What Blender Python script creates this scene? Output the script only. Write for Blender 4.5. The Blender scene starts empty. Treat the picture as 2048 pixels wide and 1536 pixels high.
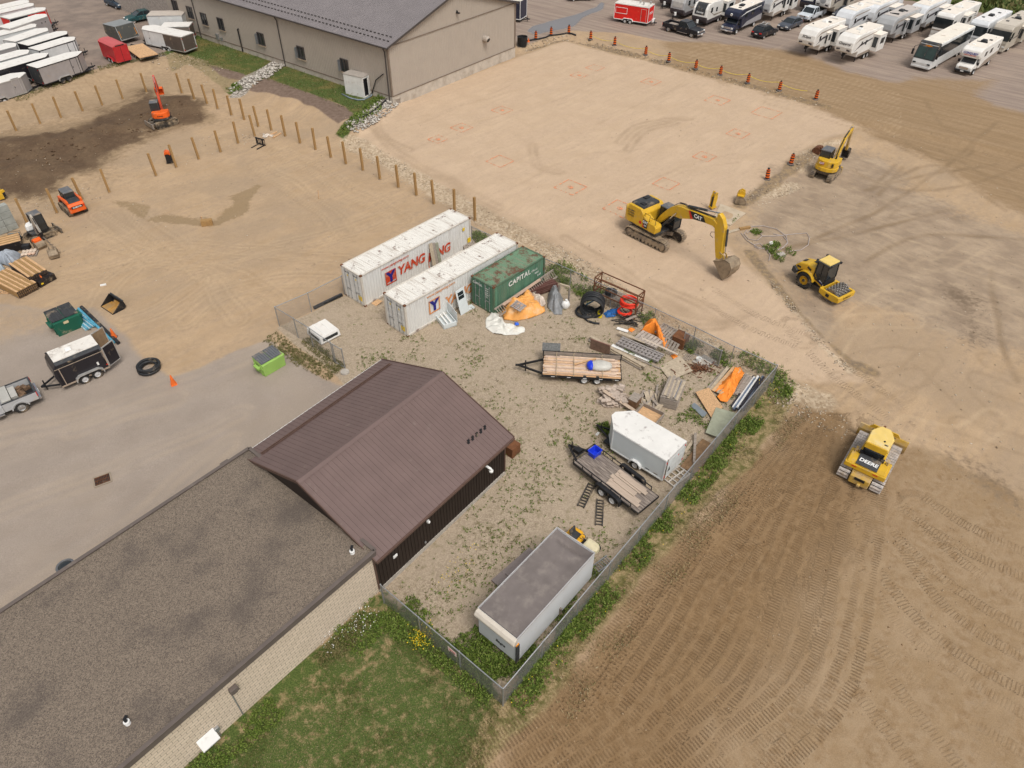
import bpy,bmesh,math,random
import numpy as np
from mathutils import Vector,Matrix,Euler
random.seed(7)
R=math.radians
PI=math.pi
SC=bpy.context.scene
COL=SC.collection
F,PITCH,ROLL,HC=1420.0,0.7381,0.010,33.58
def ray(px,py):
 u=(px-1024)/F
 v=(768-py)/F
 cr,sr=math.cos(ROLL),math.sin(ROLL)
 a=u*cr-v*sr
 b=u*sr+v*cr
 c,s=math.cos(PITCH),math.sin(PITCH)
 return a,c+b*s,-s+b*c
def PZ(px,py,z=0.0):
 a,b,c=ray(px,py)
 t=(z-HC)/c
 return Vector((a*t,b*t,z))
_perm=np.random.RandomState(3).rand(256,256)
def vn(x,y,sc=1.0,ox=0):
 x=np.asarray(x,float)/sc+37.3+ox
 y=np.asarray(y,float)/sc+11.7+ox*1.7
 xi=np.floor(x).astype(int)
 yi=np.floor(y).astype(int)
 fx=x-xi
 fy=y-yi
 fx=fx*fx*(3-2*fx)
 fy=fy*fy*(3-2*fy)
 g=lambda i,j:_perm[i&255,j&255]
 return(g(xi,yi)*(1-fx)+g(xi+1,yi)*fx)*(1-fy)+(g(xi,yi+1)*(1-fx)+g(xi+1,yi+1)*fx)*fy
def poly_sd(poly,X,Y):
 """signed distance to a world polygon, positive inside"""
 d=np.full(X.shape,1e9)
 ins=np.zeros(X.shape,bool)
 n=len(poly)
 for i in range(n):
  x0,y0=poly[i]
  x1,y1=poly[(i+1)%n]
  ex,ey=x1-x0,y1-y0
  t=np.clip(((X-x0)*ex+(Y-y0)*ey)/(ex*ex+ey*ey+1e-12),0,1)
  d=np.minimum(d,np.hypot(X-x0-t*ex,Y-y0-t*ey))
  c=((y0>Y)!=(y1>Y))&(X<(x1-x0)*(Y-y0)/(y1-y0+1e-12)+x0)
  ins^=c
 return np.where(ins,d,-d)
def line_d(pts,X,Y):
 d=np.full(X.shape,1e9)
 U=np.zeros(X.shape)
 acc=0.0
 for(x0,y0),(x1,y1)in zip(pts[:-1],pts[1:]):
  ex,ey=x1-x0,y1-y0
  L=math.hypot(ex,ey)+1e-9
  t=np.clip(((X-x0)*ex+(Y-y0)*ey)/(L*L),0,1)
  dd=np.hypot(X-x0-t*ex,Y-y0-t*ey)
  m=dd<d
  d=np.where(m,dd,d)
  U=np.where(m,acc+t*L,U)
  acc+=L
 return d,U
def wp(pts,z=0.0):
 return[tuple(PZ(x,y,z)[:2])for x,y in pts]
HZ=[(wp([(-700,225),(0,206),(60,184),(120,166),(190,140),(330,112),(395,72),(430,40),(380,-12),(300,-45),(-700,-45)],1.1),1.1,4.0),(wp([(330,108),(395,72),(560,120),(690,165),(783,192),(765,208),(706,244),(620,195),(500,152),(380,128)],.9),.9,3.6),(wp([(900,98),(1036,98),(1075,82),(1137,68),(1181,78),(1230,94),(1338,123),(1442,151),(1560,183),(1640,206),(1740,240),(2700,440),(2700,-45),(900,-45)],.5),.5,1.3),(wp([(722,268),(780,214),(1036,116),(1130,84),(1640,212),(1730,258),(1610,300),(1490,400),(1420,440),(1250,425),(1130,430),(1040,400),(900,345),(800,302),(745,282)],.3),.3,2.2),]
BUMPS=[(350,214,5.5,3.2,.9),(300,240,3.5,2.2,.5),(195,262,5.5,2.2,.8),(60,300,9,3,.7),(30,345,7,2.5,.5),(140,285,6,2.2,.5),(1000,93,3.0,2.0,.35),(1600,330,4,2.5,.3),(1690,288,5,1.6,.35),(1490,440,4,1.5,.2)]
_B=[(PZ(a,b,0),ra,rb,h)for a,b,ra,rb,h in BUMPS]
def hfun(X,Y):
 X=np.asarray(X,float)
 Y=np.asarray(Y,float)
 z=np.zeros(X.shape)
 for poly,lv,w in HZ:
  sd=poly_sd(poly,X,Y)+(vn(X,Y,2.5,lv)-.5)*w*.35
  t=np.clip(1+sd/w,0,1)
  z=np.maximum(z,lv*t*t*(3-2*t))
 for c,ra,rb,h in _B:
  q=((X-c.x)/ra)**2+((Y-c.y)/rb)**2
  z=z+h*np.exp(-q*1.3)*(.75+.5*vn(X,Y,1.1,5))
 return z
def gz(x,y):
 return float(hfun(np.array([x]),np.array([y]))[0])
def G(px,py,dz=0.0):
 z=.3
 for _ in range(14):
  p=PZ(px,py,z)
  z+=(gz(p.x,p.y)-z)*.7
 p=PZ(px,py,z+dz)
 return p
def GZ(px,py,dz):
 """point seen at the pixel, dz above the ground near it"""
 p=PZ(px,py,dz)
 for _ in range(8):
  p=PZ(px,py,gz(p.x,p.y)+dz)
 return p
def yaw_of(a,b):
 return math.atan2(b[1]-a[1],b[0]-a[0])
def pyaw(a,b):
 return yaw_of(G(*a),G(*b))
def span(a,b,dz=0.0):
 return(GZ(*a,dz).xy-GZ(*b,dz).xy).length
_M={}
def nd(nt,t,**k):
 n=nt.nodes.new(t)
 for a,b in k.items():
  if a in n.inputs:
   n.inputs[a].default_value=b
  else:
   setattr(n,a,b)
 return n
def mixc(nt,fac,a,b,mode='MIX'):
 m=nt.nodes.new('ShaderNodeMix')
 m.data_type='RGBA'
 m.blend_type=mode
 m.clamp_factor=True
 for s,v in((m.inputs[0],fac),(m.inputs[6],a),(m.inputs[7],b)):
  if hasattr(v,'is_output')or isinstance(v,bpy.types.NodeSocket):
   nt.links.new(v,s)
  elif isinstance(v,(tuple,list)):
   s.default_value=(*v[:3],1)
  else:
   s.default_value=v
 return m.outputs[2]
def mth(nt,op,a,b=0.0,c=None):
 m=nt.nodes.new('ShaderNodeMath')
 m.operation=op
 for i,v in enumerate((a,b,c)):
  if v is None:
   continue
  if isinstance(v,bpy.types.NodeSocket):
   nt.links.new(v,m.inputs[i])
  else:
   m.inputs[i].default_value=v
 return m.outputs[0]
def ramp(nt,v,a,b):
 m=nt.nodes.new('ShaderNodeMapRange')
 m.interpolation_type='SMOOTHSTEP'
 nt.links.new(v,m.inputs[0])
 m.inputs[1].default_value=a
 m.inputs[2].default_value=b
 return m.outputs[0]
def noise(nt,vec,sc,det=4.0,rough=.6):
 n=nt.nodes.new('ShaderNodeTexNoise')
 n.inputs['Scale'].default_value=sc
 n.inputs['Detail'].default_value=det
 n.inputs['Roughness'].default_value=rough
 if vec is not None:
  nt.links.new(vec,n.inputs['Vector'])
 return n.outputs['Fac']
def scalev(nt,vec,s,rz=0.0):
 m=nt.nodes.new('ShaderNodeMapping')
 m.inputs['Scale'].default_value=s
 m.inputs['Rotation'].default_value=(0,0,rz)
 nt.links.new(vec,m.inputs['Vector'])
 return m.outputs[0]
def smear(nt,vec,th,ln,wd):
 m=nt.nodes.new('ShaderNodeMapping')
 m.vector_type='TEXTURE'
 m.inputs['Scale'].default_value=(ln,wd,1)
 m.inputs['Rotation'].default_value=(0,0,th)
 nt.links.new(vec,m.inputs['Vector'])
 return m.outputs[0]
def new_mat(name):
 m=bpy.data.materials.new(name)
 m.use_nodes=True
 nt=m.node_tree
 b=nt.nodes['Principled BSDF']
 tc=nt.nodes.new('ShaderNodeTexCoord')
 return m,nt,b,tc.outputs['Object']
def mat(name,col,rough=.55,metal=0.0,var=.12,sc=3.0,dirt=None,damt=.35,dsc=1.4,bump=0.0,bsc=30.0,coat=0.0,stretch=None,spec=None):
 if name in _M:
  return _M[name]
 m,nt,b,oc=new_mat(name)
 vec=scalev(nt,oc,stretch)if stretch else oc
 n=noise(nt,vec,sc,5)
 lo=tuple(c*(1-var)for c in col)
 hi=tuple(min(1,c*(1+var))for c in col)
 c=mixc(nt,ramp(nt,n,.3,.7),lo,hi)
 if dirt:
  n2=noise(nt,vec,dsc,7,.65)
  c=mixc(nt,mth(nt,'MULTIPLY',ramp(nt,n2,.62-damt*.5,.82-damt*.35),.85),c,dirt)
 nt.links.new(c,b.inputs['Base Color'])
 b.inputs['Roughness'].default_value=rough
 b.inputs['Metallic'].default_value=metal
 if spec is not None:
  b.inputs['Specular IOR Level'].default_value=spec
 elif not metal:
  b.inputs['Specular IOR Level'].default_value=.28
 b.inputs['Coat Weight'].default_value=coat
 if bump:
  bn=nt.nodes.new('ShaderNodeBump')
  bn.inputs['Strength'].default_value=bump
  bn.inputs['Distance'].default_value=.02
  nt.links.new(noise(nt,vec,bsc,3),bn.inputs['Height'])
  nt.links.new(bn.outputs[0],b.inputs['Normal'])
 _M[name]=m
 return m
DUST=(.42,.32,.21)
def paint(name,col,dust=.22,rough=.42):
 return mat(name,col,rough,0,.07,1.2,DUST,dust,1.7,coat=.15)
class MB:
 def __init__(s):
  s.v,s.f,s.m=[],[],[]
 def add(s,vs,fs,m=0):
  k=len(s.v)
  s.v+=[tuple(v)for v in vs]
  s.f+=[tuple(i+k for i in f)for f in fs]
  s.m+=[m]*len(fs)
  return s
 def box(s,c,d,rz=0.0,rx=0.0,ry=0.0,m=0,top=1.0,topy=None):
  """centre, size; top scales the upper face in x (topy in y)"""
  ty=top if topy is None else topy
  x,y,z=d[0]/2,d[1]/2,d[2]/2
  vs=[Vector((i*x*(top if k>0 else 1),j*y*(ty if k>0 else 1),k*z))for k in(-1,1)for j in(-1,1)for i in(-1,1)]
  if rz or rx or ry:
   M=Euler((rx,ry,rz)).to_matrix()
   vs=[M@v for v in vs]
  c=Vector(c)
  return s.add([v+c for v in vs],[(0,2,3,1),(4,5,7,6),(0,1,5,4),(1,3,7,5),(3,2,6,7),(2,0,4,6)],m)
 def prism(s,pts,a,b,ax='y',m=0,inset=0.0):
  """polygon extruded along an axis: ax y -> pts are (x,z); z -> (x,y); x -> (y,z). inset shrinks the far (b) end towards centroid"""
  if sum(p[0]*q[1]-q[0]*p[1]for p,q in zip(pts,pts[1:]+pts[:1]))<0:
   pts=pts[::-1]
  n=len(pts)
  f3={'y':lambda p,t:(p[0],t,p[1]),'z':lambda p,t:(p[0],p[1],t),'x':lambda p,t:(t,p[0],p[1])}[ax]
  cx=sum(p[0]for p in pts)/n
  cy=sum(p[1]for p in pts)/n
  q=[(cx+(p[0]-cx)*(1-inset),cy+(p[1]-cy)*(1-inset))for p in pts]
  vs=[f3(p,a)for p in pts]+[f3(p,b)for p in q]
  A,B=tuple(range(n)),tuple(range(2*n-1,n-1,-1))
  sd=[(i,i+n,(i+1)%n+n,(i+1)%n)for i in range(n)]
  fl=(ax=='y')==(b>a)
  fs=[A,B]+sd
  if not fl:
   fs=[f[::-1]for f in fs]
  return s.add(vs,fs,m)
 def cyl(s,p,q,r,r2=None,n=12,m=0,cap=True):
  p,q=Vector(p),Vector(q)
  r2=r if r2 is None else r2
  d=(q-p).normalized()
  u=d.orthogonal().normalized()
  w=d.cross(u)
  vs=[]
  for c,rr in((p,r),(q,r2)):
   for i in range(n):
    a=2*PI*i/n
    vs.append(c+(u*math.cos(a)+w*math.sin(a))*rr)
  fs=[(i,(i+1)%n,n+(i+1)%n,n+i)for i in range(n)]
  if cap:
   fs+=[tuple(range(n-1,-1,-1)),tuple(range(n,2*n))]
  return s.add(vs,fs,m)
 def tube(s,pts,r,n=6,m=0,close=False):
  pts=[Vector(p)for p in pts]
  k=len(pts)
  vs=[]
  u=None
  for i,p in enumerate(pts):
   a=pts[i-1]if(i>0 or close)else p
   b=pts[(i+1)%k]if(i<k-1 or close)else p
   d=(b-a).normalized()
   if u is None:
    u=d.orthogonal().normalized()
   u=(u-d*u.dot(d))
   u=u.normalized()if u.length>1e-6 else d.orthogonal().normalized()
   w=d.cross(u)
   for j in range(n):
    t=2*PI*j/n
    vs.append(p+(u*math.cos(t)+w*math.sin(t))*r)
  fs=[]
  for i in range(k if close else k-1):
   for j in range(n):
    a,b=i*n+j,i*n+(j+1)%n
    c,d=((i+1)%k)*n+j,((i+1)%k)*n+(j+1)%n
    fs.append((a,b,d,c))
  if not close:
   fs+=[tuple(range(n-1,-1,-1)),tuple(range((k-1)*n,k*n))]
  return s.add(vs,fs,m)
 def beam(s,p,q,w,h=None,m=0,up=(0,0,1)):
  """rectangular bar from p to q, width w (sideways) and height h"""
  p,q=Vector(p),Vector(q)
  h=w if h is None else h
  d=(q-p).normalized()
  upv=Vector(up)
  sd=d.cross(upv)
  sd=sd.normalized()if sd.length>1e-4 else d.orthogonal().normalized()
  t=sd.cross(d)
  o=[sd*(a*w/2)+t*(b*h/2)for a,b in((-1,-1),(1,-1),(1,1),(-1,1))]
  vs=[p+x for x in o]+[q+x for x in o]
  return s.add(vs,[(3,2,1,0),(4,5,6,7),(0,1,5,4),(1,2,6,5),(2,3,7,6),(3,0,4,7)],m)
 def lathe(s,prof,c=(0,0,0),ax='z',n=16,m=0):
  vs=[]
  for r,t in prof:
   for i in range(n):
    a=2*PI*i/n
    x,y=r*math.cos(a),r*math.sin(a)
    v={'z':(x,y,t),'y':(x,t,y),'x':(t,x,y)}[ax]
    vs.append((v[0]+c[0],v[1]+c[1],v[2]+c[2]))
  fs=[]
  for i in range(len(prof)-1):
   for j in range(n):
    a,b=i*n+j,i*n+(j+1)%n
    fs.append((a,b,b+n,a+n)if ax!='y' else(b,a,a+n,b+n))
  return s.add(vs,fs,m)
 def ball(s,c,r,n=10,k=7,m=0,jit=0.0):
  r=r if isinstance(r,(tuple,list))else(r,r,r)
  vs=[(c[0],c[1],c[2]-r[2])]
  for i in range(1,k):
   t=-PI/2+PI*i/k
   for j in range(n):
    a=2*PI*j/n
    q=1+random.uniform(-jit,jit)
    vs.append((c[0]+r[0]*math.cos(t)*math.cos(a)*q,c[1]+r[1]*math.cos(t)*math.sin(a)*q,c[2]+r[2]*math.sin(t)*q))
  vs.append((c[0],c[1],c[2]+r[2]))
  fs=[(0,1+(j+1)%n,1+j)for j in range(n)]
  for i in range(k-2):
   for j in range(n):
    a,b=1+i*n+j,1+i*n+(j+1)%n
    fs.append((a,b,b+n,a+n))
  e=len(vs)-1
  o=1+(k-2)*n
  fs+=[(o+j,o+(j+1)%n,e)for j in range(n)]
  return s.add(vs,fs,m)
 def sheet(s,fn,nu,nv,m=0):
  vs=[fn(i/nu,j/nv)for j in range(nv+1)for i in range(nu+1)]
  fs=[(j*(nu+1)+i,j*(nu+1)+i+1,(j+1)*(nu+1)+i+1,(j+1)*(nu+1)+i)for j in range(nv)for i in range(nu)]
  return s.add(vs,fs,m)
 def xf(s,M):
  s.v=[tuple(M@Vector(v))for v in s.v]
  return s
 def build(s,name,mats,parent=None,bev=0.0,smooth=False,loc=None,rz=None,thick=0.0,sub=0):
  me=bpy.data.meshes.new(name)
  me.from_pydata(s.v,[],s.f)
  mats=mats if isinstance(mats,(list,tuple))else[mats]
  for x in mats:
   me.materials.append(x)
  if any(s.m):
   me.polygons.foreach_set('material_index',s.m)
  if smooth:
   me.polygons.foreach_set('use_smooth',[True]*len(s.f))
  me.update()
  o=bpy.data.objects.new(name,me)
  COL.objects.link(o)
  if parent is not None:
   o.parent=parent
  if loc is not None:
   o.location=loc
  if rz is not None:
   o.rotation_euler=(0,0,rz)
  if thick:
   md=o.modifiers.new('Solid','SOLIDIFY')
   md.thickness=thick
  if sub:
   md=o.modifiers.new('Sub','SUBSURF')
   md.levels=md.render_levels=sub
  if bev:
   md=o.modifiers.new('Bevel','BEVEL')
   md.width=bev
   md.segments=2
   md.limit_method='ANGLE'
   md.angle_limit=R(40)
  return o
def tag(o,label,cat,group=None,kind=None):
 o['label']=label
 o['category']=cat
 if group:
  o['group']=group
 if kind:
  o['kind']=kind
 return o
def T(name,label,cat,loc=(0,0,0),yaw=0.0,group=None):
 o=bpy.data.objects.new(name,None)
 o.empty_display_size=.3
 COL.objects.link(o)
 o.location=loc
 o.rotation_euler=(0,0,yaw)
 return tag(o,label,cat,group)
def struct(o):
 o['kind']='structure'
 return o
def kids(o):
 return[c for c in bpy.data.objects if c.parent==o]
def dup(root,loc,yaw,label=None,group=None):
 r=root.copy()
 COL.objects.link(r)
 r.location=loc
 r.rotation_euler=(root.rotation_euler[0],root.rotation_euler[1],yaw)
 if label:
  r['label']=label
 if group:
  r['group']=group
 for ch in kids(root):
  c=ch.copy()
  COL.objects.link(c)
  c.parent=r
  for g in kids(ch):
   d=g.copy()
   COL.objects.link(d)
   d.parent=c
 return r
def fit(root,ra,pa,rb,pb):
 """turn and move a thing so that its local points ra, rb are seen at pixels pa, pb; returns found / modelled length"""
 A,B=GZ(*pa,ra[2]),GZ(*pb,rb[2])
 la,lb=Vector(ra[:2]),Vector(rb[:2])
 d=B.xy-A.xy
 l=lb-la
 th=math.atan2(d.y,d.x)-math.atan2(l.y,l.x)
 c,s=math.cos(th),math.sin(th)
 mid=(la+lb)/2
 w=Vector((mid.x*c-mid.y*s,mid.x*s+mid.y*c))
 o=(A.xy+B.xy)/2-w
 root.location=(o.x,o.y,gz(o.x,o.y))
 root.rotation_euler=(0,0,th)
 return d.length/l.length
def seat(root,ref,px,yaw):
 A=GZ(*px,ref[2]if len(ref)>2 else 0)
 c,s=math.cos(yaw),math.sin(yaw)
 x,y=A.x-(ref[0]*c-ref[1]*s),A.y-(ref[0]*s+ref[1]*c)
 root.location=(x,y,gz(x,y))
 root.rotation_euler=(0,0,yaw)
_fc={}
def text(s,size,parent,loc,rot,m,name='lettering',bold=.02,shear=0.0,sx=1.0,space=1.0,extr=.004):
 cu=bpy.data.curves.new('txt','FONT')
 cu.body=s
 cu.size=size
 cu.offset=bold*size
 cu.shear=shear
 cu.space_character=space
 cu.align_x='CENTER'
 cu.align_y='CENTER'
 cu.extrude=extr
 cu.resolution_u=3
 t=bpy.data.objects.new('txt',cu)
 COL.objects.link(t)
 dg=bpy.context.evaluated_depsgraph_get()
 me=bpy.data.meshes.new_from_object(t.evaluated_get(dg))
 bpy.data.objects.remove(t)
 bpy.data.curves.remove(cu)
 me.materials.clear()
 me.materials.append(m)
 o=bpy.data.objects.new(name,me)
 COL.objects.link(o)
 o.parent=parent
 o.location=loc
 o.rotation_euler=rot
 o.scale=(sx,1,1)
 return o
def side_rot(sgn):
 """upright text on a side wall: sgn -1 faces local -y, +1 faces +y"""
 return(PI/2,0,0)if sgn<0 else(PI/2,0,PI)
FRONT=(PI/2,0,PI/2)
REAR=(PI/2,0,-PI/2)
rnd=random.uniform
BLACK=mat('black_paint',(.018,.018,.02),.4,0,.2,4,DUST,.12)
RUBBER=mat('tyre_rubber',(.03,.029,.028),.85,0,.25,6,DUST,.25)
STEEL=mat('dusty_steel',(.2,.17,.14),.6,.4,.25,4,DUST,.4)
GALV=mat('galvanised_steel',(.42,.43,.44),.42,.7,.12,6)
GLASS=mat('dark_glass',(.02,.026,.03),.08,0,.2,1,spec=.7)
WHITE=mat('white_paint',(.78,.77,.74),.4,0,.04,1.5,(.5,.45,.38),.1)
WHITER=mat('white_roof',(.80,.77,.71),.6,0,.05,1.2,(.55,.48,.4),.12)
RIMW=mat('white_rim',(.62,.62,.62),.35,.3,.1,6)
RIMA=mat('alloy_rim',(.5,.5,.5),.3,.8,.1,6)
CHROME=mat('chrome',(.6,.6,.62),.15,.95,.05,4)
REDL=mat('red_lens',(.55,.02,.015),.2)
AMBER=mat('amber_lens',(.8,.3,.03),.25)
LAMP=mat('clear_lamp_lens',(.75,.75,.72),.12)
RUST=mat('rust',(.16,.065,.03),.85,0,.4,7,(.09,.045,.03),.4,5)
WOODN=mat('new_lumber',(.58,.36,.19),.75,0,.25,5,(.42,.27,.15),.3,3,stretch=(.6,5,5))
WOODG=mat('grey_wood',(.33,.28,.235),.85,0,.25,5,(.2,.17,.14),.35,3,stretch=(.6,5,5))
WOODP=mat('treated_post_wood',(.36,.215,.085),.75,0,.25,6,(.24,.15,.07),.3,3,stretch=(5,5,.7))
OSB=mat('strand_board',(.55,.34,.18),.8,0,.3,16,(.4,.25,.13),.3,9)
PLY=mat('weathered_plywood',(.45,.37,.27),.8,0,.15,5,(.34,.27,.2),.3,2)
ORNG=mat('orange_tarp',(.85,.26,.035),.55,0,.12,3,(.6,.3,.12),.15,bump=.3,bsc=9)
CONC=mat('concrete',(.42,.38,.33),.85,0,.12,4,(.3,.27,.24),.3)
_wm={}
def wheel(parent,x,y,r,w,rim=None,z=None,name='wheel',n=20):
 rim=rim or RIMW
 k=(round(r,3),round(w,3),rim.name)
 sg=-1 if y<0 else 1
 z=r if z is None else z
 if k not in _wm:
  h=w/2
  a=MB().lathe([(r*.58,-h*.8),(r*.86,-h),(r*.97,-h*.8),(r,-h*.4),(r,h*.4),(r*.97,h*.8),(r*.86,h),(r*.58,h*.8)],ax='y',n=n)
  b=MB().lathe([(r*.6,h*.82),(r*.56,h*.72),(r*.5,h*.35),(r*.22,h*.5),(r*.2,h*.8),(.001,h*.85)],ax='y',n=n)
  for i in range(6):
   t=2*PI*i/6
   b.box((r*.36*math.cos(t),h*.5,r*.36*math.sin(t)),(r*.34,h*.22,r*.16),ry=-t)
  oa=a.build(name,RUBBER,parent,smooth=True)
  ob=b.build('rim',rim,oa)
  _wm[k]=(oa.data,ob.data)
 else:
  oa=bpy.data.objects.new(name,_wm[k][0])
  ob=bpy.data.objects.new('rim',_wm[k][1])
  COL.objects.link(oa)
  COL.objects.link(ob)
  oa.parent=parent
  ob.parent=oa
 oa.location=(x,y,z)
 oa.rotation_euler=(0,0,0 if sg>0 else PI)
 return oa
def pbox(parent,name,c,d,m,bev=0.0,**k):
 return MB().box(c,d,**k).build(name,m,parent,bev)
def smooth(P,k=6):
 Q=[P[0]]+list(P)+[P[-1]]
 out=[]
 for i in range(1,len(Q)-2):
  a,b,c,d=[np.array(q,float)for q in Q[i-1:i+3]]
  for j in range(k):
   t=j/k
   out.append(tuple(.5*(2*b+(c-a)*t+(2*a-5*b+4*c-d)*t*t+(3*b-a-3*c+d)*t**3)))
 out.append(tuple(P[-1]))
 return out
def ground():
 c,s=math.cos(PITCH),math.sin(PITCH)
 ys=[1.0]
 while ys[-1]<165:
  ys.append(ys[-1]+1.35*(ys[-1]**2+HC**2)/(710*HC))
 ys=np.array(ys)
 us=np.linspace(-1.05,1.05,620)
 Y,U=np.meshgrid(ys,us,indexing='ij')
 X=U*(Y*c+HC*s)
 X=X+0
 Z=hfun(X,Y)
 ny,nx=X.shape
 W=(vn(X,Y,3.1,1)-.5)*1.6+(vn(X,Y,.8,2)-.5)*.6
 big=vn(X,Y,9,8)
 def zone(pts,z=0.0,blend=.8,warp=.6):
  sd=poly_sd(wp(pts,z),X,Y)+W*warp
  return np.clip(.5+sd/blend,0,1)
 asph=zone([(-900,560),(0,604),(60,612),(140,618),(190,612),(245,662),(303,722),(345,752),(400,733),(470,702),(535,676),(575,716),(650,757),(700,778),(600,850),(520,920),(520,1100),(-900,2300)],0,.9,.35)
 dust=zone([(-900,560),(0,590),(200,600),(260,670),(340,750),(300,780),(200,690),(60,680),(-900,900)],0,5,1)
 asph=asph*(1-.55*dust)
 mead=zone([(1600,-30),(1823,2),(1898,12),(1963,24),(2010,38),(2060,90),(2700,330),(2700,-60)],.5,1.5,.6)
 yard=zone([(556,655),(690,590),(745,560),(945,452),(1100,525),(1190,568),(1290,648),(1450,732),(1553,760),(1005,1396),(765,1190),(560,960),(690,770)],0,.5,.25)
 lawn=zone([(760,1186),(900,1290),(1010,1400),(960,1480),(880,1700),(-100,2400),(-100,1700),(250,1560),(480,1420)],0,.6,.3)
 strip=zone([(1560,745),(1600,770),(1560,850),(1430,1000),(1300,1130),(1200,1260),(1110,1380),(1010,1480),(930,1700),(840,1700),(960,1440),(1005,1390),(1200,1160)],0,1.1,.5)
 field=zone([(1625,790),(1700,845),(1800,880),(1900,930),(2048,1010),(2700,1200),(3200,2600),(600,2600),(960,1560),(1120,1380),(1330,1110),(1540,880)],0,2.2,1.2)
 soil=np.clip(zone([(1620,780),(1700,840),(1760,1000),(1560,1250),(1300,1700),(600,2600),(900,1560),(1110,1360),(1330,1100),(1520,900)],0,6,1.5),0,1)
 rv=zone([(1036,96),(1140,60),(1240,66),(1340,84),(1500,92),(1610,118),(1700,152),(1830,176),(1960,208),(2700,420),(2700,-60),(900,-60)],.5,1.2,.5)
 road=zone([(1330,84),(1400,83),(1560,100),(1620,112),(1700,145),(1830,170),(1960,205),(2700,400),(2700,620),(2048,420),(1900,330),(1800,285),(1700,240),(1560,190),(1340,128)],.5,3.5,1.2)
 road=np.clip(road+.7*zone([(1820,150),(1990,160),(1930,240),(1800,210)],.5,3,.8),0,1)
 pad=zone([(706,280),(770,214),(1036,114),(1130,84),(1640,212),(1720,255),(1610,300),(1470,410),(1420,445),(1500,530),(1560,585),(1640,680),(1740,760),(1600,760),(1400,660),(1210,545),(1060,470),(900,380),(800,320)],.2,2.0,.6)
 grey=zone([(1490,410),(1570,330),(1640,300),(1760,320),(1900,420),(2300,560),(2300,760),(1900,690),(1700,600),(1640,660),(1560,580),(1470,490)],0,4,2.2)
 tl=zone([(-900,240),(0,206),(60,184),(120,166),(190,140),(330,112),(395,72),(430,40),(380,-12),(300,-60),(-900,-60)],1.1,.7,.3)
 bank=zone([(-900,280),(0,250),(90,225),(200,200),(320,180),(440,180),(480,160),(395,120),(330,105),(190,136),(60,180),(-900,230)],.5,2,.8)
 up=zone([(330,110),(395,70),(560,118),(690,160),(790,188),(770,212),(716,236),(690,272),(664,256),(705,236),(690,216),(620,190),(530,160),(480,168),(455,178),(440,158),(380,132),(340,134)],.8,.7,.35)
 bank=bank*(1-tl)
 rv=rv*(1-mead)
 up=np.maximum(up,mead)
 mulch=np.maximum(zone([(495,176),(535,162),(620,192),(690,218),(712,240),(676,250),(640,226),(600,204),(540,186)],.5,.8,.2),zone([(410,132),(440,140),(492,154),(480,162),(440,150)],.6,.8,.2))
 rip=np.maximum(zone([(555,122),(570,128),(520,158),(480,186),(452,188),(470,170)],.6,.6,.3),zone([(772,196),(788,208),(745,235),(706,262),(690,258),(712,236)],.6,.6,.3))
 dark=zone([(-300,300),(0,290),(110,280),(180,235),(250,205),(300,184),(345,190),(400,200),(415,214),(395,232),(330,250),(250,275),(180,310),(150,345),(60,372),(0,376),(-300,420)],.3,3.6,2.4)
 dark2=zone([(-300,260),(0,255),(120,230),(300,180),(440,200),(420,240),(300,280),(260,330),(100,400),(0,420),(-300,470)],0,7,3)*.55
 damp=np.maximum(zone([(204,402),(250,400),(300,412),(296,436),(330,428),(390,436),(430,440),(452,420),(470,408),(462,392),(520,362),(528,372),(500,400),(505,420),(470,440),(420,458),(370,452),(330,448),(290,446),(262,425)],0,.8,.5),zone([(400,540),(450,530),(440,560),(380,575),(340,560)],0,3,.8)*.4)
 puddle=zone([(1052,62),(1066,52),(1110,40),(1150,30),(1190,15),(1200,3),(1212,6),(1206,20),(1180,28),(1165,36),(1150,52),(1110,62),(1070,70)],.5,.8,.25)
 wets=zone([(1900,610),(1880,560),(1960,600),(1990,680),(1930,700)],0,4,1.5)*.8+zone([(1880,900),(1960,905),(2048,990),(2048,1030),(1930,960)],0,3,1)*.6+zone([(1950,1380),(2000,1440),(1990,1520),(1900,1500)],0,4,1.2)*.5
 rock=np.zeros_like(X)
 d,_=line_d(wp([(700,284),(800,336),(900,392),(1000,448),(1090,496),(1180,548),(1290,640),(1400,690),(1500,738),(1580,780),(1640,800)],.1),X,Y)
 rock=np.maximum(rock,np.clip(1.15-(d+W*.5)/1.7,0,1))
 for pl,w in(([(1540,560),(1590,620),(1640,690),(1700,740)],.5),([(1590,372),(1500,400)],1.2),([(1620,310),(1590,340)],1.3),([(1640,300),(1690,290)],1)):
  d,_=line_d(wp(pl),X,Y)
  rock=np.maximum(rock,np.clip(1.2-(d+W*.4)/w,0,1)*.8)
 d,_=line_d(wp([(1060,96),(1137,76),(1181,88),(1230,100),(1338,128),(1442,156),(1560,188),(1660,216)],.4),X,Y)
 edge=np.clip(1.2-(d+W*.35)/.55,0,1)
 d,_=line_d(wp([(1700,300),(1640,300),(1585,335),(1500,400),(1478,412)],.2),X,Y)
 edge=np.maximum(edge,np.clip(1.2-(d+W*.4)/.8,0,1))
 d,_=line_d(wp([(1500,505),(1545,560),(1590,612),(1640,665),(1700,720),(1750,745)],.1),X,Y)
 edge=np.maximum(edge,np.clip(1.2-(d+W*.4)/.6,0,1)*.8)
 rock=rock*(1-edge*.5)
 stk=np.zeros_like(X)
 lgt=np.zeros_like(X)
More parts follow.
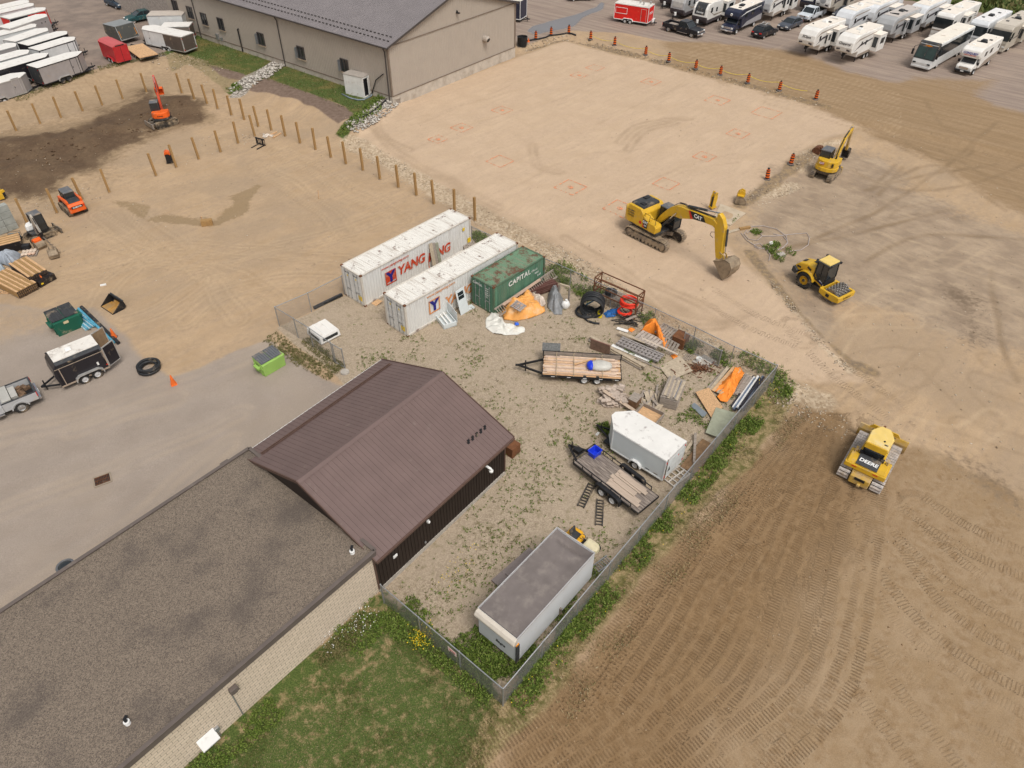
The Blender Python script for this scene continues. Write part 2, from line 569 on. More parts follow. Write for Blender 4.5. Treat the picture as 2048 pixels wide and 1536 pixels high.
 def sided(P):
  best=np.full(X.shape,1e9)
  sg=np.zeros(X.shape)
  for(ax,ay),(bx,by)in zip(P[:-1],P[1:]):
   L2=(bx-ax)**2+(by-ay)**2+1e-9
   t=np.clip(((X-ax)*(bx-ax)+(Y-ay)*(by-ay))/L2,0,1)
   dd=np.hypot(X-ax-t*(bx-ax),Y-ay-t*(by-ay))
   m=dd<best
   best=np.where(m,dd,best)
   sg=np.where(m,np.sign((bx-ax)*(Y-ay)-(by-ay)*(X-ax)),sg)
  return best,sg
 def marks(pts,w=.12,a=.5,off=(0,),z=0.0,tgt=None,wav=.15):
  nonlocal stk,lgt
  P=smooth(wp(pts,z),4)
  d,sg=sided(P)
  ds=d*sg+(vn(X,Y,4,3)-.5)*wav
  for o in off:
   m=np.clip(1.3-np.abs(ds-o)/w,0,1)*a*(.35+.9*vn(X,Y,1.7,9+o))
   if tgt=='l':
    lgt=np.maximum(lgt,m)
   else:
    stk=np.maximum(stk,m)
 tr=(-.9,.9)
 for pts in([(170,640),(240,560),(300,505),(400,490),(560,510),(690,520)],[(200,470),(290,500),(380,520),(520,505),(660,470),(760,440)],[(120,560),(200,545),(300,520),(450,540),(560,600)],[(260,420),(330,470),(420,560),(470,640)],[(300,520),(240,470),(200,430)],[(400,560),(330,610),(250,640)],[(520,330),(620,400),(700,470)],[(560,300),(690,380),(800,440)],[(370,640),(440,590),(560,560),(660,560)]):
  marks(pts,.15,.3,(-1.1,-.7,.3,.8),wav=.9)
  marks(pts,.14,.34,(-.9,-.5,.55,1.05),tgt='l',wav=.9)
 for pts in([(1990,250),(1880,340),(1760,420),(1620,480)],[(2048,330),(1940,370),(1800,380),(1700,340)],[(1850,210),(1880,260),(1938,290),(1935,310),(1880,320),(1840,300)],[(1760,370),(1860,330),(1920,360),(2010,420)],[(1740,380),(1790,330)],[(1755,390),(1805,335)],[(1880,300),(1950,340),(2048,400)],[(1730,380),(1850,350),(1990,330)],[(1790,290),(1840,315)],[(1810,285),(1862,312)],[(2005,350),(2035,378)],[(1560,500),(1700,470),(1900,420)],[(1730,520),(1850,470),(2048,480)],[(1980,540),(1990,600),(2000,680),(2030,760)]):
  marks(pts,.3,.95,(0,),wav=.3)
 for k in range(9):
  marks([(1560-k*2,120+k*10),(1750+k*4,178+k*11),(2048,250+k*13)],.18,.45,tr,.5,wav=.6)
  marks([(1380,84+k*5),(1560,118+k*7),(1800,190+k*9)],.2,.4,(0,),.5,'l',.6)
 for pts in([(760,200),(752,240),(770,275),(820,300)],[(1238,285),(1270,255),(1330,240),(1380,238)],[(1255,300),(1290,262),(1350,246)],[(1066,290),(1075,330),(1120,345)],[(745,250),(790,300),(900,360),(1000,410)],[(1130,470),(1250,540),(1340,620),(1440,640)],[(960,400),(1040,450),(1130,500),(1200,560),(1230,600)],[(860,340),(950,395),(1040,440)],[(1300,560),(1400,600),(1450,640),(1400,650)]):
  marks(pts,.3,.55,(-.35,.35),.3,wav=.25)
 for pts in([(880,350),(960,402),(1060,462),(1140,502),(1195,540),(1212,590)],[(1330,596),(1400,630),(1450,642),(1492,632)],[(1215,590),(1290,610),(1340,640)],[(900,372),(1000,430),(1100,490)]):
  marks(pts,.8,.55,(0,),.2,wav=.6)
 for k in range(26):
  x0,y0=rnd(780,1500),rnd(120,400)
  marks([(x0,y0),(x0+120,y0-rnd(30,60)),(x0+240,y0-rnd(60,110))],.18,.25,(0,),.3,'l' if k%2 else None,.5)
 for k in range(14):
  x0,y0=rnd(1620,2000),rnd(420,860)
  marks([(x0,y0),(x0+rnd(50,120),y0+rnd(-60,60)),(x0+rnd(140,260),y0+rnd(-90,120))],.2,.4,tr,0,'l' if k%3==0 else None,.5)
 for pts in([(0,880),(300,790),(560,690)],[(0,1030),(250,930),(480,830)],[(40,1200),(250,1060),(460,890)],[(150,860),(350,800)]):
  marks(pts,.3,.22,(-.5,.3,.9),0,'l',.8)
  marks(pts,.5,.1,(-1.6,1.9),0,None,.8)
 tu=np.zeros_like(X)
 tw=np.zeros_like(X)
 def cleat(pts,off,w=.56,a=1.0,z=0.0,wav=.1):
  nonlocal tu,tw
  P=smooth(wp(pts,z),5)
  d,u=line_d(P,X,Y)
  x0,y0=P[0]
  x1,y1=P[-1]
  best=np.full(X.shape,1e9)
  sg=np.zeros(X.shape)
  for(ax,ay),(bx,by)in zip(P[:-1],P[1:]):
   L2=(bx-ax)**2+(by-ay)**2
   t=np.clip(((X-ax)*(bx-ax)+(Y-ay)*(by-ay))/L2,0,1)
   dd=np.hypot(X-ax-t*(bx-ax),Y-ay-t*(by-ay))
   m=dd<best
   best=np.where(m,dd,best)
   sg=np.where(m,np.sign((bx-ax)*(Y-ay)-(by-ay)*(X-ax)),sg)
  ds=d*sg+(vn(X,Y,3,4)-.5)*wav
  for o in off:
   m=np.clip((w/2-np.abs(ds-o))/.12+.5,0,1)*a
   q=np.clip(.15+1.5*vn(X,Y,2.2,20+o),0,1)
   m=m*q
   over=m>tw*.8
   tu=np.where(over,u+o*.37,tu)
   tw=np.where(over,m,tw)
 g=(-.95,.95)
 for k in range(13):
  q=k/12
  cleat([(1010+560*q-230,1640),(1150+520*q-30,1390),(1330+380*q,1130),(1500+235*q,960),(1620+110*q,850)],g,.6,.55+.45*((k*7)%5)/5)
 for pts,a in(([(1720,985),(1760,1080),(1830,1190),(1960,1300),(2300,1480)],.5),([(1745,985),(1880,1120),(2048,1230),(2300,1330)],.45),([(1830,1010),(1940,1080),(2100,1150),(2300,1230)],.6),([(1640,1020),(1650,1150),(1700,1300),(1850,1500),(2000,1700)],.35),([(1700,1000),(1690,1120),(1760,1250),(1900,1370),(2200,1560)],.35),([(1590,650),(1680,740),(1800,830)],.5),([(1600,680),(1500,640),(1420,590)],.5)):
  cleat(pts,g,.6,a)
 sheep=zone([(1480,960),(1540,960),(1400,1130),(1290,1260),(1180,1420),(1110,1420),(1250,1240)],0,1.2,.5)
 faces=np.arange(ny*nx).reshape(ny,nx)
 q=np.stack([faces[:-1,:-1],faces[:-1,1:],faces[1:,1:],faces[1:,:-1]],-1).reshape(-1,4)
 Z=Z+(vn(X,Y,1.3,30)-.5)*.05+(vn(X,Y,.5,31)-.5)*.03*(1-asph)*(1-rv)+rock*(vn(X,Y,.45,33)-.4)*.16+(edge+bank*.6+dark*.8)*(vn(X,Y,.7,34)-.5)*.22
 jump=np.zeros_like(X)
 for ax in(0,1):
  g=np.abs(np.diff(tu,axis=ax))>.75
  if ax==0:
   jump[:-1]+=g
   jump[1:]+=g
  else:
   jump[:,:-1]+=g
   jump[:,1:]+=g
 tw=np.where(jump>0,0,tw)
 co=np.stack([X,Y,Z],-1).reshape(-1,3)
 zs=[('sand_lot',np.full_like(X,.3)),('asphalt_lot',asph),('gravel_yard',yard),('lawn',lawn*1.2),('grass_verge',strip*.95),('soil_field',field*.9),('parking_lot',rv),('dirt_road',road*.93),('building_pad',pad*.9),('trailer_lot',tl),('grass_bank',(up-mead)*1.1),('meadow',mead*1.2),('soil_bank',np.maximum(bank*.6,dark*.9))]
 dom=np.argmax(np.stack([z for _,z in zs]),0)[:-1,:-1].reshape(-1)
 at=dict(zA=(asph,yard,lawn,soil),zB=(road,rv,np.clip(dark*.8+dark2*.8,0,1),pad),zC=(stk,lgt,damp,puddle),zD=(rock,strip,mulch,up),zE=(field,grey,tl,np.clip(wets,0,1)),zF=(tu,tw,sheep,edge),zG=(rip,bank,dust,big))
 at={k:np.stack([a.reshape(-1)for a in v],-1).astype(np.float32)for k,v in at.items()}
 M=ground_mat()
 for i,(nm,_)in enumerate(zs):
  fs=q[dom==i]
  if not len(fs):
   continue
  ids,inv=np.unique(fs,return_inverse=True)
  me=bpy.data.meshes.new(nm)
  me.vertices.add(len(ids))
  me.vertices.foreach_set('co',co[ids].astype(np.float32).reshape(-1))
  nf=len(fs)
  me.loops.add(nf*4)
  me.loops.foreach_set('vertex_index',inv.reshape(-1).astype(np.int32))
  me.polygons.add(nf)
  me.polygons.foreach_set('loop_start',np.arange(nf,dtype=np.int32)*4)
  me.polygons.foreach_set('use_smooth',np.ones(nf,bool))
  me.update(calc_edges=True)
  for k,a in at.items():
   me.attributes.new(k,'FLOAT_COLOR','POINT').data.foreach_set('color',a[ids].reshape(-1))
  me.materials.append(M)
  o=struct(bpy.data.objects.new(nm,me))
  COL.objects.link(o)
 far=MB()
 far.sheet(lambda a,b:((a-.5)*1600,-500+b*1600,-.35),20,20)
 o=struct(far.build('ground',mat('far_field',(.1,.12,.045),.95,0,.3,.05,(.2,.16,.09),.5,.02)))
def ground_mat():
 m,nt,b,oc=new_mat('ground')
 S={}
 for k in 'ABCDEFG':
  a=nt.nodes.new('ShaderNodeAttribute')
  a.attribute_name='z'+k
  sp=nt.nodes.new('ShaderNodeSeparateColor')
  nt.links.new(a.outputs['Color'],sp.inputs[0])
  for i,ch in enumerate('rgb'):
   S[k+ch]=sp.outputs[i]
  S[k+'a']=a.outputs['Alpha']
 n_f=noise(nt,oc,14,6,.7)
 n_m=noise(nt,oc,2.2,6,.65)
 n_l=noise(nt,oc,.35,5,.6)
 n_x=noise(nt,oc,.11,4,.55)
 st=noise(nt,smear(nt,oc,R(48),6,.6),1.0,6,.65)
 st2=noise(nt,smear(nt,oc,pyaw((1400,95),(1950,222)),9,.55),1.0,6,.65)
 brk=mth(nt,'SUBTRACT',n_m,.5)
 def fac(s,k=.5,lo=.3,hi=.7):
  return ramp(nt,mth(nt,'MULTIPLY_ADD',brk,k,s),lo,hi)
 v=lambda f,a,b_:mixc(nt,ramp(nt,f,.32,.68),a,b_)
 sand=mixc(nt,ramp(nt,st,.35,.65),v(n_l,(0.385,0.267,0.158),(0.466,0.331,0.205)),v(n_m,(0.439,0.312,0.196),(0.358,0.258,0.168)))
 sand=mixc(nt,mth(nt,'MULTIPLY',ramp(nt,n_x,.45,.62),.5),sand,(0.322,0.240,0.163))
 c=sand
 padc=mixc(nt,ramp(nt,st,.35,.65),v(n_l,(0.477,0.348,0.233),(0.534,0.395,0.271)),v(n_m,(0.506,0.371,0.257),(0.458,0.338,0.233)))
 c=mixc(nt,fac(S['Ba'],.3),c,padc)
 greyc=v(n_l,(.27,.2,.14),(.39,.295,.205))
 greyc=mixc(nt,mth(nt,'MULTIPLY',ramp(nt,n_m,.5,.7),.5),greyc,(.25,.2,.155))
 st3=noise(nt,smear(nt,oc,R(-38),2.6,.8),1.0,6,.65)
 greyc=mixc(nt,mth(nt,'MULTIPLY',ramp(nt,st3,.48,.68),.38),greyc,(.185,.14,.1))
 greyc=mixc(nt,mth(nt,'MULTIPLY',ramp(nt,st3,.46,.3),.6),greyc,(.45,.345,.23))
 c=mixc(nt,mth(nt,'MULTIPLY',fac(S['Eg'],1.2,.25,.95),.9),c,greyc)
 fld=mixc(nt,ramp(nt,st,.3,.7),v(n_l,(0.287,0.193,0.105),(0.343,0.244,0.149)),v(n_m,(0.239,0.152,0.078),(0.335,0.241,0.149)))
 c=mixc(nt,fac(S['Er'],.6),c,fld)
 sl=mixc(nt,ramp(nt,n_m,.3,.7),(0.185,0.110,0.050),v(n_l,(0.266,0.170,0.086),(0.229,0.144,0.072)))
 c=mixc(nt,mth(nt,'MULTIPLY',fac(S['Aa'],.9,.2,.9),.85),c,sl)
 rd=mixc(nt,ramp(nt,st2,.3,.7),(0.258,0.170,0.090),v(n_m,(0.331,0.230,0.133),(0.294,0.198,0.114)))
 asp=mixc(nt,ramp(nt,n_l,.3,.7),(.295,.243,.2),v(n_f,(.30,.248,.205),(.365,.302,.25)))
 asp=mixc(nt,mth(nt,'MULTIPLY',ramp(nt,n_x,.45,.65),.6),asp,(.345,.28,.22))
 rvc=mixc(nt,ramp(nt,st2,.35,.65),(.25,.19,.155),v(n_l,(.31,.245,.2),(.35,.275,.215)))
 c=mixc(nt,fac(S['Bg'],.3),c,rvc)
 c=mixc(nt,mth(nt,'MULTIPLY',fac(S['Br'],.6,.2,.8),.95),c,rd)
 c=mixc(nt,fac(S['Ar'],.3),c,asp)
 tlc=mixc(nt,ramp(nt,n_l,.3,.7),(.19,.15,.125),(.29,.225,.18))
 c=mixc(nt,fac(S['Eb'],.3),c,tlc)
 vo=nt.nodes.new('ShaderNodeTexVoronoi')
 vo.inputs['Scale'].default_value=15
 nt.links.new(oc,vo.inputs['Vector'])
 hv=nt.nodes.new('ShaderNodeSeparateColor')
 nt.links.new(vo.outputs['Color'],hv.inputs[0])
 peb=hv.outputs[0]
 gv=mixc(nt,ramp(nt,peb,.1,.9),(0.294,0.230,0.164),(0.427,0.343,0.249))
 gv=mixc(nt,ramp(nt,n_l,.35,.75),gv,mixc(nt,ramp(nt,n_f,.3,.7),(0.342,0.268,0.193),(0.427,0.343,0.254)))
 gv=mixc(nt,mth(nt,'MULTIPLY',ramp(nt,n_m,.52,.68),.5),gv,(0.162,0.141,0.061))
 c=mixc(nt,fac(S['Ag'],.3),c,gv)
 dry=mixc(nt,ramp(nt,n_f,.3,.7),(.20,.14,.06),(.38,.29,.16))
 grn=mixc(nt,ramp(nt,n_f,.3,.7),(0.038,0.064,0.014),(0.108,0.139,0.034))
 lw=mixc(nt,ramp(nt,mth(nt,'MULTIPLY_ADD',n_l,.5,n_m),.72,.95),grn,dry)
 c=mixc(nt,fac(S['Ab'],.5),c,lw)
 c=mixc(nt,fac(S['Da'],.5),c,mixc(nt,ramp(nt,n_l,.45,.75),grn,(.19,.145,.05)))
 c=mixc(nt,fac(S['Dg'],.8),c,mixc(nt,ramp(nt,n_m,.38,.6),(.12,.11,.035),dry))
 bk=mixc(nt,ramp(nt,n_m,.3,.7),(.27,.19,.115),(.40,.29,.18))
 c=mixc(nt,mth(nt,'MULTIPLY',fac(S['Gg'],.9),.7),c,bk)
 c=mixc(nt,fac(S['Db'],.4),c,mixc(nt,ramp(nt,n_m,.3,.7),(.14,.095,.07),(.21,.15,.115)))
 dk=mixc(nt,ramp(nt,n_l,.35,.65),mixc(nt,ramp(nt,n_m,.3,.7),(.07,.042,.024),(.12,.076,.045)),mixc(nt,ramp(nt,n_m,.3,.7),(.10,.064,.037),(.155,.102,.06)))
 c=mixc(nt,mth(nt,'MULTIPLY',fac(S['Bb'],.8,.08,.5),.85),c,mixc(nt,ramp(nt,st,.3,.7),(.21,.145,.085),(.31,.22,.13)))
 c=mixc(nt,fac(S['Bb'],1.1,.45,1.0),c,dk)
 c=mixc(nt,mth(nt,'MULTIPLY',fac(S['Cb'],1.5,.35,.75),.75),c,(.25,.175,.095))
 c=mixc(nt,mth(nt,'MULTIPLY',fac(S['Ea'],1.4,.3,.9),.75),c,(.15,.105,.068))
 v2=nt.nodes.new('ShaderNodeTexVoronoi')
 v2.inputs['Scale'].default_value=6
 nt.links.new(oc,v2.inputs['Vector'])
 h2=nt.nodes.new('ShaderNodeSeparateColor')
 nt.links.new(v2.outputs['Color'],h2.inputs[0])
 rk=mixc(nt,h2.outputs[1],(.30,.22,.14),(.58,.47,.34))
 c=mixc(nt,mth(nt,'MULTIPLY',fac(S['Dr'],.7),.75),c,rk)
 c=mixc(nt,fac(S['Gr'],.4),c,mixc(nt,h2.outputs[1],(.17,.14,.11),(.5,.45,.39)))
 c=mixc(nt,mth(nt,'MULTIPLY',fac(S['Fa'],.8),.75),c,mixc(nt,ramp(nt,n_m,.35,.65),(.13,.1,.075),(.3,.21,.11)))
 c=mixc(nt,mth(nt,'MULTIPLY',S['Cr'],.55),c,(.2,.135,.075))
 c=mixc(nt,mth(nt,'MULTIPLY',S['Cg'],.5),c,(.60,.45,.29))
 sn=mth(nt,'SINE',mth(nt,'MULTIPLY_ADD',S['Fr'],2*PI/.18,mth(nt,'MULTIPLY',n_m,1.6)))
 cl=mth(nt,'MULTIPLY',ramp(nt,sn,.05,.7),mth(nt,'MULTIPLY',mth(nt,'MULTIPLY',S['Fg'],ramp(nt,n_l,.24,.5)),ramp(nt,n_f,.25,.6)))
 c=mixc(nt,mth(nt,'MULTIPLY',cl,.5),c,(.18,.105,.05))
 v3=nt.nodes.new('ShaderNodeTexVoronoi')
 v3.inputs['Scale'].default_value=4.2
 v3.inputs['Randomness'].default_value=.35
 nt.links.new(scalev(nt,oc,(1,1,0),R(38)),v3.inputs['Vector'])
 sh=mth(nt,'MULTIPLY',mth(nt,'SUBTRACT',1,ramp(nt,v3.outputs['Distance'],.15,.4)),S['Fb'])
 c=mixc(nt,mth(nt,'MULTIPLY',sh,.8),c,(.19,.115,.055))
 c=mixc(nt,.5,c,mixc(nt,ramp(nt,noise(nt,oc,26,3,.8),.3,.7),(.36,.36,.36),(.64,.64,.64)),'OVERLAY')
 pud=fac(S['Ca'],.3)
 c=mixc(nt,pud,c,(.17,.16,.16))
 nt.links.new(c,b.inputs['Base Color'])
 r=mth(nt,'MULTIPLY_ADD',pud,-.75,.92)
 nt.links.new(r,b.inputs['Roughness'])
 b.inputs['Specular IOR Level'].default_value=.25
 hh=mth(nt,'ADD',mth(nt,'MULTIPLY',n_f,.35),mth(nt,'MULTIPLY',n_m,.9))
 hh=mth(nt,'SUBTRACT',hh,mth(nt,'MULTIPLY',cl,1.1))
 hh=mth(nt,'SUBTRACT',hh,mth(nt,'MULTIPLY',sh,1.2))
 hh=mth(nt,'MULTIPLY_ADD',S['Cr'],-.5,hh)
 hh=mth(nt,'MULTIPLY',hh,mth(nt,'SUBTRACT',1,pud))
 bn=nt.nodes.new('ShaderNodeBump')
 bn.inputs['Strength'].default_value=.8
 bn.inputs['Distance'].default_value=.06
 nt.links.new(hh,bn.inputs['Height'])
 nt.links.new(bn.outputs[0],b.inputs['Normal'])
 return m
ground()
def onwall(o,yaw,px,y=0.0):
 """pixel -> (along, up) on the vertical plane through o with heading yaw, shifted y to its left"""
 C=Vector((0,0,HC))
 d=Vector(ray(*px))
 n=Vector((-math.sin(yaw),math.cos(yaw),0))
 q=Vector((o[0],o[1],0))+n*y
 t=(q-C).dot(n)/d.dot(n)
 p=C+d*t
 return(p.x-q.x)*math.cos(yaw)+(p.y-q.y)*math.sin(yaw),p.z
def block_mat():
 m,nt,b,oc=new_mat('split_face_block')
 sx=nt.nodes.new('ShaderNodeSeparateXYZ')
 nt.links.new(oc,sx.inputs[0])
 cb=nt.nodes.new('ShaderNodeCombineXYZ')
 nt.links.new(mth(nt,'ADD',sx.outputs[0],sx.outputs[1]),cb.inputs[0])
 nt.links.new(sx.outputs[2],cb.inputs[1])
 br=nt.nodes.new('ShaderNodeTexBrick')
 br.inputs['Scale'].default_value=1
 br.inputs['Brick Width'].default_value=.4
 br.inputs['Row Height'].default_value=.2
 br.inputs['Mortar Size'].default_value=.011
 br.inputs['Color1'].default_value=(.70,.58,.45,1)
 br.inputs['Color2'].default_value=(.62,.51,.39,1)
 br.inputs['Mortar'].default_value=(.29,.23,.175,1)
 nt.links.new(cb.outputs[0],br.inputs['Vector'])
 c=mixc(nt,.35,br.outputs['Color'],mixc(nt,noise(nt,oc,18,5,.7),(.3,.3,.3),(.7,.7,.7)),'OVERLAY')
 nt.links.new(c,b.inputs['Base Color'])
 b.inputs['Roughness'].default_value=.9
 bn=nt.nodes.new('ShaderNodeBump')
 bn.inputs['Distance'].default_value=.02
 bn.inputs['Strength'].default_value=.7
 nt.links.new(mth(nt,'SUBTRACT',noise(nt,oc,22,4),br.outputs['Fac']),bn.inputs['Height'])
 nt.links.new(bn.outputs[0],b.inputs['Normal'])
 return m
def roofgravel_mat():
 m,nt,b,oc=new_mat('roof_gravel')
 n1=noise(nt,oc,24,4,.8)
 n2=noise(nt,oc,.33,4,.55)
 vo=nt.nodes.new('ShaderNodeTexVoronoi')
 vo.inputs['Scale'].default_value=30
 nt.links.new(oc,vo.inputs['Vector'])
 sp=nt.nodes.new('ShaderNodeSeparateColor')
 nt.links.new(vo.outputs['Color'],sp.inputs[0])
 c=mixc(nt,sp.outputs[0],(.09,.07,.054),(.25,.198,.15))
 c=mixc(nt,mth(nt,'MULTIPLY',ramp(nt,n2,.47,.70),.62),c,(.075,.06,.052))
 c=mixc(nt,.45,c,mixc(nt,ramp(nt,n1,.3,.7),(.3,.3,.3),(.7,.7,.7)),'OVERLAY')
 nt.links.new(c,b.inputs['Base Color'])
 b.inputs['Roughness'].default_value=.95
 bn=nt.nodes.new('ShaderNodeBump')
 bn.inputs['Distance'].default_value=.012
 nt.links.new(n1,bn.inputs['Height'])
 nt.links.new(bn.outputs[0],b.inputs['Normal'])
 return m
BROWNROOF=mat('brown_metal_roof',(.155,.106,.096),.45,0,.06,.8,(.22,.17,.145),.06,spec=.28)
DARKSIDING=mat('dark_brown_siding',(.02,.013,.011),.5,0,.1,2,(.05,.035,.03),.06,spec=.3)
BROWNTRIM=mat('brown_trim',(.11,.065,.05),.5,0,.08,3)
FASCIA=mat('fascia_metal',(.13,.105,.092),.5,0,.08,2,(.2,.17,.14),.15)
SIDING=mat('beige_siding',(.41,.355,.30),.5,0,.03,.5,(.44,.37,.29),.1)
GREYROOF=mat('grey_metal_roof',(.20,.178,.178),.45,0,.05,.5,(.25,.22,.21),.15)
FOUND=mat('poured_concrete',(.5,.44,.37),.9,0,.1,1.2,(.36,.30,.24),.35,.9)
DKTRIM=mat('dark_trim',(.07,.06,.056),.45,0,.1,3)
SANDST=mat('buff_frame',(.42,.32,.23),.7,0,.05,3)
def ribbed(mb,p,q,up,n,w,d,m=0,off=0.0):
 """ribs from the line p-q along vector up, standing out along n"""
 p,q,up,n=Vector(p),Vector(q),Vector(up),Vector(n).normalized()
 L=(q-p).length
 e=(q-p).normalized()
 k=max(1,int(L/w))
 for i in range(k+1):
  a=p+e*min(L,(i+.0)*L/k)
  b=a+up
  hw=d*.9
  vs=[a-e*hw,a-e*hw*.5+n*d,a+e*hw*.5+n*d,a+e*hw,b-e*hw,b-e*hw*.5+n*d,b+e*hw*.5+n*d,b+e*hw]
  mb.add(vs,[(0,1,5,4),(1,2,6,5),(2,3,7,6),(0,3,2,1),(4,5,6,7)],m)
def barn():
 he,hr,L,W,ry=3.3,5.3,10.95,11.1,5.5
 a,b=PZ(751.9,1123.4,he),PZ(1026,875,he)
 yw=yaw_of(a,b)
 t=T('shed_building','dark shed with a brown ribbed metal gable roof, joined to the flat gravel-roofed building','building',(a.x,a.y,0),yw)
 x0,x1,y0,y1=.12,L-.35,.4,W-.4
 w=MB()
 w.prism([(y0,.25),(y1,.25),(y1,he-.05),(ry,hr-.12),(y0,he-.05)],x0,x1,'x')
 ribbed(w,(x0,y0,.25),(x1,y0,.25),(0,0,he-.4),(0,-1,0),.23,.025)
 ribbed(w,(x1,y0,.25),(x1,y1,.25),(0,0,he-.4),(1,0,0),.23,.025)
 ribbed(w,(x0,y1,.25),(x1,y1,.25),(0,0,he-.4),(0,1,0),.23,.025)
 w.build('wall',DARKSIDING,t)
 MB().box(((x0+x1)/2,(y0+y1)/2,.1),(x1-x0+.06,y1-y0+.1,.36)).build('foundation',CONC,t)
 r=MB()
 for sy,ya,yb in((1,0,ry),(-1,W,ry)):
  e0,e1,g0,g1=Vector((0,ya,he)),Vector((L,ya,he)),Vector((0,yb,hr)),Vector((L,yb,hr))
  dn=Vector((0,0,-.07))
  r.add([e0,e1,g1,g0,e0+dn,e1+dn,g1+dn,g0+dn],[(0,1,2,3),(7,6,5,4),(0,4,5,1),(1,5,6,2),(3,2,6,7),(0,3,7,4)])
  up=g0-e0
  nn=Vector((0,-(hr-he)*sy,abs(yb-ya)))
  ribbed(r,e0,e1,up,nn,.3,.022)
 ro=r.build('roof',BROWNROOF,t)
 MB().prism([(ry-.22,hr-.04),(ry,hr+.05),(ry+.22,hr-.04)],-.03,L+.03,'x').build('ridge_cap',BROWNROOF,ro)
 sb=MB()
 yq=W-1.15
 zq=he+(hr-he)*(W-yq)/(W-ry)
 sb.beam((.7,yq,zq+.07),(L-.3,yq,zq+.07),.05,.06)
 sb.beam((.7,yq-.14,zq+.1),(L-.3,yq-.14,zq+.1),.05,.05)
 for i in range(22):
  sb.box((.7+i*.47,yq-.05,zq+.05),(.05,.2,.06))
 sb.build('snow_rail',BROWNTRIM,ro)
 sg=MB()
 for i in range(5):
  x=L-2.45+i*.36
  for dy in(0,.1):
   sg.prism([(1.32+dy,he+.45+dy*.36),(1.42+dy,he+.62+dy*.36),(1.5+dy,he+.5+dy*.36)],x+dy,x+dy+.16,'x')
 sg.build('snow_guard',BLACK,ro)
 f=MB().box((L/2,-.05,he-.09),(L+.02,.1,.16)).box((L/2,.2,he-.16),(L-.1,.34,.03))
 f.build('gutter',BROWNTRIM,t,.01)
 MB().box((L/2,W+.03,he-.07),(L,.05,.1)).build('rear_gutter',WHITE,t,.01)
 for x in(-.02,L+.02):
  MB().beam((x,-.02,he-.04),(x,ry,hr-.04),.05,.2).beam((x,ry,hr-.04),(x,W,he-.04),.05,.2).build('rake_trim',BROWNTRIM,t)
 for x,y in((x0,y0),(x1,y0),(x1,y1)):
  MB().box((x,y,1.7),(.09,.09,2.9)).build('corner_trim',BROWNTRIM,t)
 x,z=onwall(a,yw,(965,945),.4)
 v=MB().tube([(x,y0,2.75),(x,y0-.5,2.78),(x+.03,y0-.62,2.72),(x+.03,y0-.64,2.55)],.075,10)
 v.cyl((x+.03,y0-.64,2.62),(x+.03,y0-.64,2.5),.12,.13)
 v.build('vent_pipe',WHITE,t,smooth=True)
 for px in((855,1042),):
  x,z=onwall(a,yw,px,.4)
  MB().ball((x,y0-.1,z),.09).box((x,y0-.03,z),(.16,.06,.16)).build('wall_lamp',WHITE,t)
 x,z=onwall(a,yw,(789,1111),.4)
 MB().box((x,y0-.06,z),(.28,.05,.2)).box((x,y0-.09,z),(.2,.02,.13)).build('notice_plate',WHITE,t,.01)
 x,z=onwall(a,yw,(853,1108),.4)
 MB().box((x,y0-.05,.6),(.1,.06,.14)).build('socket_box',GALV,t)
 return a,yw
def flat_building():
 h=3.65
 a,b,c=PZ(750,1103,h),PZ(250,1530,h),PZ(500,897,h)
 yw=yaw_of(b,a)
 d=Vector((math.cos(yw),math.sin(yw)))
 n=Vector((-d.y,d.x))
 W=(c-a).xy.dot(n)
 L=34.0
 t=T('flat_roofed_building','long pale block building with a flat gravel roof and dark fascia','building',(a.x,a.y,0),yw)
 B=block_mat()
 w=MB().box((-L/2,W/2,h/2-.1),(L-.25,W-.3,h+.1))
 w.build('wall',B,t)
 MB().box((-L/2,W/2,h-.08),(L-.1,W-.1,.16)).build('roof',roofgravel_mat(),t)
 f=MB()
 e=.12
 for(x0,y0,x1,y1)in((-L,0,0,0),(-L,W,0,W),(0,0,0,W)):
  f.beam((x0,y0,h-.12),(x1,y1,h-.12),.1,.42)
  f.beam((x0,y0,h+.1),(x1,y1,h+.1),.2,.05)
 f.build('fascia',FASCIA,t,.008)
 for px in((705,1106),(256,1447)):
  x,_=onwall(a,yw,px)
  p=PZ(px[0],px[1],h)
  q=p.xy-a.xy
  lx,ly=q.dot(d),q.dot(n)
  v=MB().cyl((0,0,0),(0,0,.18),.12,.1,14).cyl((0,0,.16),(0,0,.2),.13,.13,14)
  o=v.build('roof_vent',WHITE,t,smooth=False,loc=(lx,ly,h))
  MB().cyl((0,0,.24),(0,0,.4),.07,.06,10).box((.05,.02,.43),(.2,.12,.05),rz=.6).build('vent_cap',BLACK,o)
 x,z=onwall(a,yw,(463,1374),.15)
 sc=MB().box((x,-.02,z),(.42,.24,.3),top=.9).box((x,-.02,z-.2),(.2,.16,.12))
 sc.build('scupper',FASCIA,t,.02)
 MB().cyl((x-.15,.1,z-.2),(x-.15,.1,0),.028,n=8).build('conduit',GALV,t)
 x,z=onwall(a,yw,(413,1476),.15)
 hd=MB().prism([(.15,z-.38),(-.18,z-.3),(-.2,z-.2),(.15,z+.35)],x-.42,x+.42,'x')
 hd.build('vent_hood',WHITE,t,.02)
 x,z=onwall(a,yw,(445,1476),.15)
 m=MB().box((x,.08,.75),(.22,.14,.3)).cyl((x,.1,.6),(x,.1,0),.03,n=8)
 m.build('meter_box',GALV,t,.01)
 x,z=onwall(a,yw,(450,922),W)
 MB().box((x,W+.14,h-.1),(.5,.26,.3)).build('rear_scupper',FASCIA,t,.015)
 return a,yw,W
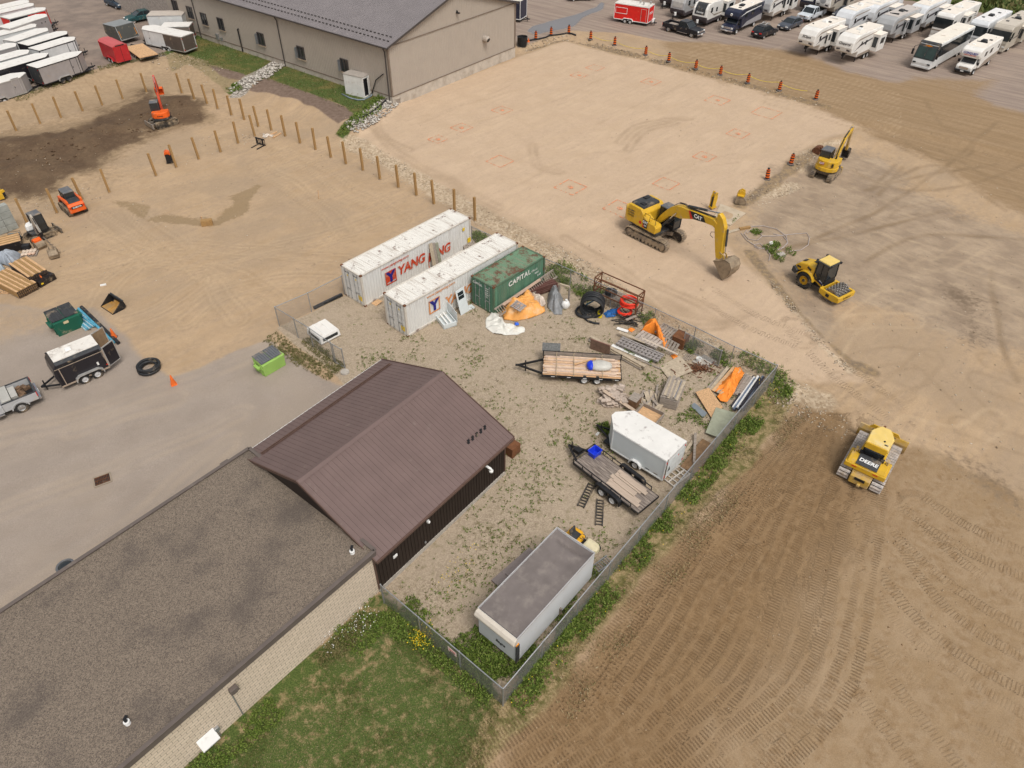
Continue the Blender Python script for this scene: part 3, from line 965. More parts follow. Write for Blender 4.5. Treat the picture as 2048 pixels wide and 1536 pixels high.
def warehouse():
 o=G(786,207)
 e=G(1033,113)
 yw=yaw_of(o,e)
 Wd=24.0
 z0=.2
 _,he=onwall(o,yw,(769,94))
 q=onwall(o,yw,(889,0))
 sl=(q[1]-he)/q[0]
 _,zr=onwall(o,yw,(1033,3))
 hr=he+sl*Wd/2
 LL=62.0
 t=T('metal_warehouse','large beige metal-sided building with a grey ribbed roof and concrete base','building',(o.x,o.y,0),yw)
 ft=1.55
 w=MB()
 w.prism([(0,ft),(Wd,ft),(Wd,he),(Wd/2,hr),(0,he)],0,46,'y')
 ribbed(w,(0,0,ft),(Wd,0,ft),(0,0,he-ft-.1),(0,-1,0),.32,.03)
 k=int(Wd/.32)
 for i in range(k+1):
  x=i*Wd/k
  zz=he+sl*min(x,Wd-x)-.12
  if zz>he+.1:
   w.box((x,-.012,(he+zz)/2),(.05,.03,zz-he))
 ribbed(w,(0,0,ft),(0,46,ft),(0,0,he-ft-.1),(-1,0,0),.32,.03)
 w.build('wall',SIDING,t)
 st=mat('stone_veneer',(.42,.36,.31),.9,0,.3,6,(.27,.24,.22),.4,3,bump=.8,bsc=9)
 MB().box((Wd/2,54,(he+.4)/2),(Wd+.1,16,he-.4+.7)).build('stone_front',st,t)
 fo=MB().box((Wd/2,23,(ft+z0)/2-.3),(Wd+.12,46.12,ft-z0+.6))
 fo.build('foundation',FOUND,t)
 r=MB()
 ov=.35
 for s in(0,1):
  xa,xb=(-ov,Wd/2)if s==0 else(Wd+ov,Wd/2)
  za=he-sl*ov
  e0,e1,g0,g1=Vector((xa,-ov,za+.02)),Vector((xa,LL+ov,za+.02)),Vector((xb,-ov,hr+.05)),Vector((xb,LL+ov,hr+.05))
  dn=Vector((0,0,-.1))
  r.add([e0,e1,g1,g0,e0+dn,e1+dn,g1+dn,g0+dn],[(0,1,2,3),(7,6,5,4),(0,4,5,1),(1,5,6,2),(3,2,6,7),(0,3,7,4)])
  nn=Vector((-sl if s==0 else sl,0,1))
  ribbed(r,e0,e1,g0-e0,nn,.4,.03)
 ro=r.build('roof',GREYROOF,t)
 sg=MB()
 for row in(.7,1.5):
  for i in range(90):
   y=.5+i*.66+(.33 if row>1 else 0)
   sg.box((row,y,he+sl*row+.1),(.1,.3,.09))
 sg.build('snow_guard',DKTRIM,ro)['kind']='stuff'
 g=MB().box((-ov-.05,LL/2,he-sl*ov-.06),(.13,LL+.7,.14)).beam((-ov,-ov-.02,he-sl*ov-.02),(Wd/2,-ov-.02,hr),.06,.22).beam((Wd/2,-ov-.02,hr),(Wd+ov,-ov-.02,he-sl*ov-.02),.06,.22)
 g.build('gutter',DKTRIM,t)
 tr=MB().box((Wd/2,-.05,he-.1),(Wd,.05,.1)).box((Wd/2,-.07,ft),(Wd+.1,.06,.1)).box((-.07,23,ft),(.06,46,.1))
 for x,y in((0,0),(Wd,0)):
  tr.box((x,y,(ft+he)/2),(.2,.2,he-ft))
 tr.build('wall_trim',mat('trim_brown',(.2,.155,.12),.5),t)
 def side(px):
  a,z=onwall(o,yw+PI/2,px)
  return a,z
 for px in((770,100),(560,70),(391,25)):
  y,z=side(px)
  y=max(y,.12)
  ds=MB().tube([(-ov-.02,y,he-.25),(-.12,y,he-.7),(-.12,y,.95),(-.3,y,.85)],.07,8)
  ds.build('downspout',DKTRIM,t)
 for px,sash in(((409,38),0),((442.5,48),0),((523,78),1),((603,105.5),1),((690,131),1),((381,25),0),((351,12),0)):
  y,z=side(px)
  f=MB()
  for dy in(-.62,.62,0):
   f.box((-.08,y+dy,z),(.12,.1,1.5))
  for dz in(-.75,.75):
   f.box((-.08,y,z+dz),(.14,1.34,.1))
  fr=f.build('window',DKTRIM,t)
  MB().box((-.05,y,z),(.03,1.2,1.45)).build('pane',GLASS,fr)
  MB().box((-.1,y,z-.85),(.16,1.45,.12)).build('sill',SANDST,fr)
  if sash:
   MB().box((-.27,y+.78,z-.05),(.38,.05,1.3)).build('sash',GALV,fr)
 y,z=side((478,62))
 MB().tube([(-.02,y,3.9),(-.16,y,3.9),(-.16,y,1.0)],.09,8).build('flue_pipe',BLACK,t)
 y,z=side((432,56))
 MB().box((-.12,y,1.9),(.22,.5,.7)).box((-.12,y-.9,1.75),(.2,.4,.4)).build('utility_meter',GALV,t)
 x,z=onwall(o,yw,(968,77))
 v=MB().cyl((x,-.02,z),(x,-.55,z),.42,.42,18).cyl((x,-.5,z),(x,-.75,z-.1),.44,.34,18)
 v.build('exhaust_vent',SIDING,t,smooth=False)
 MB().cyl((x,-.6,z),(x,-.79,z-.1),.3,.28,18).build('vent_mouth',BLACK,t)
 x,z=onwall(o,yw,(913,25))
 MB().box((x,-.25,z),(.3,.5,.14)).box((x,-.1,z+.1),(.1,.2,.3)).build('wall_lamp',BLACK,t,.02)
 x,z=onwall(o,yw,(795,201))
 wf=MB()
 for dx in(-.42,.42):
  wf.box((x+dx,-.09,.75),(.12,.1,.85))
 for dz in(.38,1.12):
  wf.box((x,-.09,dz),(.96,.1,.12))
 wo=wf.build('foundation_hatch',FOUND,t)
 MB().box((x,-.065,.75),(.74,.04,.66)).build('panel',WOODG,wo)
 return o,yw
BARN=barn()
FLAT=flat_building()
WARE=warehouse()
def hut():
 t=T('white_hut','small white hut with an open door beside the beige warehouse corner','shed')
 k=fit(t,(0,0,0),(690,187),(2.6,0,0),(727,196))
 L,W,H=2.6*k,1.45,2.3
 WH=paint('hut_white',(.74,.72,.68),.15)
 w=MB().box((.04,W/2,H/2+.1),(.08,W,H)).box((L/2,.04,H/2+.1),(L-.16,.08,H)).box((L/2,W-.04,H/2+.1),(L-.16,.08,H)).box((L/2,W/2,.05),(L,W,.1))
 w.box((L-.04,.09,H/2+.1),(.08,.18,H)).box((L-.04,W-.09,H/2+.1),(.08,.18,H)).box((L-.04,W/2,H),(.08,W-.36,.2))
 w.build('wall',WH,t)
 MB().box((L/2,W/2,H+.14),(L+.1,W+.1,.08)).build('roof',mat('hut_roof',(.36,.32,.28),.7,0,.1,2),t,.02)
 MB().box((0,-.36,H/2+.05),(.05,.72,H-.3)).build('door',WH,t,loc=(L+.03,W-.18,.05),rz=R(22))
 MB().box((L-.2,W/2,H/2),(.05,W-.2,H-.2)).build('interior_shade_sheet',BLACK,t)  # black sheet behind the doorway, painted stand-in for the shade inside
 PV=mat('blue_grey_pipe',(.2,.24,.27),.4)
 p=MB().tube([G(684,188,.08),G(700,196,.08),G(716,200,.08),G(728,199,.08),G(742,192,.1),G(746,184,.3)],.09,8)
 tag(p.build('conduit_pipe',PV,smooth=True),'blue-grey conduit pipe lying in the grass round the white hut','pipe')
 o,yw=WARE
 q=Matrix.Translation((o.x,o.y,0))@Matrix.Rotation(yw,4,'Z')
 w4=[onwall(o,yw+PI/2,c)for c in((767,148),(753,160),(747,180))]
 p=MB().tube([q@Vector((-.04,w4[0][0],w4[0][1]))]+[q@Vector((-.14,a,b))for a,b in w4]+[G(743,190,.1)],.06,8)
 tag(p.build('wall_pipe',BLACK,smooth=True),'thin black pipe running from the warehouse wall down behind the white hut','pipe')
 p=MB().tube([G(780,192,.1),G(768,204,.12),G(750,220,.12),G(730,233,.12),G(714,239,.12),G(706,244,.1)],.12,8)
 tag(p.build('drain_pipe',BLACK,smooth=True),'black corrugated drain pipe lying on the stones at the warehouse corner','pipe')
hut()
def rusty(name,col,amt=.3,sv=(.25,3.2,.5),sa=.45):
 if name in _M:
  return _M[name]
 m,nt,b,oc=new_mat(name)
 n1=noise(nt,oc,1.1,8,.72)
 n2=noise(nt,scalev(nt,oc,sv),1.3,6,.7)
 c=mixc(nt,noise(nt,oc,.7,3),tuple(x*.9 for x in col),tuple(min(1,x*1.06)for x in col))
 c=mixc(nt,mth(nt,'MULTIPLY',ramp(nt,n2,.5,.72),sa),c,(.3,.22,.16))
 c=mixc(nt,mth(nt,'MULTIPLY',ramp(nt,n1,.70-amt*.16,.76-amt*.12),.9),c,(.13,.055,.03))
 nt.links.new(c,b.inputs['Base Color'])
 b.inputs['Roughness'].default_value=.55
 _M[name]=m
 return m
def corr(mb,p,q,up,n,per=.28,dep=.036):
 p,q,up,n=Vector(p),Vector(q),Vector(up),Vector(n)
 L=(q-p).length
 e=(q-p)/L
 k=int(round(L/per))
 per=L/k
 pr=[]
 for i in range(k):
  for f,d in((0,0),(.25,0),(.5,1),(.75,1)):
   pr.append((i*per+f*per,d*dep))
 pr.append((L,0))
 vs=[p+e*a+n*d for a,d in pr]+[p+e*a+n*d+up for a,d in pr]
 m=len(pr)
 mb.add(vs,[(i,i+1,m+i+1,m+i)for i in range(m-1)])
def container(name,label,L,H,loc,yaw,side,roof,frame,doorm,W=2.438):
 t=T(name,label,'shipping container',(loc[0],loc[1],gz(loc[0],loc[1])*0+.02),yaw,None)
 f=MB()
 for x in(.08,L-.08):
  for y in(-.08,-W+.08):
   f.box((x,y,H/2),(.16,.16,H-.02))
 for y in(-.07,-W+.07):
  f.box((L/2,y,.08),(L-.3,.13,.16)).box((L/2,y,H-.05),(L-.3,.13,.1))
 for x in(.06,L-.06):
  f.box((x,-W/2,.08),(.12,W-.3,.16)).box((x,-W/2,H-.07),(.12,W-.3,.12))
 f.build('frame',frame,t,.01)
 for x in(.09,L-.09):
  for y in(-.08,-W+.08):
   for z in(.06,H-.05):
    MB().box((x,y,z),(.2,.18,.13)).build('corner_casting',RUST,t,.015)
 for y,n in((-.03,(0,-1,0)),(-W+.075,(0,-1,0))):
  s=MB()
  corr(s,(.14,y,.14),(L-.14,y,.14),(0,0,H-.22),n)
  s.build('side_panel',side,t)
 s=MB()
 corr(s,(L-.05,-.12,.14),(L-.05,-W+.12,.14),(0,0,H-.22),(-1,0,0))
 s.build('end_panel',side,t)
 s=MB()
 corr(s,(.12,-.06,H-.045),(L-.12,-.06,H-.045),(0,-W+.12,0),(0,0,1),.21,.028)
 s.build('roof',roof,t)
 for k,(ya,yb)in enumerate(((-.16,-W/2+.01),(-W/2-.01,-W+.16))):
  d=MB().box((.03,(ya+yb)/2,H/2),(.04,abs(yb-ya),H-.3))
  for z in(.55,1.1,1.65,2.2):
   d.box((.006,(ya+yb)/2,z),(.02,abs(yb-ya)-.2,.3))
  do=d.build('door',doorm,t)
  rr=MB()
  for y in(ya+(yb-ya)*.3,ya+(yb-ya)*.72):
   rr.cyl((-.03,y,.12),(-.03,y,H-.12),.02,n=8)
   for z in(.2,.9,1.7,H-.25):
    rr.box((-.015,y,z),(.05,.1,.06))
  rr.build('lock_rod',GALV,do)
  hh=MB().box((-.05,(ya+yb)/2,1.05),(.025,.42,.045))
  hh.build('handle',GALV,do)
 return t
CW=rusty('container_white',(.70,.69,.66),.3,(3,3,.25),.35)
CWR=rusty('container_white_roof',(.74,.71,.65),.85,(4,.3,1),.7)
CG=rusty('container_green',(.06,.165,.105),.2)
CGS=mat('container_green_side',(.085,.19,.125),.6,0,.25,.6,(.12,.19,.13),.4,1.1,stretch=(2.4,2.4,.3))
CGR=rusty('container_green_roof',(.14,.245,.15),1.5,(4,.3,1),.8)
RUSTF=rusty('container_frame_white',(.62,.57,.5),.8)
GREENF=rusty('container_frame_green',(.075,.14,.085),.9)
cA=container('shipping_container','rusty white shipping container at the far left of the three, red YANG MING lettering',12.192,2.896,(-13.578,47.43),.853,CW,CWR,RUSTF,CW)
cB=container('shipping_container','rusty white shipping container in the middle, a pale house door leaning on its side',12.192,2.896,(-9.70,43.68),.822,CW,CWR,RUSTF,CW)
cC=container('shipping_container','short green shipping container with rust patches and white CAPITAL lettering',6.058,2.591,(-3.278,46.53),.838,CGS,CGR,GREENF,CG)
REDP=mat('red_orange_lettering',(.55,.06,.02),.6,0,.15,5,(.6,.4,.3),.25)
ORGP=mat('faded_orange_lettering',(.66,.25,.08),.6,0,.15,5,(.65,.5,.35),.3)
BLUP=mat('navy_lettering',(.02,.02,.2),.6,0,.1,4)
WHTP=mat('white_lettering',(.7,.72,.68),.6,0,.1,5,(.3,.4,.3),.2)
YELP=mat('yellow_label',(.75,.52,.03),.5)
def cont_art():
 y=-2.438+.02
 for t,mc,pl,pt,ps in((cA,REDP,(782,554),(823,529.5),(790,526)),(cB,ORGP,(869,611),(918,590),(882,580))):
  W=lambda px:onwall(t.location,t.rotation_euler.z,px,y)
  x,z=W(pl)
  f=MB()
  for s in(-1,1):
   f.box((x+s*.5,y-.012,z),(.12,.012,1.2)).box((x,y-.012,z+s*.55),(1.1,.012,.1))
  if mc is REDP:
   f.box((x,y-.008,z+.1),(.85,.006,.95))
  f.build('logo_frame',mc,t)
  text('Y',1.25,t,(x,y-.03,z),side_rot(-1),BLUP,'logo_letter',.05)
  x,z=W(pt)
  text('YANG',1.12,t,(x,y-.02,z),side_rot(-1),mc,'lettering',.035,.15,.95)
  if mc is REDP:
   x,z=W((879,505))
   text('MING',1.12,t,(x-.05,y-.02,z),side_rot(-1),mc,'lettering',.035,.15,.92)
   x,z=W((927,459))
   MB().box((x,y-.02,z),(.25,.01,.3)).build('warning_label',YELP,t)
   for px in((938,480),):
    x,z=W(px)
    MB().box((x,y-.02,z),(.4,.01,.45)).build('warning_label',YELP,t)
  x,z=W(ps)
  text('www.yangming.com',.3,t,(x,y-.02,z),side_rot(-1),mc,'small_lettering',.01,.1,1.2)
  MB().box((-.012,-2.0,.62),(.012,.42,.42)).build('data_label',YELP,t)
  for yy in(-.75,-1.75):
   text('YMLU 448',.13,t,(-.03,yy,2.55),REAR,BLACK,'serial_lettering',.01)
   MB().prism([(yy-.1,2.2),(yy+.1,2.2),(yy,2.38)],-.012,-.002,'x').build('warning_triangle',YELP,t)
 x,z=onwall(cC.location,cC.rotation_euler.z,(1039,557),y)
 text('CAPITAL',.62,cC,(x,y-.02,z),side_rot(-1),WHTP,'lettering',.03,0,1.0,1.1)
 x,z=onwall(cC.location,cC.rotation_euler.z,(1073,545),y)
 for i in range(3):
  text(('CPLU 2','22G1','0147')[i],.22,cC,(x+.3*(i-1),y-.02,z-.35*(i-1)),side_rot(-1),WHTP,'serial_lettering',.01)
 text('CAPITAL',.26,cC,(-.03,-.72,2.2),REAR,WHTP,'door_lettering',.02)
 for i,s in enumerate(('CPLU','30480','2230','28250','33.2')):
  text(s,.14,cC,(-.03,-1.72,2.15-i*.19),REAR,WHTP,'serial_lettering',.01)
cont_art()
def link_mat(name,op):
 m,nt,b,oc=new_mat(name)
 b.inputs['Base Color'].default_value=(.27,.265,.27,1)
 b.inputs['Metallic'].default_value=.3
 b.inputs['Roughness'].default_value=.5
 sx=nt.nodes.new('ShaderNodeSeparateXYZ')
 nt.links.new(oc,sx.inputs[0])
 al=None
 for s in(1,-1):
  u=mth(nt,'ADD',sx.outputs[0],mth(nt,'MULTIPLY',sx.outputs[2],s))
  f=mth(nt,'ABSOLUTE',mth(nt,'SUBTRACT',mth(nt,'FRACT',mth(nt,'MULTIPLY',u,1/.08)),.5))
  w=mth(nt,'GREATER_THAN',f,.5-op)
  al=w if al is None else mth(nt,'MAXIMUM',al,w)
 nt.links.new(al,b.inputs['Alpha'])
 return m
LINK={}
def fence(label,pts,h=1.8,op=.09,step=2.9,gate=False,group=None,name='chain_link_fence',base_rail=False,px=True,posts=True):
 if op not in LINK:
  LINK[op]=link_mat('chain_link_%d'%int(op*1000),op)
 P=[GZ(a,b,h)for a,b in pts]if px else pts
 o=P[0]
 yw=yaw_of(P[0],P[-1])
 t=T(name,label,'fence',(o.x,o.y,0),yw,group)
 M=(Matrix.Translation((o.x,o.y,0))@Matrix.Rotation(yw,4,'Z')).inverted()
 Q=[M@Vector((p.x,p.y,gz(p.x,p.y)))for p in P]
 rail=MB()
 net=MB()
 for a,b in zip(Q[:-1],Q[1:]):
  rail.cyl(a+Vector((0,0,h)),b+Vector((0,0,h)),.03,n=8)
  if base_rail:
   rail.cyl(a+Vector((0,0,.1)),b+Vector((0,0,.1)),.025,n=8)
  net.add([a+Vector((0,0,.03)),b+Vector((0,0,.03)),b+Vector((0,0,h)),a+Vector((0,0,h))],[(0,1,2,3)])
  L=(b-a).length
  k=max(1,int(round(L/step)))
  for i in range(0 if posts else k,k):
   p=a.lerp(b,i/k)
   MB().cyl((p.x,p.y,p.z-.1),(p.x,p.y,p.z+h+.03),.036,n=10).ball((p.x,p.y,p.z+h+.03),.045,8,5).build('post',GALV,t,smooth=False)
 p=Q[-1]
 MB().cyl((p.x,p.y,p.z-.1),(p.x,p.y,p.z+h+.05),.042,n=10).ball((p.x,p.y,p.z+h+.05),.05,8,5).build('post',GALV,t)
 rail.build('top_rail',GALV,t)
 net.build('wire_mesh',LINK[op],t)
 return t
fence('chain-link fence run beside the brown soil field, along the right edge of the yard',[(1555,731),(1006,1378)],1.75,.15)
fence('chain-link fence run at the front of the yard, from the block wall to the corner',[(1006,1378),(761,1170)],1.75,.13)
fence('long chain-link fence run along the rocky slope at the back of the yard',[(1090,517),(1142,540),(1312,618),(1392,655),(1469,693),(1555,731)],1.8,.05,5)
fence('short chain-link fence run behind the white containers',[(943,453),(1044,499)],1.8,.06)
fence('chain-link fence run between the sand lot and the left white container',[(549,614),(615,586),(683,552)],1.8,.05,4)
fence('chain-link fence run in front of the white truck canopy',[(549,614),(587,637),(618,656),(661,686)],1.8,.06,4)
gt=fence('narrow open chain-link gate whose end post stands in a concrete foot',[(664,688),(683,699)],1.8,.06,4,name='yard_gate',base_rail=True)
p=G(690,745)
MB().cyl((0,0,-.05),(0,0,.12),.34,.3,16).build('concrete_foot',CONC,gt,loc=gt.matrix_basis.inverted()@Vector((p.x,p.y,p.z)))
fence('loose chain-link gate panel propped inside the back fence',[(1371,665),(1444,702)],1.5,.13,9,base_rail=True,name='gate_panel')
q=onwall(PZ(761,1170,1.75),yaw_of(PZ(761,1170,1.75),PZ(1006,1378,1.75)),(905,1301))
w0=PZ(761,1170,1.75)
w1=PZ(1006,1378,1.75)
yw=yaw_of(w0,w1)
sg=T('warning_sign','small pale sign wired to the front fence','sign',(w0.x+q[0]*math.cos(yw),w0.y+q[0]*math.sin(yw),1.22),yw)
MB().box((0,-.03,0),(.55,.015,.36)).build('sign_plate',mat('pink_sign',(.68,.52,.48),.5),sg)
text('PRIVATE',.1,sg,(0,-.042,.06),(PI/2,0,0),REDP,'lettering',.01)
MB().box((0,-.04,-.06),(.36,.006,.03)).box((0,-.04,-.12),(.3,.006,.03)).build('print_lines',BLACK,sg)
def posts():
 rows=[('timber posts along the bank','square timber post in the row below the trailer lot bank',[(33,262.5),(81,248),(122.6,236),(165.7,222.6),(205,211),(246,198.6),(293.3,184.6)]),('timber posts across the sand lot','square timber post in the row across the sand lot behind the containers',[(364,186.7),(389,199),(414.5,208),(435.4,217.4),(463,230.7),(488.7,240),(517,253.3),(543,260.5),(570.7,272.8),(600.4,286.7),(631.2,299.5),(662,315),(692,328),(726,341),(760,358),(797,375),(833,391),(868,408),(909,426),(950,441)]),('timber posts beside the dark soil','square timber post in the row between dark soil and pale sand',[(510,272.8),(476.4,287),(441.5,304.6),(398,319),(353,335),(312.4,351.6),(219,385),(165,400),(114.3,425.8),(53.9,445),(21,460.6)])]
 for grp,lab,pts in rows:
  for i,(x,y)in enumerate(pts):
   p=G(x,y)
   h=rnd(2.3,2.5)
   m=MB().box((0,0,h/2-.1),(.2,.2,h+.2))
   m.cyl((0,0,-.06),(0,0,.045),rnd(.2,.3),rnd(.12,.2),10,m=1)
   o=m.build('timber_post',[WOODP,mat('post_hole_soil',(.3,.22,.14),.95,0,.3,8)],None,.008,loc=p,rz=R(rnd(40,60)))
   o.rotation_euler[0]=R(rnd(-1.6,1.6))
   o.rotation_euler[1]=R(rnd(-1.6,1.6))
   tag(o,lab,'post',grp)
posts()
def delineators():
 OR=mat('barrel_orange',(.80,.135,.012),.45,0,.06,4)
 base=T('traffic_barrel','','traffic barrel')
 b=MB().lathe([(.22,.1),(.218,.2),(.205,.6),(.19,1.05),(.17,1.08),(.001,1.08)],n=14)
 bo=b.build('barrel',OR,base,smooth=False)
 s=MB()
 for z in(.2,.46,.72,.98):
  s.cyl((0,0,z-.065),(0,0,z+.065),.228-.03*(z-.065),.228-.03*(z+.065),14)
 s.build('stripe',BLACK,bo)
 MB().cyl((0,0,1.08),(0,0,1.18),.13,.1,12).box((0,0,1.2),(.06,.2,.1)).build('cap',BLACK,base)
 MB().lathe([(.36,0),(.36,.07),(.28,.1),(.2,.12)],n=8).build('rubber_base',mat('rubber_base',(.12,.115,.11),.8),base)
 row=[(1071.5,79),(1102,71),(1137.5,67),(1181,79),(1229,91),(1291,110),(1337,123),(1391,138),(1440,150),(1495,166),(1558,181),(1631,199)]
 for i,(x,y)in enumerate(row):
  o=base if i==0 else dup(base,(0,0,0),0)
  o.location=G(x,y)
  o.rotation_euler=(0,0,rnd(0,6))
  o['label']='orange and black striped traffic barrel in the row at the edge of the dirt road'
  o['group']='traffic barrels along the dirt road'
 for(x,y),lab in(((1581,329),'orange striped traffic barrel on the rubble beside the small yellow excavator'),((1534,359),'orange striped traffic barrel on the rubble near the loose yellow bucket')):
  o=dup(base,G(x,y),rnd(0,6),lab)
  o.rotation_euler[0]=R(5)
 rp=[]
 pts=[(1181,72),(1229,82),(1291,98),(1338,112),(1391,126),(1441,138),(1497,150),(1560,166),(1632,184)]
 for i,(x,y)in enumerate(pts):
  rp.append(GZ(x,y+(3 if i else 0),.5)+Vector((0,.9,0)))
 out=[]
 for a,b in zip(rp[:-1],rp[1:]):
  for k in range(6):
   q=a.lerp(b,k/6)
   out.append(q+Vector((0,0,-.35*4*(k/6)*(1-k/6))))
 tag(MB().tube(out,.03,5).build('barrier_rope',mat('yellow_rope',(.72,.55,.06),.6)),'long yellow rope strung behind the row of traffic barrels','rope')
 hs=[G(1036,92,.1),G(1050,82,.1),G(1076,78,.12),G(1090,75,.12),G(1099,71,.12),G(1118,69,.12),G(1133,66,.12),G(1143,67,.12),G(1152,70,.1)]
 tag(MB().tube(hs,.11,8).build('drain_hose',BLACK,smooth=True),'thick black hose lying past the traffic barrels beside the puddle','hose')
 t=T('waste_bin','round black plastic bin behind the warehouse corner','bin',G(1044.5,92))
 MB().lathe([(.001,0),(.62,0),(.74,1.25),(.78,1.3),(.7,1.32),(.6,.5),(.001,.45)],n=20).build('drum',mat('black_plastic',(.022,.022,.024),.5,0,.2,3),t)
 m=MB()
 for i in range(10):
  a=i*PI/5
  m.box((.7*math.cos(a),.7*math.sin(a),.66),(.05,.05,1.1),rz=a)
 m.build('rib',BLACK,t)
 c=MB().cyl((0,0,.04),(0,0,.55),.16,.03,12).box((0,0,.02),(.36,.36,.04))
 tag(c.build('traffic_cone',mat('cone_orange',(.8,.16,.03),.5),loc=G(1057,84)),'small orange cone between the black bin and the first striped barrel','traffic cone')
delineators()
def flatmarks():
 z=.16
 q=[GZ(x,y,z)for x,y in((1441,407),(1492,426),(1461,450),(1426,437))]
 m=MB()
 m.add([v for v in q]+[v-Vector((0,0,.25))for v in q],[(0,1,2,3),(0,4,5,1),(1,5,6,2),(2,6,7,3),(3,7,4,0)])
 o=m.build('concrete_slab',mat('slab_concrete',(.47,.385,.28),.9,0,.08,1,(.38,.3,.21),.3))
 tag(o,'pale square concrete slab beside the large yellow excavator','slab')
 m,nt,b,oc=new_mat('survey_paint')
 b.inputs['Base Color'].default_value=(.78,.28,.13,1)
 b.inputs['Roughness'].default_value=.9
 nt.links.new(ramp(nt,noise(nt,oc,2.2,6,.8),.43,.57),b.inputs['Alpha'])
 spots=[(1141,375,1.9),(1240,417,1.9),(1000,323,1.7),(876,279,1.3),(923,256,1.5),(1332,368,1.6),(1409,314,1.5),(1302,164,1.6),(1190,136,1.5),(1158,151,1.4),(1435,201,1.9),(1533,226,2.2),(1476,268,1.6),(1004,221,1.5)]
 for i,(x,y,s)in enumerate(spots):
  p=G(x,y)
  mb=MB()
  ang=R(48)
  for k in range(4):
   a=k*PI/2
   n=8
   for j in range(n):
    u0,u1=-s+2*s*j/n,-s+2*s*(j+1)/n
    pts=[]
    for u,v in((u0,s-.09),(u1,s-.09),(u1,s+.09),(u0,s+.09)):
     X,Y=(u*math.cos(a)-v*math.sin(a))*.62,(u*math.sin(a)+v*math.cos(a))*.62
     X,Y=X*math.cos(ang)-Y*math.sin(ang),X*math.sin(ang)+Y*math.cos(ang)
     pts.append((X,Y,gz(p.x+X,p.y+Y)-p.z+.05))
    mb.add(pts,[(0,1,2,3)])
  r=[]
  for j in range(10):
   X,Y=.3*math.cos(j*PI/5),.3*math.sin(j*PI/5)
   r.append((X,Y,gz(p.x+X,p.y+Y)-p.z+.05))
  if i%3!=2:
   mb.add(r,[tuple(range(10))])
  struct(mb.build('survey_marking',m,loc=p))
flatmarks()
YEL=paint('machine_yellow',(.62,.37,.025),.16)
YELD=mat('dusty_yellow',(.5,.31,.05),.6,0,.15,2,DUST,.5)
PALEY=mat('pale_yellow_roof',(.72,.52,.16),.5,0,.05,2,(.7,.58,.35),.25)
KOR=paint('machine_orange',(.75,.115,.015),.14)
TRK=mat('track_steel',(.17,.135,.105),.75,.2,.3,5,DUST,.55)
TRKD=mat('track_gap',(.05,.042,.035),.9,0,.3,5,DUST,.35)
RUBT=mat('rubber_track',(.05,.043,.038),.9,0,.3,6,DUST,.45)
MUDST=mat('muddy_bucket_steel',(.24,.18,.12),.7,.2,.25,3,(.36,.28,.19),.5)
DGREY=mat('dark_grey_plastic',(.045,.047,.05),.5,0,.15,3,DUST,.18)
MGREY=mat('cab_roof_grey',(.12,.125,.135),.5,0,.1,2,DUST,.25)
WTXT=mat('white_decal',(.8,.8,.78),.5)
REDD=mat('red_decal',(.6,.03,.02),.5)
def track(parent,TL,h,w,y,shoe=.17,steel=True,name='track',TB=None,z0=0.0):
 """crawler belt: shoes round a stadium path; TB = length of the flat top if different"""
 r=h/2
 s=(TL-h)/2
 per=4*s+2*PI*r
 n=int(per/shoe)
 b=MB()
 for i in range(n):
  u=i*per/n
  if u<2*s:
   p,a=(-s+u,0),0
  elif u<2*s+PI*r:
   t=(u-2*s)/r
   p,a=(s+r*math.sin(t),r-r*math.cos(t)),t
  elif u<4*s+PI*r:
   p,a=(s-(u-2*s-PI*r),h),PI
  else:
   t=(u-4*s-PI*r)/r
   p,a=(-s-r*math.sin(t),r+r*math.cos(t)),PI+t
  b.box((p[0],y,p[1]+z0),(per/n*(.74 if steel else 1.0),w,.05),ry=-a)
  b.box((p[0]+math.sin(a)*.04,y,p[1]+z0-math.cos(a)*.04),(.035 if steel else .09,w*.98,.05),ry=-a)
 t=b.build(name,TRK if steel else RUBT,parent)
 f=MB()
 pr=[]
 rr=r-.05
 for k in range(9):
  a=-PI/2+PI*k/8
  pr.append((s+rr*math.cos(a),r+rr*math.sin(a)+z0))
 for k in range(9):
  a=PI/2+PI*k/8
  pr.append((-s+rr*math.cos(a),r+rr*math.sin(a)+z0))
 f.prism(pr,y-w*.3,y+w*.3)
 f.build('belt_core',TRKD,t)
 g=MB()
 sy=math.copysign(1,y)
 g.box((0,y+sy*w*.3,h*.5+z0),(2*s,w*.25,h*.42))
 k=int(2*s/.38)
 for i in range(k+1):
  g.cyl((-s+i*2*s/k,y+sy*w*.28,h*.22+z0),(-s+i*2*s/k,y+sy*w*.46,h*.22+z0),h*.13,n=10)
 for x in(-s,s):
  g.cyl((x,y+sy*w*.25,r+z0),(x,y+sy*w*.44,r+z0),r*.66,n=16).cyl((x,y+sy*w*.4,r+z0),(x,y+sy*w*.49,r+z0),r*.3,n=12)
 g.build('track_frame',TRK if steel else TRKD,t)
 return t
def poly_arm(parent,name,pts,w,m,U,y=0.0,bev=.03):
 return MB().prism(pts,y-w/2,y+w/2).xf(U).build(name,m,parent,bev)
def ram(parent,a,b,r,U,f=.58,y=0.0,name='hydraulic_ram'):
 A,B=Vector((a[0],y,a[1])),Vector((b[0],y,b[1]))
 m=A.lerp(B,f)
 o=MB().cyl(A,m,r,n=12).xf(U).build(name,DGREY,parent)
 MB().cyl(m,B,r*.55,n=10).xf(U).build('rod',CHROME,o)
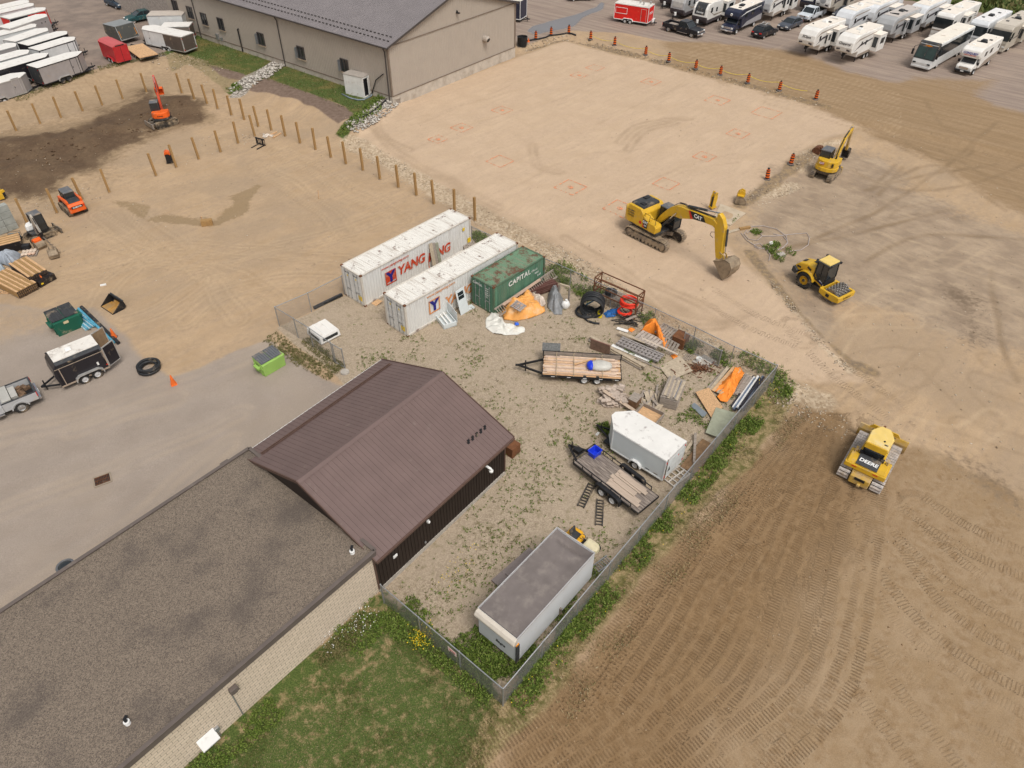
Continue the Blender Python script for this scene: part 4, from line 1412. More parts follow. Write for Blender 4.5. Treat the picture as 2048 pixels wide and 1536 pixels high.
def bucket(parent,prof,w,m,U,y=0.0,teeth=5,name='bucket'):
 """prof: outer curve from hinge side to lip in (x,z); open between the two ends"""
 b=MB()
 th=.04
 n=len(prof)
 vs=[]
 for yy in(y-w/2,y+w/2):
  vs+=[(p[0],yy,p[1])for p in prof]
 b.add(vs,[(i,i+1,n+i+1,n+i)for i in range(n-1)])
 o=b.xf(U).build(name,m,parent,thick=th)
 for yy in(y-w/2,y+w/2-th):
  MB().prism(prof,yy,yy+th).xf(U).build('side_plate',m,o)
 if teeth:
  e,d=Vector((prof[-1][0],prof[-1][1])),Vector((prof[-1][0]-prof[-2][0],prof[-1][1]-prof[-2][1])).normalized()
  t=MB()
  for i in range(teeth):
   yy=y-w/2+w*(i+.5)/teeth
   p,q=e-d*.06,e+d*.13
   t.beam((p.x,yy,p.y),(q.x,yy,q.y),w/teeth*.45,.05)
  t.xf(U).build('tooth',TRK,o)
 return o
def cab(parent,x0,x1,y0,y1,z0,z1,frame,roof,U,slope=.12,glass=True):
 """operator cab: frame posts, glazing, roof"""
 pr=[(x0,z0),(x1,z0),(x1+.02,z0+(z1-z0)*.45),(x1-slope,z1),(x0,z1)]
 g=MB().prism(pr,y0+.03,y1-.03).xf(U).build('cab',GLASS if glass else frame,parent,.02)
 f=MB()
 for y in(y0+.03,y1-.03):
  for a,b in((pr[0],pr[4]),(pr[1],pr[2]),(pr[2],pr[3]),(pr[0],pr[1])):
   f.beam((a[0],y,a[1]),(b[0],y,b[1]),.07,.08)
  xm=(x0+x1)/2-.1
  f.beam((xm,y,z0),(xm,y,z1),.07,.08)
 for a in(pr[0],pr[1],pr[4]):
  f.beam((a[0],y0,a[1]),(a[0],y1,a[1]),.08)
 f.beam((x0-.01,(y0+y1)/2,z0+.2),(x0-.01,(y0+y1)/2,z0+.25),y1-y0,.06)
 f.prism([(x0-.02,z0),(x1+.02,z0),(x1+.02,z0+.38),(x0-.02,z0+.45)],y0,y0+.03).prism([(x0-.02,z0),(x1+.02,z0),(x1+.02,z0+.38),(x0-.02,z0+.45)],y1-.03,y1)
 f.xf(U).build('cab_frame',frame,g)
 MB().box(((x0+x1-slope)/2,(y0+y1)/2,z1+.03),(x1-x0-slope+.12,y1-y0+.04,.09),top=.94).xf(U).build('cab_roof',roof,g,.02)
 return g
def U_of(deg):
 return Matrix.Rotation(R(deg),4,'Z')
def big_excavator():
 t=T('excavator','large yellow tracked excavator with its boom out and bucket resting on the sand','excavator',(12.85,56.89,gz(12.85,56.89)),R(-46.2))
 U=U_of(-5.3)
 for y in(1.22,-1.22):
  track(t,4.6,.95,.66,y,.19)
 MB().box((0,0,.72),(1.7,1.9,.4)).beam((-1.2,-1.0,.6),(-.4,-.3,.75),.4,.35).beam((1.2,-1.0,.6),(.4,-.3,.75),.4,.35).beam((-1.2,1.0,.6),(-.4,.3,.75),.4,.35).beam((1.2,1.0,.6),(.4,.3,.75),.4,.35).build('car_body',TRK,t,.03)
 MB().cyl((0,0,.9),(0,0,1.15),.75,n=24).build('slew_ring',DGREY,t)
 MB().box((-.5,0,1.25),(3.3,2.6,.22)).xf(U).build('deck',DGREY,t,.03)
 cw=MB().prism([(-2.9,-1.1),(-2.9,1.1),(-2.55,1.42),(-1.9,1.42),(-1.9,-1.42),(-2.55,-1.42)],1.25,2.55,'z').xf(U)
 cw.build('counterweight',YEL,t,.08)
 bd=MB().prism([(-2.25,1.3),(-.5,1.3),(-.5,2.55),(-.85,2.95),(-2.3,2.95)],-1.4,1.35).xf(U)
 bd.build('engine_housing',YEL,t,.06)
 hd=MB().box((-1.55,-.1,2.98),(1.55,2.2,.28),top=.9).xf(U).build('engine_hood',DGREY,t,.06)
 MB().box((-1.2,-.75,3.16),(.5,.4,.1)).box((-1.9,.3,3.16),(.4,.5,.08)).xf(U).build('hood_panel',BLACK,hd,.02)
 lv=MB()
 for i in range(3):
  for j in range(2):
   lv.box((-1.95+j*.0+.0,-1.42,1.95+i*.24),(.75,.03,.12))
 lv.xf(U).build('louvre',YELD,t)
 MB().prism([(-.5,1.3),(.1,1.3),(.1,2.2),(-.5,2.5)],-1.4,-.55).xf(U).build('hydraulic_tank',YEL,t,.06)
 MB().prism([(.1,1.3),(1.05,1.3),(1.1,1.85),(.95,2.1),(.1,2.15)],-1.4,-.6).xf(U).build('tool_box',YEL,t,.07)
 hr=MB().tube([(.2,-1.3,2.1),(.2,-1.3,2.75),(-.4,-1.3,2.75),(-.4,-1.3,2.4)],.025,6).tube([(.9,-1.3,2.0),(.9,-1.3,2.6),(.3,-1.3,2.6)],.025,6).xf(U)
 hr.build('hand_rail',BLACK,t)
 pl=MB().prism([(-.42,1.45),(.1,1.45),(.1,2.15),(-.42,2.2)],-1.425,-1.41).xf(U).build('decal_panel',BLACK,t)
 MB().prism([(-.42,1.45),(-.25,1.45),(-.42,1.85)],-1.432,-1.426).xf(U).build('decal_stripe',REDD,pl)
 text('CAT',.3,t,U@Vector((-.15,-1.44,1.98)),(PI/2,0,R(-5.3)),WTXT,'lettering',.04)
 text('329',.2,t,U@Vector((-.12,-1.44,1.68)),(PI/2,0,R(-5.3)),WTXT,'model_lettering',.02)
 MB().cyl((-.75,-1.42,1.75),(-.75,-1.43,1.75),.15,n=16).xf(U).build('round_decal',REDD,t)
 cab(t,-.15,1.55,.35,1.35,1.35,3.05,BLACK,MGREY,U,.15)
 MB().tube([(1.5,1.4,2.6),(1.75,1.6,2.7),(1.75,1.6,2.4)],.02,6).box((1.75,1.6,2.5),(.04,.2,.35)).xf(U).build('mirror',BLACK,t)
 MB().tube([(-.3,.2,3.2),(-.3,.2,3.45)],.02,5).xf(U).build('antenna',BLACK,t)
 bm=[(.1,1.95),(.35,1.75),(.62,1.95),(1.1,2.6),(1.5,2.95),(1.95,3.14),(2.6,3.2),(4.22,3.86),(5.9,4.02),(6.25,4.1),(6.3,4.4),(5.95,4.62),(4.47,4.5),(3.2,4.32),(2.4,4.25),(2.0,4.15),(1.5,3.85),(1.03,3.35),(.45,2.6)]
 bo=poly_arm(t,'boom',bm,.55,YEL,U)
 MB().prism([(3.75,3.72),(5.25,4.0),(4.9,4.48),(3.45,4.36)],-.3,-.285).xf(U).build('boom_decal',BLACK,bo)
 MB().prism([(3.68,3.7),(3.95,3.76),(3.5,4.36),(3.36,4.34)],-.305,-.29).xf(U).build('boom_stripe',REDD,bo)
 text('CAT',.42,t,U@Vector((4.42,-.315,4.14)),Euler((PI/2,0,R(-5.3))),WTXT,'lettering',.04)
 hs=MB()
 for dy in(-.1,0,.1):
  hs.tube([(1.6,dy,3.98),(2.1,dy,4.4),(2.7,dy,4.5),(3.3,dy,4.4),(5.2,dy,4.62),(5.9,dy,4.7)],.025,5)
 hs.xf(U).build('hydraulic_hose',BLACK,bo)
 st=[(5.85,4.0),(6.15,3.9),(6.7,1.95),(6.95,1.25),(7.2,1.25),(7.35,2.0),(7.2,3.2),(7.1,4.3),(6.75,4.95),(6.35,5.25),(6.15,5.15),(6.2,4.7)]
 so=poly_arm(t,'stick',st,.42,YEL,U)
 MB().tube([(6.3,-.25,3.6),(6.0,-.3,3.5),(5.95,-.3,3.2),(6.25,-.25,3.05)],.025,5).xf(U).build('stick_hose',BLACK,so)
 for y in(-.38,.38):
  ram(t,(.85,1.7),(2.2,3.6),.1,U,.6,y)
 ram(t,(3.05,4.5),(6.2,5.2),.11,U,.62)
 ram(t,(7.3,4.2),(7.55,2.1),.09,U,.7)
 lk=MB()
 for y in(-.2,.2):
  lk.beam((7.15,y,2.1),(7.6,y,1.95),.07,.12).beam((7.6,y,1.95),(7.75,y,1.5),.07,.12).beam((6.95,y,1.35),(7.55,y,1.3),.08,.25)
 lk.xf(U).build('bucket_link',YELD,t)
 bucket(t,[(7.0,1.35),(7.5,1.55),(8.1,1.95),(8.6,1.9),(8.85,1.5),(8.8,.95),(8.5,.4),(8.25,.08)],1.25,MUDST,U)
def small_excavator():
 yw=R(51.3)
 p=G(1560+985*200/2048,240+1290*150/1536)
 f=Vector((math.cos(yw),math.sin(yw)))
 n=Vector((-f.y,f.x))
 o=p.xy+f*1.3+n*.88
 t=T('compact_excavator','compact yellow excavator with a black cab, seen from behind, arm folded up','excavator',(o.x,o.y,gz(o.x,o.y)),yw)
 U=U_of(2)
 for y in(.9,-.9):
  track(t,2.9,.68,.5,y,.16)
 MB().box((0,0,.5),(1.3,1.5,.3)).cyl((0,0,.6),(0,0,.85),.5,n=20).build('car_body',TRK,t,.02)
 MB().prism([(1.4,.15),(1.62,.1),(1.7,.45),(1.6,.75),(1.5,.7)],-1.15,1.15).box((1.2,0,.4),(.7,.5,.18)).build('dozer_blade',YELD,t,.02)
 pr=[(1.0,-1.05),(1.0,.2),(.9,1.05),(-.6,1.12),(-1.05,.85),(-1.28,.3),(-1.28,-.3),(-1.05,-.85),(-.6,-1.12),(.6,-1.12)]
 MB().prism(pr,.85,1.05,'z').xf(U).build('deck',DGREY,t,.03)
 q=[p_ for p_ in pr if p_[0]<.1]
 MB().prism([(0,1.1),(-.6,1.13),(-1.07,.87),(-1.3,.3),(-1.3,-.3),(-1.07,-.87),(-.6,-1.13),(0,-1.12)],.9,1.32,'z').xf(U).build('counterweight',YEL,t,.06)
 b=MB().prism([(0,1.04),(-.55,1.06),(-1.0,.82),(-1.18,.3),(-1.18,-.3),(-1.0,-.82),(-.55,-1.06),(.75,-1.06),(.75,-.3),(0,-.25)],1.32,1.95,'z',inset=.03).xf(U).build('engine_housing',YEL,t,.05)
 g=MB()
 for i in range(4):
  g.box((-1.0,-.62+.0,1.5+i*.1),(.2,.3,.04),rz=R(-52))
 g.xf(U).build('grille',BLACK,b)
 MB().box((-1.19,.35,1.68),(.03,.42,.24),rz=R(0)).xf(U).build('badge',mat('red_badge',(.4,.05,.04),.5),b)
 text('CAT',.24,t,U@Vector((-1.215,.4,1.7)),(PI/2,0,R(-88)),WTXT,'lettering',.03)
 MB().cyl((.1,-.55,1.95),(.1,-.55,2.2),.09,n=12).xf(U).build('exhaust',BLACK,t)
 cab(t,-.35,1.0,-.02,1.02,1.1,2.65,BLACK,MGREY,U,.12)
 poly_arm(t,'boom',[(.95,1.05),(1.35,1.0),(1.75,1.7),(2.35,2.7),(2.75,3.1),(4.2,3.5),(4.3,3.75),(4.1,3.85),(2.5,3.45),(2.0,3.05),(1.3,2.0)],.3,YEL,U,-.3)
 poly_arm(t,'stick',[(3.95,3.95),(4.15,3.5),(4.5,1.9),(4.75,1.15),(4.95,1.2),(4.85,2.2),(4.5,3.7),(4.2,4.1)],.24,YELD,U,-.3)
 ram(t,(1.3,.95),(2.2,2.4),.07,U,.6,-.3)
 ram(t,(2.2,3.45),(4.05,4.0),.07,U,.6,-.3)
 ram(t,(4.5,3.3),(5.0,1.7),.055,U,.6,-.3)
 MB().beam((4.8,-.4,1.25),(5.15,-.4,1.5),.06,.1).beam((4.8,-.2,1.25),(5.15,-.2,1.5),.06,.1).xf(U).build('bucket_link',YELD,t)
 bucket(t,[(4.75,1.2),(5.1,1.4),(5.5,1.2),(5.6,.8),(5.4,.4),(5.0,.25)],.75,mat('black_bucket',(.06,.052,.045),.6,.2,.3,4,DUST,.35),U,-.3,4)
 MB().tube([(.9,-.35,1.9),(1.5,-.3,2.6),(2.2,-.3,3.3)],.05,6).xf(U).build('hydraulic_hose',BLACK,t)
def roller():
 t=T('roller','yellow padfoot roller with a pale roof and a studded drum','roller',(25.44,48.65,gz(25.44,48.65)),R(-55.8))
 for y in(.72,-.72):
  w=MB()
  r,h=.7,.26
  w.lathe([(r*.55,-h*.8),(r*.85,-h),(r*.95,-h*.9),(r*.95,h*.9),(r*.85,h),(r*.55,h*.8)],ax='y',n=28)
  for i in range(16):
   a=2*PI*i/16
   for s in(-1,1):
    aa=a+(PI/16 if s>0 else 0)
    w.box((r*.97*math.cos(aa),s*h*.5,r*.97*math.sin(aa)),(.09,h*1.0,.1),rz=0,ry=-aa+PI/2*0,rx=0)
  wo=w.build('wheel',RUBBER,t,loc=(-1.3,y,.7))
  MB().lathe([(.42,.2),(.4,.05),(.2,.02),(.18,.18),(.001,.2)],ax='y',n=20).xf(Matrix.Rotation(0 if y>0 else PI,4,'Z')).build('rim',YEL,wo)
  MB().cyl((0,.18,0),(0,.24,0),.13,n=14).xf(Matrix.Rotation(0 if y>0 else PI,4,'Z')).build('hub',BLACK,wo)
 bd=MB().prism([(-2.55,.95),(-2.2,1.1),(-1.9,1.3),(-1.0,1.35),(-.6,.95),(.35,.62),(.4,.8),(-.35,1.35),(-.75,1.85),(-.85,2.0),(-1.6,2.0),(-2.3,1.8),(-2.65,1.4)],-.62,.62)
 bd.build('body',YEL,t,.1)
 MB().box((-1.6,0,1.0),(1.9,.9,.5)).box((-.3,0,.65),(.9,.7,.4)).build('chassis',BLACK,t)
 MB().prism([(-2.75,.85),(-2.35,.75),(-2.2,1.1),(-2.5,1.35),(-2.72,1.3)],-.8,.8).build('rear_bumper',DGREY,t,.05)
 h=MB()
 for y in(-.63,.63):
  h.box((-2.25,y,1.45),(.35,.02,.16)).box((-1.3,y,1.72),(.4,.02,.18),ry=R(20))
 h.box((-2.2,0,1.86),(.3,.45,.02),ry=R(-15)).box((-1.35,.25,2.02),(.35,.3,.02))
 h.build('vent',BLACK,t)
 for y in(.75,-.75):
  pts=[]
  for k in range(9):
   a=R(15)+R(150)*k/8
   pts.append((-1.3+.82*math.cos(a),.72+.82*math.sin(a)))
  pts+=[(x-0,z-.0)for x,z in[(-1.3+.76*math.cos(R(165)-R(150)*k/8),.72+.76*math.sin(R(165)-R(150)*k/8))for k in range(9)]]
  MB().prism(pts,y-.2,y+.2).build('mudguard',YEL,t)
 cb=MB().prism([(-.75,1.2),(.2,.95),(.38,1.5),(.3,2.72),(-.72,2.72)],-.62,.62).build('cab',GLASS,t)
 f=MB()
 for y in(-.63,.63):
  f.beam((-.75,y,1.2),(-.72,y,2.72),.07).beam((.2,y,.95),(.38,y,1.5),.07).beam((.38,y,1.5),(.3,y,2.72),.07).beam((-.2,y,1.1),(-.2,y,2.72),.06).beam((-.75,y,1.3),(.25,y,1.0),.06,.2)
 f.box((.36,0,1.25),(.06,1.3,.5),ry=R(-14))
 f.build('cab_frame',BLACK,cb)
 MB().box((-.2,0,2.78),(1.3,1.5,.09)).build('roof_rim',DGREY,t,.02)
 MB().box((-.22,0,2.85),(1.1,1.3,.1),top=.95).build('roof',PALEY,t,.02)
 lm=MB()
 for x,y in((.45,.6),(.45,-.6),(-.88,.6),(-.88,-.6)):
  lm.box((x,y,2.78),(.12,.16,.14))
 lm.build('work_lamp',BLACK,t)
 MB().box((.05,-.645,1.1),(.5,.02,.14),ry=R(22)).build('name_plate',WTXT,t)
 text('BOMAG',.13,t,(.05,-.66,1.1),(PI/2,R(22),0),BLUP,'lettering',.02)
 fr=MB()
 for y in(-.95,.95):
  fr.prism([(.35,.55),(.35,.95),(2.1,.95),(2.2,.8),(2.2,.5),(1.7,.38),(.8,.42)],y-.1,y+.1)
 fr.box((.4,0,.78),(.2,2.0,.4)).box((2.12,0,.72),(.2,2.0,.42)).box((.1,0,.7),(.6,.6,.3))
 fr.build('drum_frame',YEL,t,.03)
 text('BOMAG',.22,t,(2.23,0,.72),FRONT,BLACK,'lettering',.02,0,1,1.3)
 MB().box((1.15,-1.06,.68),(.3,.02,.26)).build('side_plate',BLACK,t)
 MB().box((1.95,-.8,.42),(.2,.2,.2)).box((1.95,.9,.42),(.2,.2,.2)).build('scraper',DGREY,t)
 DR=mat('drum_steel',(.13,.11,.1),.6,.3,.2,4,DUST,.3)
 dm=MB().cyl((1.28,-.82,.62),(1.28,.82,.62),.55,n=32)
 dr=dm.build('drum',DR,t,smooth=False)
 pd=MB()
 for r in range(9):
  y=-.74+r*.185
  for i in range(14):
   a=2*PI*(i+(r%2)*.5)/14
   pd.box((1.28+.6*math.cos(a),y,.62+.6*math.sin(a)),(.12,.11,.15),ry=-a,top=.7)
 pd.build('pad',mat('worn_pad_steel',(.3,.28,.25),.5,.5,.3,5),dr)
def dozer():
 yw=R(52.7)
 n=Vector((-math.sin(yw),math.cos(yw)))
 o=Vector((22.11,29.8))+n*-.27
 t=T('bulldozer','yellow bulldozer with bright worn track pads standing on the brown soil','bulldozer',(o.x,o.y,gz(o.x,o.y)),yw)
 PAD=mat('worn_track_pads',(.56,.51,.47),.45,.3,.25,3,DUST,.25)
 for y in(.98,-.98):
  k=track(t,4.1,.86,.66,y,.24)
  k.data.materials[0]=PAD
 hull=MB().prism([(-2.15,.45),(-1.7,.35),(1.7,.35),(1.8,.9),(-1.9,1.0)],-.6,.6)
 hull.build('hull',YELD,t,.04)
 MB().box((-2.15,0,.62),(.4,1.15,.6)).box((-2.4,-.05,.45),(.25,.2,.2)).build('hitch_block',YELD,t,.05)
 m=MB().box((-2.36,0,.8),(.03,.6,.2))
 m.build('rear_grille',BLACK,t)
 dk=MB().prism([(-1.95,-1.2),(-1.95,1.2),(-.55,1.2),(-.5,.75),(1.0,.7),(1.0,-.7),(-.5,-.75),(-.55,-1.2)],1.05,1.42,'z')
 dk.build('rear_deck',YEL,t,.05)
 MB().prism([(-1.9,1.42),(-1.15,1.42),(-1.1,1.75),(-1.7,1.6)],-1.1,1.1).build('fuel_tank',YEL,t,.05)
 p=MB().prism([(-1.86,1.48),(-1.2,1.76),(-1.18,1.82),(-1.9,1.54)],-.62,.62).build('decal_panel',DGREY,t)
 text('DEERE',.3,t,(-1.6,0,1.7),(R(23),0,R(-90)),WTXT,'lettering',.03,.1,1.25)
 MB().box((-1.95,.62,1.3),(.03,.3,.06)).box((-1.95,-.62,1.3),(.03,.3,.06)).build('reflector',REDL,t)
 MB().prism([(.55,1.0),(2.0,1.0),(2.05,1.55),(.6,1.8)],-.5,.5).build('engine_hood',YEL,t,.06)
 MB().box((1.5,0,1.62),(.75,.5,.1)).build('hood_grille',MGREY,t)
 MB().tube([(1.25,.12,1.6),(1.25,.12,2.35),(1.15,.12,2.5)],.07,10).build('exhaust',RUST,t)
 zc0,zc1=1.4,2.75
 cb=MB().prism([(-1.05,-.55),(-1.05,.55),(.2,.62),(.55,.3),(.55,-.3),(.2,-.62)],zc0,zc1,'z').build('cab',GLASS,t)
 f=MB()
 for x,y in((-1.05,-.55),(-1.05,.55),(.2,.62),(.55,.3),(.55,-.3),(.2,-.62)):
  f.beam((x,y,zc0),(x,y,zc1),.08,.08)
 f.box((-1.08,0,1.75),(.08,1.3,.3)).box((-1.12,.62,1.85),(.2,.2,.18)).box((-1.12,-.62,1.85),(.2,.2,.18))
 f.build('cab_frame',BLACK,cb)
 MB().prism([(-1.3,-.66),(-1.3,.66),(-.1,.7),(.3,.48),(.62,.28),(.62,-.28),(.3,-.48),(-.1,-.7)],2.75,2.92,'z',inset=.08).build('cab_roof',PALEY,t,.03)
 MB().prism([(-1.36,2.5),(-1.28,2.5),(-1.25,2.9),(-1.33,2.9)],-.62,.62).build('roof_rear',YEL,t,.02)
 MB().cyl((-.7,-.25,2.9),(-.7,-.25,2.98),.05,n=10).box((-.95,-.42,2.93),(.1,.2,.03)).build('roof_fitting',BLACK,t)
 for y in(.95,-.95):
  MB().tube([(-.9,y*.8,1.4),(-.9,y,1.95),(-1.2,y,1.95),(-1.2,y,1.5)],.035,6).box((-1.05,y*.92,1.9),(.25,.1,.15)).build('rear_lamp',YELD,t)
 bl=[(2.35,.08),(2.45,.05),(2.38,.4),(2.36,.75),(2.45,1.05),(2.34,1.05),(2.24,.75),(2.26,.4)]
 bo=MB().prism(bl,-1.5,1.5).build('blade',YELD,t)
 MB().prism([(-.95,1.05),(.95,1.05),(.75,1.3),(-.75,1.3)],2.36,2.44,'x').build('spill_guard',YEL,bo)
 a=MB()
 for y in(.58,-.58):
  a.beam((0,y,.55),(2.3,y,.35),.14,.22)
  a.beam((1.6,y*.6,1.1),(2.3,y*.8,.6),.09,.09)
 a.box((2.2,0,.5),(.16,1.3,.5)).build('push_arm',YELD,t)
def red_excavator():
 o=Vector((-40.6,80.9))
 th=47
 t=T('mini_excavator','orange-red mini excavator with raised arm on the dark soil','excavator',(o.x,o.y,gz(o.x,o.y)),R(th))
 U=U_of(107-th)
 for y in(.78,-.78):
  track(t,2.6,.62,.42,y,.13,False)
 MB().box((0,0,.45),(1.1,1.3,.3)).cyl((0,0,.55),(0,0,.75),.42,n=18).build('car_body',DGREY,t)
 MB().prism([(-1.75,.12),(-1.6,.1),(-1.62,.6),(-1.75,.62)],-1.0,1.0).beam((-1.65,.4,.4),(-.4,.4,.4),.12,.2).beam((-1.65,-.4,.4),(-.4,-.4,.4),.12,.2).build('dozer_blade',mat('worn_blade',(.34,.3,.26),.5,.5,.3,4,DUST,.4),t)
 pr=[(.75,-.9),(.75,.88),(-.5,.95),(-.9,.7),(-1.08,.25),(-1.08,-.25),(-.9,-.7),(-.5,-.95)]
 MB().prism(pr,.75,.98,'z').xf(U).build('deck',DGREY,t,.03)
 MB().prism([(0,.92),(-.5,.95),(-.92,.72),(-1.1,.25),(-1.1,-.25),(-.92,-.72),(-.5,-.95),(.2,-.93),(.2,-.1),(0,0)],.98,1.62,'z',inset=.05).xf(U).build('engine_housing',KOR,t,.08)
 text('Kubota',.2,t,U@Vector((-1.1,0,1.28)),(PI/2,0,R(107-th-90)),BLACK,'lettering',.02)
 MB().prism([(.2,-.9),(.7,-.85),(.7,-.35),(.2,-.3)],.98,1.35,'z').xf(U).build('side_box',KOR,t,.05)
 cab(t,-.2,.85,0,.88,1.0,2.5,DGREY,MGREY,U,.15)
 MB().tube([(.3,-.8,1.3),(.3,-.85,1.9)],.02,5).ball((.3,-.85,1.98),(.12,.05,.1)).xf(U).build('mirror',CHROME,t)
 poly_arm(t,'boom',[(.65,.95),(.95,.9),(1.15,1.5),(1.3,2.2),(1.75,3.1),(2.2,4.35),(2.1,4.5),(1.95,4.5),(1.4,3.5),(.95,2.4),(.75,1.5)],.24,mat('red_boom',(.52,.07,.03),.45,0,.1,3),U,-.1)
 poly_arm(t,'stick',[(2.05,4.75),(1.95,4.3),(2.2,4.1),(2.65,2.95),(2.85,3.0),(2.6,4.0),(2.25,4.75)],.2,mat('faded_red',(.55,.1,.07),.5,0,.1,3),U,-.1)
 ram(t,(1.05,1.0),(1.5,2.9),.06,U,.55,-.1)
 ram(t,(1.2,3.2),(1.98,4.65),.05,U,.6,-.1)
 ram(t,(2.45,4.4),(2.95,3.3),.045,U,.6,-.1)
 bucket(t,[(2.6,3.05),(2.9,3.2),(3.2,3.05),(3.3,2.75),(3.1,2.45),(2.8,2.3)],.9,KOR,U,-.1,4)
def track_loader():
 yw=R(135.9)
 a,b=G(690*420/2048,300+660*315/1536),G(860*420/2048,300+600*315/1536)
 m=(a+b)/2
 o=m.xy+Vector((math.cos(yw),math.sin(yw)))*1.15
 t=T('track_loader','orange compact track loader with a grey cab roof, seen from behind','loader',(o.x,o.y,gz(o.x,o.y)),yw)
 for y in(.68,-.68):
  track(t,2.3,.75,.38,y,.12,False)
 MB().prism([(-1.3,.35),(-.9,.25),(.9,.25),(1.05,.9),(-.3,1.0),(-1.3,.95)],-.48,.48).build('chassis',DGREY,t)
 MB().prism([(-1.55,.45),(-1.15,.4),(-1.1,1.3),(-1.35,1.3),(-1.52,1.1)],-.72,.72).build('rear_door',KOR,t,.07)
 MB().prism([(-1.3,1.3),(-.55,1.35),(-.5,1.5),(-1.25,1.38)],-.5,.5).build('engine_cover',DGREY,t,.03)
 pl=MB().prism([(-1.57,.86),(-1.545,.86),(-1.525,1.06),(-1.55,1.06)],-.5,.5).build('name_panel',BLACK,t)
 text('KUBOTA',.17,t,(-1.575,0,.96),(R(86),0,-PI/2),WTXT,'lettering',.03,0,1.15)
 for y in(-.6,.6):
  MB().box((-1.56,y,.98),(.03,.1,.14)).build('tail_lamp',REDL,t)
 for y in(.62,-.62):
  arm=MB().prism([(-1.35,1.3),(-1.15,1.2),(.6,1.25),(1.25,.55),(1.4,.6),(.85,1.45),(-1.1,1.62),(-1.35,1.55)],y-.1,y+.1)
  arm.build('lift_arm',KOR,t,.03)
 cab(t,-.55,.75,-.45,.45,.95,2.05,DGREY,MGREY,Matrix.Identity(4),.1)
 MB().box((1.35,0,.45),(.12,1.3,.6)).build('coupler_plate',BLACK,t)
def auger_excavator():
 o=Vector((-42.55,55.95))
 th=52
 t=T('mini_excavator','white and dark mini excavator holding an auger drill beside the lumber packs','excavator',(o.x,o.y,gz(o.x,o.y)),R(th))
 u=-40
 U=U_of(u-th)
 for y in(.62,-.62):
  track(t,2.1,.5,.35,y,.12,False)
 MB().box((0,0,.38),(.9,1.0,.25)).cyl((0,0,.45),(0,0,.6),.35,n=16).build('car_body',DGREY,t)
 MB().prism([(1.45,.08),(1.58,.08),(1.62,.45),(1.5,.48)],-.85,.85).beam((.4,.3,.3),(1.5,.3,.3),.1,.16).beam((.4,-.3,.3),(1.5,-.3,.3),.1,.16).build('dozer_blade',mat('dirty_blade',(.09,.08,.07),.6,.2,.3,4,DUST,.35),t)
 MB().prism([(.6,-.72),(.6,.72),(-.4,.78),(-.8,.5),(-.92,0),(-.8,-.5),(-.4,-.78)],.6,.8,'z').xf(U).build('deck',DGREY,t,.03)
 MB().prism([(-.1,.76),(-.42,.8),(-.84,.52),(-.96,0),(-.84,-.52),(-.42,-.8),(-.1,-.76)],.8,1.35,'z',inset=.1).xf(U).build('engine_housing',WHITE,t,.12)
 cab(t,-.35,.65,-.2,.72,.82,2.3,BLACK,MGREY,U,.1)
 ARM=mat('worn_white_arm',(.45,.4,.33),.5,0,.2,4,(.12,.1,.09),.45)
 poly_arm(t,'boom',[(.55,.8),(.85,.75),(1.0,1.3),(1.15,2.0),(1.35,2.55),(1.25,2.7),(1.05,2.65),(.8,1.9),(.6,1.3)],.2,ARM,U,-.3)
 poly_arm(t,'stick',[(1.05,2.6),(1.2,2.3),(1.7,1.2),(1.9,1.2),(1.85,1.6),(1.4,2.75),(1.2,2.85)],.17,ARM,U,-.3)
 ram(t,(.95,.9),(1.25,2.1),.05,U,.55,-.3)
 ram(t,(1.5,2.6),(1.95,1.5),.045,U,.5,-.3)
 MB().cyl((1.8,-.3,1.35),(1.8,-.3,.95),.16,.13,14).xf(U).build('auger_motor',BLACK,t)
 g=G(800*160/1069,370+900*230/1536)
 M=(Matrix.Translation(t.location)@Matrix.Rotation(R(th),4,'Z')).inverted()
 b=M@Vector((g.x,g.y,g.z))
 a=U@Vector((1.8,-.3,.95))
 ag=MB().cyl(a,b,.035,n=8)
 d=(b-a)
 L=d.length
 d=d.normalized()
 e=d.orthogonal().normalized()
 w=d.cross(e)
 n=40
 vs,fs=[],[]
 for i in range(n+1):
  c=a+d*(L*(.35+.65*i/n))
  an=i*2*PI/9
  q=e*math.cos(an)+w*math.sin(an)
  vs+=[c+q*.03,c+q*.13]
 for i in range(n):
  fs.append((2*i,2*i+1,2*i+3,2*i+2))
 ag.add(vs,fs)
 ag.build('auger',STEEL,t,thick=.015)
big_excavator()
small_excavator()
roller()
dozer()
red_excavator()
track_loader()
auger_excavator()
